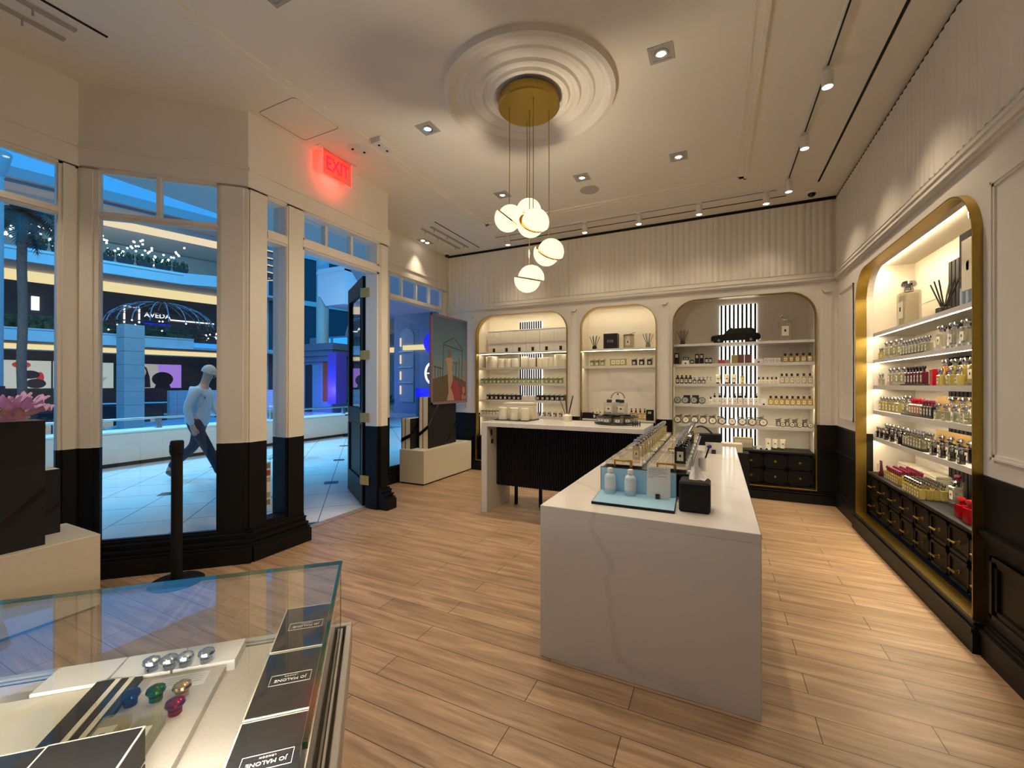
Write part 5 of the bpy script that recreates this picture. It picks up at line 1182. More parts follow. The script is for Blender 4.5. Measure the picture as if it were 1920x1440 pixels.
for i, a in enumerate((-150, -112, -72, -32, 10, 55, 110, 165)):
    put('stand_jar', k_candle(CLEARX, LIDD, 0.115, 0.056, GREENG), 'candle', (-1.02 + 0.175 * math.cos(R_(a)), 4.82 + 0.175 * math.sin(R_(a)), DZ + 0.024), 0,
        'wide glass candle on %s of the lower tier, desk stand' % ('left front', 'front left', 'front right', 'right front', 'right side', 'back right', 'back', 'left side')[i], 'lower tier candles')
for i, (dx, dy) in enumerate(((-0.068, -0.07), (0.068, -0.07), (0.0, 0.075))):
    put('tall_candle', k_lotion(CLEARX, LIDD, 0.115, 0.09, 0.13, False, LABEL), 'candle', (-1.02 + dx, 4.82 + dy, DZ + 0.112), 0, 'square glass jar with black cap on %s of the upper tier' % ('left', 'right', 'back')[i], 'upper tier jars')
hg = thing('gift_tag_ornament', 'pale gift tag with copper ring handle on top of the desk stand', 'ornament', (-1.01, 4.83, DZ + 0.276))
b = MB(); b.tube([(0.075 * math.cos(math.pi * i / 14.0), 0, 0.010 + 0.075 * math.sin(math.pi * i / 14.0)) for i in range(15)], 0.008, 8); b.build('ring_handle', COPPER, hg)
b = MB(); b.prism([(-0.032, 0), (0.032, 0), (0.032, 0.035), (0.0, 0.055), (-0.032, 0.035)], -0.006, 0.006, 'y'); b.build('tag', WHITE, hg)
b = MB(); b.box(-0.008, -0.004, 0.048, 0.008, 0.004, 0.068); b.build('knot', BLACKM, hg)
for i in range(4):
    b = MB(); x, y = -0.80 + 0.022 * i, 4.58 + 0.012 * i; b.cyl((x, y), 0.005, DZ, DZ + 0.055, 10); tag(b.build('sample_vial', BLACKG), 'thin black sample vial right of the tiered stand, %s from left' % ORD[i], 'vial', 'sample vials')
# ------------------------------------------------------------------ window plinths with giant gift boxes
def plinth(label, x0, x1, y0, y1, h):
    o = thing('display_plinth', label, 'plinth', ((x0 + x1) / 2, (y0 + y1) / 2, 0)); a, c = (x1 - x0) / 2, (y1 - y0) / 2
    b = MB(); b.bbox(-a, -c, 0.02, a, c, h, 0.004); b.build('body', CREAMP, o)
    b = MB(); b.box(-a + 0.02, -c + 0.02, 0, a - 0.02, c - 0.02, 0.02); b.build('foot', BLACKM, o)
plinth('long low cream plinth under the poster by the back corner', -4.375, -3.915, 5.09, 6.44, 0.515)
plinth('long low cream plinth at left carrying black boxes and pink tissue flower', -4.25, -3.735, -0.15, 1.365, 0.495)
def giant(label, x, y, z, rz, L, W, H, lean=0):
    """upright black gift box: dark covers, cream sides, black ribbon on the slant; local x = thickness, y = length"""
    o = thing('giant_gift_box', label, 'gift box', (x, y, z), rz)
    b = MB(); b.box(-W, 0.006, 0.0, 0.0, L, H); b.build('carton', CREAM, o)
    b = MB(); b.box(-0.004, 0, 0, 0.006, L, H).box(-W - 0.006, 0, 0, -W + 0.004, L, H); b.build('cover', CHAR, o)
    b = MB(); b.box(-W * 0.62, 0.002, 0.001, -W * 0.56, 0.0062, H + 0.001).box(-W * 0.62, 0.002, H, -W * 0.56, L, H + 0.001); b.build('lid_gap', BLACKM, o)
    b = MB(); z0, z1 = H * 0.22, H * 0.40
    b.prism([(-W - 0.008, z0), (0.008, z1), (0.008, z1 + 0.055), (-W - 0.008, z0 + 0.055)], -0.004, 0.004, 'y')
    b.prism([(-0.002, z1), (L * 0.42, H + 0.0015), (L * 0.42 + 0.06, H + 0.0015), (-0.002, z1 + 0.055)], 0.006, 0.0085, 'x')
    b.prism([(L * 0.62, 0.0), (L, H * 0.42), (L, H * 0.47), (L * 0.58, 0.0)], 0.006, 0.0085, 'x')
    b.build('ribbon', BLACKG, o)
giant('tall upright black gift box with slanted ribbon on plinth under the poster', -4.005, 5.31, 0.515, R_(4.0), 0.86, 0.165, 0.79)
giant('short upright black gift box left of the tall one under the poster', -4.215, 5.15, 0.515, R_(2.0), 0.60, 0.165, 0.465)
giant('tall black gift box carrying the pink tissue flower on left plinth', -3.80, 0.25, 0.495, 0, 0.87, 0.165, 0.78)
giant('short black gift box behind the flower box on left plinth', -4.03, 0.50, 0.495, 0, 0.76, 0.15, 0.43)
fl = thing('tissue_flower', 'big pink folded tissue paper flower on top of tall black box', 'paper flower', (-3.885, 1.00, 1.275))
for ring, (n, r0, r1, h0, h1, wd) in enumerate(((11, 0.05, 0.20, 0.02, 0.085, 0.085), (9, 0.03, 0.155, 0.03, 0.135, 0.075), (6, 0.01, 0.085, 0.03, 0.155, 0.06))):
    for i in range(n):
        a = 2 * math.pi * (i + 0.5 * ring) / n + random.uniform(-.12, .12); k = random.uniform(0.85, 1.1)
        b = MB(); b.T = Matrix.Rotation(a, 4, 'Z'); vs = []; m_ = 6; q = 5
        for j in range(m_ + 1):
            t = j / m_; r = (r0 + (r1 - r0) * t) * (k if j else 1); z = h0 + (h1 - h0) * math.sin(t * 1.45) * k; wj = wd * (0.25 + 0.9 * t) * (1 - 0.35 * t * t)
            for c in range(q):
                s_ = (c / (q - 1) - 0.5) * 2; vs.append((r, s_ * wj * 0.6, z + 0.018 * t * (abs(s_) - 0.4) + 0.012 * math.sin(c * 2.2 + j)))
        b._add(vs, [(j * q + c, j * q + c + 1, (j + 1) * q + c + 1, (j + 1) * q + c) for j in range(m_) for c in range(q - 1)], True)
        b._add([(x, y, z - 0.004) for x, y, z in vs], [(j * q + c, j * q + c + 1, (j + 1) * q + c + 1, (j + 1) * q + c) for j in range(m_) for c in range(q - 1)], True)
        b.build('petal', PINKT, fl)
b = MB(); b.lathe([(0, 0.0), (0.06, 0.0), (0.08, 0.02), (0.05, 0.05), (0, 0.05)], n=16); b.build('heart', PINKT, fl)
# hanging poster
po = thing('hanging_poster', 'large hanging poster of person in pale dress among red flowers', 'poster', (-3.98, 5.36, 1.19), R_(90))
PW, PH = 1.04, 1.43
b = MB(); b.box(0, 0.012, 0, PW, 0.04, PH); b.build('panel', mat('mauve_board', (0.20, 0.12, 0.20), 0.5), po)
b = MB(); b.box(0, 0, 0, PW, 0.012, 0.04).box(0, 0, PH - 0.03, PW, 0.012, PH).box(0, 0, 0, 0.035, 0.012, PH).box(PW - 0.035, 0, 0, PW, 0.012, PH); b.build('border', mat('mauve_border', (0.26, 0.16, 0.26), 0.5), po)
def pm(n, c): return mat('print_' + n, c, 0.45)
def skyprint():
    m = bpy.data.materials.new('print_dusk_sky'); m.use_nodes = True; nt = m.node_tree; bb = nt.nodes['Principled BSDF']
    tc = nt.nodes.new('ShaderNodeTexCoord'); sp = nt.nodes.new('ShaderNodeSeparateXYZ'); mp = nt.nodes.new('ShaderNodeMapRange'); r = nt.nodes.new('ShaderNodeValToRGB')
    mp.inputs[1].default_value = 0.45; mp.inputs[2].default_value = 1.4
    e = r.color_ramp.elements; e[0].color = (0.20, 0.30, 0.33, 1); e[1].color = (0.055, 0.12, 0.24, 1); e.new(0.4).color = (0.10, 0.22, 0.32, 1)
    nt.links.new(tc.outputs['Object'], sp.inputs[0]); nt.links.new(sp.outputs['Z'], mp.inputs[0]); nt.links.new(mp.outputs[0], r.inputs[0]); nt.links.new(r.outputs[0], bb.inputs['Base Color'])
    bb.inputs['Roughness'].default_value = 0.45; return m
b = MB(); b.box(0.035, 0.004, 0.04, PW - 0.035, 0.0121, PH - 0.03); b.build('print', skyprint(), po)
def flat(nm, poly, m_, d): b = MB(); b.prism(poly, 0.004 - d * 0.0006, 0.0045, 'y'); b.build(nm, m_, po)
flat('printed_field', [(0.035, 0.04), (PW - 0.035, 0.04), (PW - 0.035, 0.36), (0.50, 0.50), (0.36, 0.46), (0.035, 0.40)], pm('field', (0.11, 0.085, 0.045)), 1)
b = MB(); dk_ = pm('pole', (0.035, 0.035, 0.04))
for (x0, z0, x1, z1) in ((0.30, 0.36, 0.33, 0.98), (0.86, 0.36, 0.89, 0.90), (0.33, 0.98, 0.62, 1.10), (0.62, 1.10, 0.89, 0.92), (0.33, 0.965, 0.90, 0.895), (0.06, 0.60, 0.30, 0.57), (0.10, 0.42, 0.10, 0.60), (0.18, 0.42, 0.18, 0.59), (0.24, 0.42, 0.24, 0.58), (0.69, 0.4, 0.70, 0.70), (0.78, 0.38, 0.79, 0.78)):
    d_ = Vector((x1 - x0, z1 - z0)).normalized(); p_ = Vector((-d_.y, d_.x)) * 0.007
    b.prism([(x0 + p_.x, z0 + p_.y), (x1 + p_.x, z1 + p_.y), (x1 - p_.x, z1 - p_.y), (x0 - p_.x, z0 - p_.y)], 0.0028, 0.004, 'y')
b.build('printed_frame', dk_, po)
dr = pm('dress', (0.50, 0.33, 0.25))
flat('printed_dress', [(0.40, 0.74), (0.47, 0.76), (0.54, 0.77), (0.60, 0.72), (0.565, 0.60), (0.60, 0.40), (0.55, 0.30), (0.47, 0.17), (0.46, 0.33), (0.44, 0.55)], dr, 3)
flat('printed_dress', [(0.42, 0.05), (0.64, 0.05), (0.60, 0.16), (0.53, 0.26), (0.46, 0.16)], dr, 3)
flat('printed_head', [(0.47, 0.76), (0.465, 0.84), (0.49, 0.895), (0.53, 0.895), (0.555, 0.84), (0.54, 0.76)], pm('skin', (0.18, 0.10, 0.07)), 4)
flat('printed_arm', [(0.36, 0.715), (0.41, 0.74), (0.41, 0.70), (0.37, 0.69)], pm('arm', (0.45, 0.30, 0.24)), 4)
flat('printed_arm', [(0.59, 0.70), (0.74, 0.69), (0.74, 0.665), (0.59, 0.67)], pm('arm2', (0.16, 0.09, 0.07)), 4)
flat('printed_flowers', [(0.54, 0.14), (0.50, 0.20), (0.56, 0.34), (0.66, 0.42), (0.74, 0.34), (0.82, 0.28), (0.86, 0.08), (0.70, 0.05), (0.62, 0.08)], mat('print_red', (0.30, 0.05, 0.07), 0.5, noise=(30, 0.7)), 2)
for x, z, r in ((0.93, 0.22, 0.06), (0.90, 0.10, 0.045), (0.97, 0.09, 0.035), (0.95, 0.42, 0.04), (0.96, 0.68, 0.05), (0.98, 0.55, 0.03)):
    flat('printed_blossom', [(x + r * (1 if k % 2 else 0.7) * math.cos(k * math.pi / 5), z + r * (1.3 if k % 2 else 0.9) * math.sin(k * math.pi / 5)) for k in range(10) if x + r * math.cos(k * math.pi / 5) < 1.0], pm('blossom', (0.50, 0.17, 0.14)), 3)
for x in (0.15, PW - 0.15):
    b = MB(); b.tube([(x, 0.025, PH), (x, 0.025, ZC - 1.19)], 0.0015, 5); b.build('wire', STEEL, po)
# stanchion
sn = thing('barrier_post', 'black barrier post on a round base in front of the bay window', 'barrier post', (-3.69, 1.79, 0))
b = MB(); b.lathe([(0, 0), (0.172, 0), (0.175, 0.006), (0.16, 0.018), (0.04, 0.028), (0, 0.028)], n=48); b.build('base', BLACKM, sn)
b = MB(); b.cyl((0, 0), 0.036, 0.02, 0.99, 28); b.build('post', BLACKM, sn)
b = MB(); b.lathe([(0, 0.965), (0.040, 0.965), (0.043, 0.972), (0.043, 1.062), (0.038, 1.074), (0, 1.074)], n=28); b.box(-0.012, -0.046, 0.985, 0.012, -0.04, 1.045).box(0.04, -0.012, 0.985, 0.046, 0.012, 1.045); b.build('belt_head', BLACKM, sn)

# ------------------------------------------------------------------ glass display case in the foreground
CR = R_(-136.4)
ca = thing('display_case', 'glass topped display case with brushed rail in the front left corner', 'display case', (-0.997, 0.905, 0), CR)
L1, L2, ZI, ZG = 1.15, 0.66, 0.78, 0.98
b = MB(); b.box(0.02, 0.03, 0.0, L1, L2 - 0.03, 0.70); b.build('cabinet', mat('taupe_panel', (0.20, 0.17, 0.14), 0.5), ca)
b = MB(); b.box(0.0, 0.0, 0.70, L1, L2, 0.752); b.build('deck', BLACK, ca)
b = MB(); b.box(0.012, 0.012, 0.752, L1 - 0.01, L2 - 0.012, ZI); b.build('lining', LINEN, ca)
b = MB()
for (x0, y0, x1, y1) in ((-0.030, -0.030, L1, -0.012), (-0.030, L2 + 0.012, L1, L2 + 0.030), (-0.030, -0.012, -0.014, L2 + 0.012)): b.bbox(x0, y0, 0.70, x1, y1, 0.783, 0.002)
for (x0, y0, x1, y1) in ((-0.006, -0.006, L1, 0.0), (-0.006, L2, L1, L2 + 0.006), (-0.006, 0.0, 0.0, L2)): b.bbox(x0, y0, 0.70, x1, y1, 0.780, 0.0012)
b.build('metal_rail', RAILM, ca)
b = MB(); b.box(-0.003, -0.003, ZG - 0.010, L1, L2 + 0.003, ZG); b.build('glass_top', CASEG, ca)
b = MB(); b.box(0.0006, 0.0006, ZI, 0.0066, L2, ZG - 0.0105); b.build('glass_side', CASEG, ca)
b = MB(); b.box(0.007, 0.0006, ZI, L1, 0.0066, ZG - 0.0105); b.build('glass_side', CASEG, ca)
b = MB(); b.box(0.007, L2 - 0.0066, ZI, L1, L2, ZG - 0.0105); b.build('glass_side', CASEG, ca)
b = MB(); b.box(-0.0042, -0.0042, ZG - 0.0102, L1, -0.0031, ZG + 0.0002).box(-0.0042, -0.0042, ZG - 0.0102, 0.0035, L2 + 0.003, ZG + 0.0002).box(-0.0008, -0.0008, ZI, 0.0004, 0.0004, ZG - 0.011); b.build('glass_edge', CASEE, ca)
cM = Matrix.Translation((-0.997, 0.905, 0)) @ Matrix.Rotation(CR, 4, 'Z')
def cl(x, y, z): return tuple(cM @ Vector((x, y, z)))
def lettered(o, cx, cy, z, s=1.0):
    b = MB(); w_, h_ = 0.040 * s, 0.0165 * s; e = 0.0008 * s
    for x0, y0, x1, y1 in ((-w_, -h_, w_, -h_ + e), (-w_, h_ - e, w_, h_), (-w_, -h_, -w_ + e, h_), (w_ - e, -h_, w_, h_)): b.box(cx + x0, cy + y0, z, cx + x1, cy + y1, z + 0.0004)
    b.build('outline', WHITEINK, o)
    text('JO MALONE', 0.0115 * s, WHITEINK, o, (cx, cy + 0.003 * s, z + 0.0006), (0, 0, 0), 'lettering', 0.0002)
    text('LONDON', 0.0050 * s, WHITEINK, o, (cx, cy - 0.0085 * s, z + 0.0006), (0, 0, 0), 'lettering', 0.0002, spacing=1.3)
def giftbox(key, label, x0, y0, x1, y1, z0, z1, s=1.0, txt=True, group=None):
    o = thing('black_gift_box', label, 'gift box', cl((x0 + x1) / 2, (y0 + y1) / 2, z0), CR, group); a, c, h = (x1 - x0) / 2, (y1 - y0) / 2, z1 - z0
    b = MB(); b.bbox(-a, -c, 0, a, c, h * 0.42, 0.001); b.build('base', CHAR, o)
    b = MB(); b.box(-a + 0.002, -c + 0.002, h * 0.42, a - 0.002, c - 0.002, h * 0.46); b.build('rim', CREAM, o)
    b = MB(); b.bbox(-a, -c, h * 0.46, a, c, h, 0.0012); b.build('lid', CHAR, o)
    e = 0.0022; b = MB()
    for q in ((-a - 0.0002, -c - 0.0002, -a + e, c), (a - e, -c - 0.0002, a + 0.0002, c), (-a, -c - 0.0002, a, -c + e), (-a, c - e, a, c + 0.0002)): b.box(q[0], q[1], h - e, q[2], q[3], h + 0.0002)
    b.build('cream_edge', CREAM, o)
    if txt: lettered(o, 0.0, 0.0, h + 0.0003, s)
giftbox('a', 'black gift box, farthest of three along right side of the glass case', 0.012, 0.012, 0.140, 0.218, ZI, 0.868, group='gift boxes in the case')
giftbox('b', 'black gift box, middle of three along right side of the glass case', 0.012, 0.224, 0.140, 0.430, ZI, 0.868, group='gift boxes in the case')
giftbox('c', 'black gift box, nearest of three along right side of the glass case', 0.012, 0.436, 0.140, 0.640, ZI, 0.868, group='gift boxes in the case')
giftbox('d', 'large black gift box at the bottom edge in front of the yellow bottles', 0.290, 0.428, 0.425, 0.640, ZI, 0.895, 1.2, group='gift boxes in the case')
giftbox('e', 'large black gift box at bottom left in the glass case', 0.430, 0.415, 0.60, 0.640, ZI, 0.885, 1.2, group='gift boxes in the case')
def board(label, x0, y0, x1, y1, z0, z1, m_):
    b = MB(); b.bbox(x0, y0, 0, x1, y1, z1 - z0, 0.0012); o = b.build('display_board', m_); o.location = (-0.997, 0.905, z0); o.rotation_euler = (0, 0, CR); tag(o, label, 'board', 'boards in the glass case')
board('linen covered board under the coloured stoppers in the glass case', 0.258, 0.112, 0.428, 0.425, ZI, 0.800, LINEN)
board('white card strip behind the silver stoppers, right one', 0.240, 0.014, 0.372, 0.110, ZI, 0.806, WHITE)
board('white card strip behind the silver stoppers, middle one', 0.376, 0.014, 0.500, 0.110, ZI, 0.806, WHITE)
board('white card strip at the left end of the row in glass case', 0.504, 0.014, 0.640, 0.110, ZI, 0.806, WHITE)
board('large cream board at the left inside the glass case', 0.520, 0.114, 0.70, 0.41, ZI, 0.800, CREAM)
ot = thing('open_gift_tray', 'open black and cream striped tray beside the yellow bottles in glass case', 'tray', cl(0.474, 0.26, ZI), CR)
b = MB(); b.box(-0.044, -0.148, 0, 0.044, 0.148, 0.006); b.build('floor', BLACKM, ot)
for i, (x0, x1, m_) in enumerate(((-0.044, -0.030, CHAR), (-0.029, -0.018, CREAM), (-0.017, -0.004, CHAR), (-0.003, 0.008, CREAM), (0.009, 0.043, CHAR))):
    b = MB(); b.box(x0, -0.148, 0.006, x1, 0.148, 0.026 + 0.001 * i); b.build('wall', m_, ot)
pc = thing('printed_leaflet', 'small printed card lying on the linen board between the stoppers', 'card', cl(0.345, 0.155, 0.8003), CR)
b = MB(); b.box(-0.06, -0.028, 0, 0.06, 0.022, 0.0012); b.build('card', WHITE, pc)
b = MB()
for i in range(4): b.box(-0.05, -0.018 + 0.008 * i, 0.0012, 0.03 - 0.01 * (i % 2), -0.017 + 0.008 * i, 0.0014)
b.build('printed_lines', INK, pc)
def stopper(m_):
    def mk(o):
        b = MB(); b.lathe([(0, 0), (0.012, 0), (0.0125, 0.001), (0.0125, 0.010), (0.009, 0.012), (0, 0.012)], n=28); b.build('collar', m_, o)
        b = MB(); b.lathe([(0.0, 0.012), (0.008, 0.012), (0.0165, 0.0165), (0.0185, 0.021), (0.0165, 0.0265), (0.010, 0.0305), (0, 0.0315)], n=32); b.build('knob', m_, o)
    return mk
for i, (x, y, z) in enumerate(((0.420, 0.095, 0.806), (0.383, 0.098, 0.806), (0.350, 0.098, 0.806), (0.306, 0.096, 0.806))):
    put('silver_stopper', stopper(CHROME), 'bottle stopper', cl(x, y, z), CR, 'shiny silver bottle stopper in the glass case, %s from left' % ORD[i], 'silver stoppers')
for nm, m_, x, y in (('blue', mat('cobalt_metal', (0.015, 0.02, 0.14), 0.12, 1.0), 0.412, 0.205), ('green', mat('emerald_metal', (0.01, 0.20, 0.05), 0.12, 1.0), 0.366, 0.205), ('golden', GOLD, 0.316, 0.208), ('red', mat('ruby_metal', (0.45, 0.008, 0.03), 0.12, 1.0), 0.308, 0.264)):
    put(nm + '_stopper', stopper(m_), 'bottle stopper', cl(x, y, 0.8005), CR, 'shiny %s bottle stopper on the linen board in glass case' % nm, 'coloured stoppers', 'bottle_stopper')
def flatbottle(juice):
    def mk(o):
        b = MB(); b.bbox(-0.024, -0.052, 0, 0.024, 0.052, 0.028, 0.004); b.build('bottle', CLEAR, o)
        b = MB(); b.box(-0.020, -0.047, 0.004, 0.020, 0.048, 0.024); b.build('perfume', juice, o)
        b = MB(); b.box(-0.016, -0.014, 0.0281, 0.016, 0.036, 0.0288); b.m(1).box(-0.005, 0.004, 0.0288, 0.005, 0.014, 0.0292); b.build('label', [LABEL, BLACKM], o)
    return mk
put('yellow_flat_bottle', flatbottle(YELL), 'bottle', cl(0.402, 0.322, 0.8005), CR, 'yellow perfume bottle lying open on linen board, left of the pair', None, 'perfume_bottle')
put('pale_flat_bottle', flatbottle(GREENG), 'bottle', cl(0.336, 0.345, 0.8005), CR, 'pale perfume bottle lying open on linen board, right of the pair', None, 'perfume_bottle')
# ------------------------------------------------------------------ the mall outside
b = MB(); b.prism([(-10.1, -14), (-3.66, -14), (-3.66, 30), (-26, 30), (-26, 12), (-10.1, 12)], -0.2, -0.003); struct(b.build('ground_walkway', MTILE))
b = MB(); b.box(-70, -40, -0.6, -10.1, 70, -0.06); struct(b.build('ground_pool', WATER))
b = MB(); b.prism([(-9.75, -14), (-4.7, -14), (-4.7, 36), (-30, 36), (-26, 24), (-12.2, 12.0), (-9.75, 8.9)], 5.2, 5.45); struct(b.build('soffit', MSOFF))
b = MB(); b.box(-4.72, -14, 3.8, -4.62, -2.5, 5.3).box(-4.85, -2.6, ZC + 0.12, -4.7, 15, 5.3).box(-4.72, 7.1, 0, -4.62, 30, 5.3); struct(b.build('wall_outside', MWARM))
def soff(o):
    b = MB(); b.lathe([(0, -0.004), (0.075, -0.004), (0.09, -0.01), (0.1, 0)], n=24); b.build('ring', WHITEP, o)
    b = MB(); b.cyl((0, 0), 0.07, -0.012, -0.005, 20); b.build('lens', emis('soffit_lens', (1, 0.95, 0.88), 5), o)
for i, (x, y) in enumerate(((-6.6, 6.9), (-7.4, 9.9), (-8.2, 14.2), (-11.5, 18.0), (-14.5, 21.0), (-16.5, 17.2))):
    put('soffit_light', soff, 'downlight', (x, y, 5.2), 0, 'round downlight in the walkway ceiling outside, %s from the shop door' % ORD[i], 'walkway downlights')
# parapet and glass rail along the atrium
pw = MB(); pw.box(-10.15, -12, 0.07, -9.80, 9.6, 0.61); b = pw; b.m(1).box(-10.12, -12, 0.0, -9.83, 9.55, 0.07); b.m(2).bbox(-10.30, -12, 0.61, -9.77, 9.7, 0.64, 0.004)
struct(b.build('wall_parapet', [MWARM, MDARK, MWHITE]))
rl = thing('glass_railing', 'glass railing with pale handrail on the low wall outside', 'railing', (-10.05, 0, 0.64))
b = MB(); b.tube([(0, -12, 0.20), (0, 9.4, 0.20)], 0.022, 10); b.build('handrail', STEEL, rl)
b = MB(); b.box(-0.006, -12, 0.0, 0.006, 9.4, 0.19); b.build('glass_panel', PANE, rl)
for y in (-4, -1.5, 1.0, 4.55, 6.9, 9.2):
    b = MB(); b.prism([(-0.05, 0), (0.05, 0), (0.03, 0.17), (-0.03, 0.17)], y - 0.04, y + 0.04, 'y'); b.build('post_clamp', STEEL, rl)
# far side of the atrium in its own plan frame
FP, FA, FN = (-40.0, 17.0), (0.254, 0.967), (0.967, -0.254)
def far(b, s0, s1, t0, t1, z0, z1): return b.obox(FP, FA, FN, s0, s1, t0, t1, z0, z1)
def fpt(s, t, z): return (FP[0] + FA[0] * s + FN[0] * t, FP[1] + FA[1] * s + FN[1] * t, z)
S0, S1 = -26, 8.5
b = MB(); far(b, S0, 3.3, -0.4, 0, 4.40, 5.27); far(b, S0, 3.3, -0.45, 0.05, 5.17, 5.27); struct(b.build('wall_fascia', MWHITE))
b = MB(); far(b, S0, 2.6, -0.4, 0, 9.70, 10.62); far(b, S0, 2.6, -0.45, 0.06, 10.42, 10.50)
b.obox(fpt(2.6, 0, 0), (0.62, 0.785), (0.785, -0.62), 0, 2.9, -0.4, 0, 9.70, 10.62); b.obox(fpt(5.1, 1.2, 0), FA, FN, 0, 1.4, -1, 0.2, 9.5, 10.7)
struct(b.build('wall_fascia', MWHITE))
b = MB(); far(b, S0, 12, -12, -0.4, 4.42, 4.6); far(b, S0, 12, -12, -0.4, 9.72, 9.9); struct(b.build('soffit', MSOFF))
b = MB(); far(b, S0, 12, -4.0, -3.5, 4.05, 4.40); far(b, S0, 12, -4.0, -3.6, 8.95, 9.70); struct(b.build('trim_12', COVE))
b = MB(); far(b, S0, 12, -4.1, -3.4, 3.22, 3.95); far(b, S0, 12, -4.3, -3.7, 5.3, 8.95); struct(b.build('wall_shops', MDARK))
b = MB(); far(b, S0, 12, -4.3, -3.7, 0, 3.3); struct(b.build('wall_shops', MDARK))
b = MB(); far(b, S0, 12, -11, -10.5, 9.9, 14.5); struct(b.build('wall_terrace', MTEAL))
# roof: dark eave, warm coved ceiling; daylight comes in over it
b = MB(); far(b, S0, 9, -1.0, -0.3, 15.2, 15.9); far(b, S0, 9, -3.0, -0.8, 15.0, 15.5); struct(b.build('roof_eave', MGREY))
b = MB(); far(b, S0, 10, -13, -2.8, 14.6, 15.0); struct(b.build('roof_ceiling', MWARM))
b = MB(); far(b, S0, 10, -3.4, -2.9, 14.1, 14.75); struct(b.build('trim_13', COVE2))
b = MB(); far(b, 9.5, 45, -2.4, -2.0, 0, 17); b.m(1)
for i in range(12): far(b, 9.5 + 3 * i, 9.7 + 3 * i, -2.0, -1.9, 0, 17)
for z in (4.4, 9.7, 14.6): far(b, 9.5, 45, -2.0, -1.85, z, z + 0.5)
struct(b.build('wall_glass', [mat('dark_glazing', (0.02, 0.05, 0.07), 0.2), MTEAL]))
# posters of the shop hoarding
def hoard(label, s0, s1, m_, extra=()):
    o = thing('hoarding_panel', label, 'hoarding', fpt((s0 + s1) / 2, -3.60, 1.2), math.atan2(FA[1], FA[0])); h = (s1 - s0) / 2
    b = MB(); b.box(-h, 0, 0, h, 0.08, 2.02); b.build('panel', m_, o)
    for k, (nm, mm, poly) in enumerate(extra):
        b = MB(); b.prism(poly, -0.02 - 0.015 * k, 0.0, 'y'); b.build(nm, mm, o)
    return o
def lit(n, c, s=0.55): return emis('lit_' + n, c, s)
def oval(cx, cz, rx, rz, n=18): return [(cx + rx * math.cos(2 * math.pi * i / n), cz + rz * math.sin(2 * math.pi * i / n)) for i in range(n)]
skin = lit('skin', (0.55, 0.30, 0.24)); hair = mat('print_hair', (0.02, 0.012, 0.012), 0.4); pale = lit('pale_print', (0.62, 0.66, 0.62)); redp = lit('red_print', (0.55, 0.06, 0.06), 0.5)
hoard('backlit hoarding of pale forms with red shapes seen left of the palm', -8.5, -4.6, pale, (('print', redp, oval(0.5, 1.7, 0.45, 0.25)), ('print', redp, oval(1.4, 0.8, 0.2, 0.4)), ('print', hair, oval(0.9, 1.0, 0.5, 0.3)), ('print', mat('print_brown', (0.2, 0.06, 0.04), 0.5), oval(1.2, 0.35, 0.5, 0.35)), ('print', skin, oval(-1.0, 0.8, 0.5, 0.6))))
hoard('backlit pale hoarding just left of the stone column', -4.5, -1.2, lit('mint_print', (0.55, 0.66, 0.64)), (('print', lit('white_print', (0.8, 0.85, 0.9)), [(-0.9, 0.1), (-0.4, 0.1), (-0.4, 2.0), (-0.9, 2.0)]), ('print', lit('teal_print', (0.25, 0.45, 0.45)), [(-0.2, 0.5), (1.3, 0.9), (0.9, 0.3)])))
hoard('backlit hoarding with dark haired face and black urn', -0.9, 3.2, lit('violet_print', (0.36, 0.20, 0.72), 0.7),
      (('print', lit('grey_print', (0.5, 0.48, 0.46)), [(-2.05, 0.0), (0.7, 0.0), (0.4, 2.0), (-2.05, 2.0)]), ('hair_print', hair, [(-1.3, 0.1), (-1.25, 1.2), (-1.0, 1.85), (-0.6, 1.95), (-0.3, 1.7), (-0.1, 0.9), (-0.05, 0.05), (-0.5, 0.05)]),
       ('face_print', skin, oval(-0.62, 1.35, 0.28, 0.42)), ('face_print', skin, oval(-1.25, 0.75, 0.25, 0.32)), ('urn_print', BLACKG, oval(0.75, 0.75, 0.72, 0.62)), ('urn_print', BLACKG, [(0.2, 0.0), (1.3, 0.0), (1.2, 0.3), (0.3, 0.3)])))
# second level: hedge, wire dome with lights and signs
b = MB(); rr = random.Random(3)
for i in range(900):
    s, z = rr.uniform(-9, 3.2), 5.3 + rr.uniform(0, 0.75); x, y, z = fpt(s, -0.5 + rr.uniform(-.2, .2), z); q = rr.uniform(0.10, 0.24); a = rr.uniform(0, 6.3)
    b.quad((x - q * math.cos(a), y - q * math.sin(a), z - q), (x + q * math.cos(a), y + q * math.sin(a), z - q * 0.6), (x + q * math.cos(a), y + q * math.sin(a), z + q), (x - q * math.cos(a), y - q * math.sin(a), z + q * 0.7))
tag(b.build('balcony_hedge', LEAF), 'dark hedge along the far second floor balcony', 'hedge', kind='stuff')
DOMEM = mat('dome_wire', (0.30, 0.36, 0.44), 0.5)
dm = thing('wire_dome', 'dark wire dome kiosk standing on the far second floor balcony', 'dome', fpt(1.5, -1.6, 5.5))
R0, H_ = 3.5, 2.7
for i in range(20):
    a = 2 * math.pi * i / 20; b = MB()
    b.tube([(R0 * math.cos(t) * math.cos(a), R0 * math.cos(t) * math.sin(a), 0.75 + (H_ - 0.75) * math.sin(t)) for t in [math.pi / 2 * k / 10 for k in range(11)]], 0.035, 5); b.build('rib', DOMEM, dm)
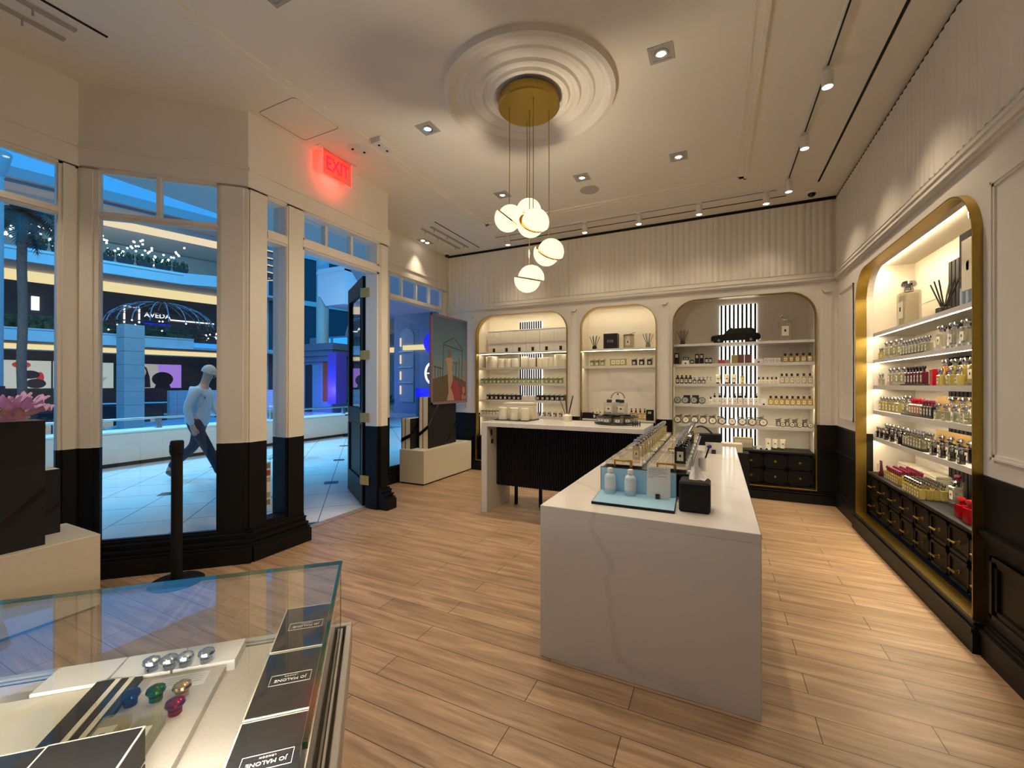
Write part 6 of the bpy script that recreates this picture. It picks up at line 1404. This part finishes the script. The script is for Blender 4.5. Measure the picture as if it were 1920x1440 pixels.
for k in (0, 2, 4, 6, 8):
    t = math.pi / 2 * k / 10; b = MB(); b.tube([(R0 * math.cos(t) * math.cos(2 * math.pi * i / 40), R0 * math.cos(t) * math.sin(2 * math.pi * i / 40), 0.75 + (H_ - 0.75) * math.sin(t)) for i in range(41)], 0.03, 5, False); b.build('ring', MDARK, dm)
b = MB()
for z in (0.05, 0.4, 0.75): b.tube([(R0 * 1.03 * math.cos(2 * math.pi * i / 40), R0 * 1.03 * math.sin(2 * math.pi * i / 40), z) for i in range(41)], 0.05, 5, False)
for i in range(60):
    a = 2 * math.pi * i / 60; c = 2 * math.pi * (i + 1) / 60; b.tube([(R0 * 1.03 * math.cos(a), R0 * 1.03 * math.sin(a), 0.05 + 0.7 * (i % 2)), (R0 * 1.03 * math.cos(c), R0 * 1.03 * math.sin(c), 0.05 + 0.7 * ((i + 1) % 2))], 0.03, 4)
b.build('truss', MDARK, dm)
b = MB()
for i in range(46):
    a = rr.uniform(0, 6.28); z = rr.choice((0.05, 0.15, 0.4, 0.75)); b.ball((R0 * 1.06 * math.cos(a), R0 * 1.06 * math.sin(a), z), 0.05, 4)
b.build('bulbs', STARS, dm)['kind'] = 'stuff'
sg = thing('shop_sign', 'glowing AVEDA shop sign on the far second floor under the dome', 'sign', fpt(1.55, -3.6, 7.35), math.atan2(FA[1], FA[0]))
text('AVEDA', 0.55, SIGNW, sg, (0, -0.03, 0), (R_(90), 0, 0), 'letters', 0.02)
b = MB(); b.box(-0.9, -0.02, -0.75, 0.9, 0.02, -0.66); b.build('underline', BLUEL, sg)
b = MB(); b.box(-1.1, 0.01, -1.1, 1.1, 0.08, 0.5); b.build('board', MDARK, sg)
for i, (s0, s1, z0, z1, t) in enumerate(((-0.6, 0.35, 7.85, 7.95, 'above the dome sign'), (-0.62, -0.52, 6.5, 7.9, 'left of the dome sign'), (0.30, 0.40, 6.6, 7.8, 'just left of the dome sign'), (2.4, 5.6, 7.05, 7.14, 'right of the dome sign'), (-5.6, -5.2, 6.9, 7.9, 'beside the palm trunk'), (-8.2, -7.6, 6.9, 7.0, 'at the far left shops'))):
    b = MB(); far(b, s0, s1, -3.55, -3.45, z0, z1); tag(b.build('light_bar', SIGNW), 'white light bar on the far second floor shops, ' + t, 'light', 'far light bars')
# third level planters and string lights
def planter(o):
    b = MB(); b.prism([(-0.42, 0), (0.42, 0), (0.52, 0.38), (-0.52, 0.38)], -0.2, 0.2, 'y'); b.build('trough', MDARK, o)
    b = MB(); q = random.Random(5)
    for i in range(60):
        x, y, z, r = q.uniform(-.5, .5), q.uniform(-.2, .2), q.uniform(.36, .75), q.uniform(.05, .13); a = q.uniform(0, 3.1)
        b.quad((x - r * math.cos(a), y - r * math.sin(a), z), (x + r * math.cos(a), y + r * math.sin(a), z), (x + r * .5, y, z + 2.2 * r), (x - r * .5, y, z + 2 * r))
    b.build('plants', LEAF, o)
for i in range(8):
    put('balcony_planter', planter, 'planter', fpt(-5.4 + 1.12 * i, -0.2, 10.63), math.atan2(FA[1], FA[0]), 'dark planter on the far third floor balcony, %s from left' % ORD[i], 'balcony planters')
b = MB()
for i in range(130):
    t = i / 129.0; s = -9 + 11.8 * t + rr.uniform(-.15, .15); b.ball(fpt(s, -2.5 + rr.uniform(-1.8, 1.8), 12.35 + 0.5 * math.sin(t * 26) + rr.uniform(-.25, .25)), 0.075, 4)
tag(b.build('string_lights', STARS), 'cloud of tiny string lights over the far third floor terrace', 'string lights', kind='stuff')
# columns, palm, pool walls
def colm(label, x, y, r, h, base, m_, square=False, cap=True):
    o = thing('atrium_column', label, 'column', (x, y, -0.06)); b = MB()
    if square:
        for k in range(int(h / 0.44)): b.bbox(-r, -r, 0.44 * k, r, r, 0.44 * k + 0.435, 0.01)
    else: b.cyl((0, 0), r, 0, h, 32)
    b.build('shaft', m_, o)
    if base: b = MB(); b.cyl((0, 0), r * 1.12, 0, base, 32); b.build('base', MDARK, o)
    if cap and not square: b = MB(); b.lathe([(r, h), (r * 1.15, h + 0.1), (r * 1.5, h + 0.7), (r * 1.55, h + 0.8), (0, h + 0.8)], n=32); b.build('capital', m_, o)
colm('square stone block column standing in the pool beyond the low wall', -17.45, 7.12, 0.27, 3.6, 0, MSTONE, True)
colm('round teal column at the far left window edge', -21.42, 5.0, 0.33, 8.4, 1.5, MTEAL)
colm('tall teal column beside the curved balcony, right side of bay window', -31.5, 19.5, 0.42, 15.5, 0, MTEAL)
colm('tall teal column seen through the open shop door', -20.2, 17.0, 0.33, 11, 0, MTEAL)
pl_ = thing('palm_tree', 'tall palm tree with spreading fronds seen in left window', 'palm tree', (-29.5, 7.93, -0.06))
b = MB(); b.tube([(0.03 * math.sin(k * .7), 0.03 * math.cos(k), 9.6 * k / 12.0) for k in range(13)], [0.26] + [0.17] * 12, 14); b.build('trunk', BARK, pl_)
for i in range(34):
    a = 2 * math.pi * i / 17 + rr.uniform(-.1, .1); el = rr.uniform(-0.35, 1.2); L = rr.uniform(1.7, 2.3); b = MB(); vs = []; pts = []
    for k in range(9):
        t = k / 8.0; r = L * t * math.cos(el) * (1 - 0.12 * t); z = L * (t * math.sin(el) - 0.75 * t * t); pts.append(Vector((r * math.cos(a), r * math.sin(a), 9.65 + z)))
    sd = Vector((-math.sin(a), math.cos(a), 0))
    for k in range(8):
        for q in range(3):
            p = pts[k].lerp(pts[k + 1], q / 3.0); w_ = 0.55 * math.sin(min(1, 0.15 + (k + q / 3.0) / 9.0) * math.pi) + 0.05
            for sgn in (-1, 1):
                tip = p + sd * sgn * w_ + Vector((0, 0, -0.28 * w_)) + (pts[k + 1] - pts[k]) * 0.9; b._add([p, p + (pts[k + 1] - pts[k]) * 0.3, tip], [(0, 1, 2)])
    b.tube(pts, 0.02, 4); b.build('frond', PALMG, pl_)
b = MB(); far(b, 0, 0, 0, 0, 0, 0) if False else b.obox((-22.3, 10.5), FA, FN, 0.0, 5.2, -0.4, 0, -0.06, 1.22); tw_ = b; b.m(1)
for i in range(18): b.obox((-22.3, 10.5), FA, FN, 0.29 * i, 0.29 * i + 0.012, 0, 0.004, -0.06, 1.2)
for z in (0.25, 0.55, 0.85, 1.15): b.obox((-22.3, 10.5), FA, FN, 0, 5.2, 0, 0.004, z, z + 0.012)
tag(b.build('tiled_wall', [TILEW, MGREY]), 'low white square tiled wall in the atrium behind the stone column', 'wall')
b = MB(); b.lathe([(0, 0.0), (3.2, 0.0), (3.3, 0.12), (3.3, 0.2), (3.15, 0.2), (3.1, 0.1), (0, 0.1)], (-15.6, 9.3, -0.06), 48); tag(b.build('round_pool', POOLT), 'round pale blue pool in the atrium beyond the low wall', 'pool')
# curved balcony rings right of the bay window
cb = thing('curved_balcony', 'stack of dark teal curved balcony rings with lit edges', 'balcony', (-29.5, 19.2, 0))
for k in range(4):
    b = MB(); b.lathe([(0, 9.3 + 0.42 * k), (1.5 + 0.25 * k, 9.3 + 0.42 * k), (1.5 + 0.25 * k, 9.66 + 0.42 * k), (0, 9.66 + 0.42 * k)], n=40); b.build('ring', SLATE, cb)
    b = MB(); b.lathe([(1.48 + 0.25 * k, 9.28 + 0.42 * k), (1.54 + 0.25 * k, 9.25 + 0.42 * k), (1.54 + 0.25 * k, 9.32 + 0.42 * k), (1.48 + 0.25 * k, 9.34 + 0.42 * k)], n=40); b.build('edge_light', COVE, cb)
# far end of the walkway (seen through the door and the tall window)
b = MB(); b.box(-30, 24, 0, -11, 24.3, 5.3); struct(b.build('wall_end', SLATE))
b = MB(); b.box(-27.2, 23.9, 3.85, -12, 24.0, 4.2); struct(b.build('trim_14', COVE))
b = MB(); b.box(-19.4, 16.0, 6.22, -17.4, 17.6, 7.7).box(-19.45, 15.95, 7.45, -17.4, 17.6, 7.55); b.prism([(-19.2, 6.22), (-17.4, 6.22), (-17.4, 5.7), (-18.8, 5.7)], 16.0, 17.5, 'y'); struct(b.build('wall_bulkhead', MWHITE))
for i, (x0, x1) in enumerate(((-28.8, -27.6), (-27.2, -25.8))):
    b = MB(); b.box(x0, 23.88, 4.35, x1, 24.0, 5.15); tag(b.build('clerestory_light', emis('blue_light_%d' % i, (0.03, 0.33, 0.85), 0.9)), 'blue lit high window at the end of the walkway, %s' % ('left', 'right')[i], 'window', 'high windows')
kq = thing('corner_kiosk', 'dark blue cornered shop kiosk across the walkway seen through the door', 'kiosk', (-19.6, 16.2, -0.003))
b = MB(); b.box(-1.2, 0, 0, 1.1, 2, 2.8); b.build('body', SLATE, kq)
b = MB(); b.box(-1.4, -0.15, 2.75, 1.25, 2, 3.05).box(-1.5, -0.25, 3.05, 1.40, 2, 3.35).box(-1.55, -0.35, 3.35, 1.5, 2, 3.7); b.build('cornice', mat('kiosk_cornice', (0.12, 0.16, 0.20), 0.5), kq)
b = MB(); b.box(-1.0, -0.01, 0, -0.45, 0.0, 2.6); b.build('dark_door', MDARK, kq)
b = MB(); b.box(-0.40, -0.02, 0, 0.05, 0.0, 2.6); b.build('glass_panel', mat('kiosk_glass', (0.15, 0.30, 0.36), 0.2), kq)
b = MB(); b.box(0.40, -0.02, 0.6, 0.85, 0.0, 2.7); b.build('rust_panel', RUST, kq)
b = MB(); b.box(1.1, -0.3, 0.5, 1.7, 0.4, 3.2); b.build('purple_column', PURP, kq)
l = bpy.data.lights.new('kiosk_lamp', 'POINT'); l.energy = 120; l.color = (0.08, 0.06, 1.0); l.shadow_soft_size = 0.2; o = bpy.data.objects.new('kiosk_lamp', l); C.objects.link(o); o.location = (-18.2, 15.4, 1.2)
pb = thing('planter_bush', 'dark round bush in planter beyond the low wall, seen through door', 'plant', (-13.6, 13.9, -0.06))
b = MB(); b.cyl((0, 0), 0.7, 0, 0.75, 24); b.build('planter', MDARK, pb)
b = MB(); q = random.Random(8)
for i in range(260):
    u = Vector((q.gauss(0, 1), q.gauss(0, 1), abs(q.gauss(0, .7)))).normalized() * q.uniform(0.55, 0.95); p = Vector((u.x, u.y, 0.75 + u.z * 0.75)); r = q.uniform(.05, .12); a = q.uniform(0, 6.3)
    b.quad(p + Vector((-r * math.cos(a), -r * math.sin(a), 0)), p + Vector((r * math.cos(a), r * math.sin(a), 0)), p + Vector((r * math.sin(a), r, r * 1.6)), p + Vector((-r, r * math.cos(a), r * 1.5)))
b.build('leaves', LEAF, pb)
# neighbouring shop seen through the tall window
ns = thing('neon_counter', 'blue lit counter with round white BN sign, seen through the tall window', 'counter', (-12.2, 16.0, -0.003))
b = MB(); b.box(-0.55, 0, 0, 1.2, 1, 0.9); b.build('counter', SLATE, ns)
b = MB(); b.box(-0.55, -0.05, 0.92, 1.2, 1, 1.34); b.build('blue_front', BLUEL, ns)
sn2 = MB(); sn2.tube([(0.1 + 0.42 * math.cos(2 * math.pi * i / 32), 0.4, 2.05 + 0.50 * math.sin(2 * math.pi * i / 32)) for i in range(33)], 0.05, 6, False); sn2.build('sign_ring', SIGNW, ns)
b = MB(); b.T = Matrix.Translation((0.1, 0.45, 2.05)) @ Matrix.Rotation(R_(90), 4, 'X'); b.cyl((0, 0), 0.40, -0.02, 0.0, 32, sy=1.2); b.build('sign_disc', MDARK, ns)
text('B', 0.42, SIGNW, ns, (0.08, 0.38, 2.22), (R_(90), 0, 0), 'sign_letter', 0.01); text('N', 0.40, SIGNW, ns, (0.08, 0.38, 1.86), (R_(90), 0, 0), 'sign_letter', 0.01)
b = MB(); b.tube([(0.1 - 0.4, 0.4, 2.05), (0.1 + 0.4, 0.4, 2.05)], 0.03, 6); b.build('sign_bar', SIGNW, ns)
b = MB(); b.cyl((0.1, 0.5), 0.03, 1.34, 1.60, 8); b.build('sign_post', MDARK, ns)
bg_ = thing('blue_globe', 'glowing blue round logo above the BN sign, seen through window', 'sign', (-12.1, 16.4, 3.5))
b = MB(); b.T = Matrix.Rotation(R_(90), 4, 'X'); b.lathe([(0, -0.05), (0.5, -0.05), (0.5, 0.05), (0, 0.05)], n=32); b.build('disc', BLUEL, bg_)
b = MB(); b.tube([(0.0, 0, 0), (0.0, 0.3, 2.0)], 0.01, 4); b.build('hanger', MDARK, bg_)
nw = MB(); nw.box(-15.5, 17.6, 0, -9.5, 17.9, 5.2); struct(nw.build('wall_neighbour', mat('neighbour_wall', (0.22, 0.28, 0.36), 0.5)))
al = thing('arched_niche', 'white arched shelf niche in the neighbouring shop wall', 'niche', (-14.6, 17.58, 0.6))
b = MB(); P = [(-0.45, 0), (0.45, 0), (0.45, 3.4)] + [(0.45 * math.cos(R_(a)), 3.4 + 0.45 * math.sin(R_(a))) for a in range(15, 180, 15)] + [(-0.45, 3.4)]; b.prism(P, -0.05, 0, 'y'); b.build('backing', MGREY, al)
for z in (1.0, 1.8, 2.6):
    b = MB(); b.box(-0.42, -0.2, z, 0.42, -0.04, z + 0.03); b.build('shelf', MWHITE, al)
b = MB()
for z in (0.4, 1.15, 2.0, 2.9): b.box(-0.42, -0.1, z, -0.34, -0.06, z + 0.45)
b.build('light_bar', COVE2, al)
b = MB(); b.box(-14.8, 17.45, 3.3, -9.8, 17.6, 3.55); tag(b.build('cove_strip', COVE), 'yellow glowing strip across the neighbouring shop wall', 'light strip')
# white bar stool on the walkway behind the narrow sidelight
bs = thing('bar_stool', 'white metal bar stool outside behind the narrow sidelight', 'stool', (-8.0, 5.72, -0.003))
b = MB(); b.lathe([(0, 0.76), (0.2, 0.76), (0.21, 0.775), (0.2, 0.79), (0, 0.79)], n=28); b.build('seat', WHITE, bs)
b = MB(); b.cyl((0, 0), 0.025, 0.02, 0.76, 12); b.build('stem', STEEL, bs)
b = MB(); b.lathe([(0, 0), (0.22, 0), (0.2, 0.02), (0, 0.025)], n=28); b.build('foot', STEEL, bs)
b = MB(); b.tube([(-0.2 * math.cos(math.pi * i / 12), -0.2 * math.sin(math.pi * i / 12), 1.06) for i in range(13)], 0.014, 6)
for a in (0, 4, 8, 12): b.tube([(-0.2 * math.cos(math.pi * a / 12), -0.2 * math.sin(math.pi * a / 12), 1.06), (-0.18 * math.cos(math.pi * a / 12), -0.18 * math.sin(math.pi * a / 12), 0.78)], 0.01, 6)
b.build('back_rail', WHITE, bs)
# ------------------------------------------------------------------ the passer-by
def skin_mesh(name, verts, edges, root, mats, parent, sub=2):
    """verts: (x, y, z, r) or (x, y, z, rx, ry)"""
    me = bpy.data.meshes.new(name); me.from_pydata([v[:3] for v in verts], edges, [])
    o = bpy.data.objects.new(name, me); C.objects.link(o)
    m1 = o.modifiers.new('skin', 'SKIN'); m1.use_smooth_shade = True
    m2 = o.modifiers.new('sub', 'SUBSURF'); m2.levels = m2.render_levels = sub
    sv = me.skin_vertices[0].data
    for i, v in enumerate(verts): sv[i].radius = (v[3], v[4] if len(v) > 4 else v[3]); sv[i].use_root = (i == root)
    dg = bpy.context.evaluated_depsgraph_get()
    m = bpy.data.meshes.new_from_object(o.evaluated_get(dg)); bpy.data.objects.remove(o)
    m.materials.clear(); m.materials.append(mats)
    for p in m.polygons: p.use_smooth = True
    return link(name, m, parent)
SKIN = mat('skin', (0.48, 0.30, 0.23), 0.55); SHIRT = mat('pale_blue_shirt', (0.42, 0.52, 0.62), 0.8, bump=(14, 0.4)); NAVY = mat('navy_trousers', (0.012, 0.018, 0.04), 0.8, bump=(14, 0.4)); SHOE = mat('brown_shoe', (0.16, 0.10, 0.07), 0.5); HAIR = mat('grey_hair', (0.50, 0.49, 0.47), 0.8, bump=(60, 0.5))
mn = thing('person', 'grey haired person in pale shirt and navy trousers walking past the bay window', 'person', (-7.39, 3.86, -0.003), R_(38))
V = [(0, 0, .96, .08, .10), (.02, 0, 1.12, .08, .10), (.05, 0, 1.30, .08, .10), (.07, 0, 1.42, .06, .08), (.10, 0, 1.52, .055), (.135, 0, 1.60, .07), (.165, 0, 1.68, .088, .078), (.155, 0, 1.755, .07),
     (0, .10, .90, .085), (-.08, .10, .52, .058), (-.40, .10, .22, .042), (-.44, .10, .14, .04), (-.33, .10, .045, .032), (0, -.10, .90, .085), (.20, -.10, .50, .058), (.36, -.10, .13, .04), (.36, -.10, .08, .04), (.50, -.10, .05, .032),
     (.06, .19, 1.40, .045), (.10, .24, 1.14, .045), (.26, .22, .98, .034), (.31, .21, .95, .03), (.06, -.19, 1.40, .045), (-.02, -.25, 1.13, .045), (.05, -.26, .88, .034), (.07, -.26, .83, .034)]
Eg = [(0, 1), (1, 2), (2, 3), (3, 4), (4, 5), (5, 6), (6, 7), (0, 8), (8, 9), (9, 10), (10, 11), (11, 12), (0, 13), (13, 14), (14, 15), (15, 16), (16, 17), (3, 18), (18, 19), (19, 20), (20, 21), (3, 22), (22, 23), (23, 24), (24, 25)]
for k, (hand, sx) in enumerate(((25, -1), (21, 1))):
    hx, hy, hz = V[hand][:3]
    for f_, (dx, dy, L) in enumerate(((.028, .006, .075), (.012, .002, .085), (-.004, -.002, .08), (-.02, -.004, .065), (.045, .02 * -sx, .05))):
        i0 = len(V); V.append((hx + dx, hy + dy, hz - .03, .010)); V.append((hx + dx * 1.1 + .012, hy + dy, hz - .03 - L * .55, .009)); V.append((hx + dx * 1.0 + .008, hy + dy, hz - .03 - L, .007))
        Eg += [(hand, i0), (i0, i0 + 1), (i0 + 1, i0 + 2)]
body = skin_mesh('body', V, Eg, 0, SKIN, mn)
b = MB()
hd = Matrix.Translation((.168, 0, 1.685)) @ Matrix.Rotation(R_(22), 4, 'Y')
b.T = hd; b.ball((0.098, 0, -0.012), 0.017, 6, 1.4, 1.0, .8); b.ball((.0, .083, -.01), .028, 6, 1.2, .6, .4); b.ball((.0, -.083, -.01), .028, 6, 1.2, .6, .4); b.build('face_features', SKIN, mn)
b = MB(); b.T = hd
for s_ in (-1, 1): b.ball((.083, .03 * s_, .018), .010, 6)
b.build('eyes', WHITE, mn)
b = MB(); b.T = hd; b.tube([(.086, -.025, -.055), (.092, 0, -.055), (.086, .025, -.055)], .006, 6); b.build('mouth', mat('lip', (.35, .15, .13), .5), mn)
b = MB(); b.T = hd @ Matrix.Translation((-0.016, 0, 0.022)); pr = [(0.0965 * math.sin(R_(a)) + 1e-5, 0.108 * math.cos(R_(a))) for a in range(0, 112, 8)]; b.lathe(pr, (0, 0, 0), 28, 1.04, .95); b.build('hair', HAIR, mn)
SV = [(-.01, 0, .82, .14, .175), (0, 0, .95, .145, .18), (.02, 0, 1.12, .145, .18), (.045, 0, 1.28, .14, .18), (.065, 0, 1.40, .115, .16), (.085, 0, 1.49, .075), (.06, .12, 1.42, .085), (.055, .20, 1.39, .078), (.10, .25, 1.14, .062), (.24, .225, 1.00, .048), (.06, -.12, 1.42, .085), (.055, -.20, 1.39, .078), (-.02, -.26, 1.13, .062), (.05, -.265, .875, .046)]
skin_mesh('shirt', SV, [(0, 1), (1, 2), (2, 3), (3, 4), (4, 5), (4, 6), (6, 7), (7, 8), (8, 9), (4, 10), (10, 11), (11, 12), (12, 13)], 0, SHIRT, mn)
b = MB(); b.ball((.045, 0, 1.29), .16, 10, 1.25, .92, 1.12); b.build('shirt_back', SHIRT, mn)
TV = [(0, 0, 1.02, .125, .16), (0, 0, .90, .13, .165), (-.01, .095, .82, .105), (-.08, .10, .52, .080), (-.36, .10, .255, .066), (-.42, .10, .185, .064), (.02, -.095, .82, .105), (.20, -.10, .50, .080), (.34, -.10, .19, .066), (.36, -.10, .10, .066)]
skin_mesh('trousers', TV, [(0, 1), (1, 2), (2, 3), (3, 4), (4, 5), (1, 6), (6, 7), (7, 8), (8, 9)], 0, NAVY, mn)
for nm, P in (('shoe', [(-.47, .10, .15, .05), (-.41, .10, .10, .05), (-.34, .10, .05, .048, .042), (-.28, .10, .042, .034)]), ('shoe', [(.33, -.10, .055, .05), (.40, -.10, .06, .05), (.49, -.10, .045, .044, .042), (.55, -.10, .04, .034)])):
    skin_mesh(nm, P, [(0, 1), (1, 2), (2, 3)], 0, SHOE, mn)
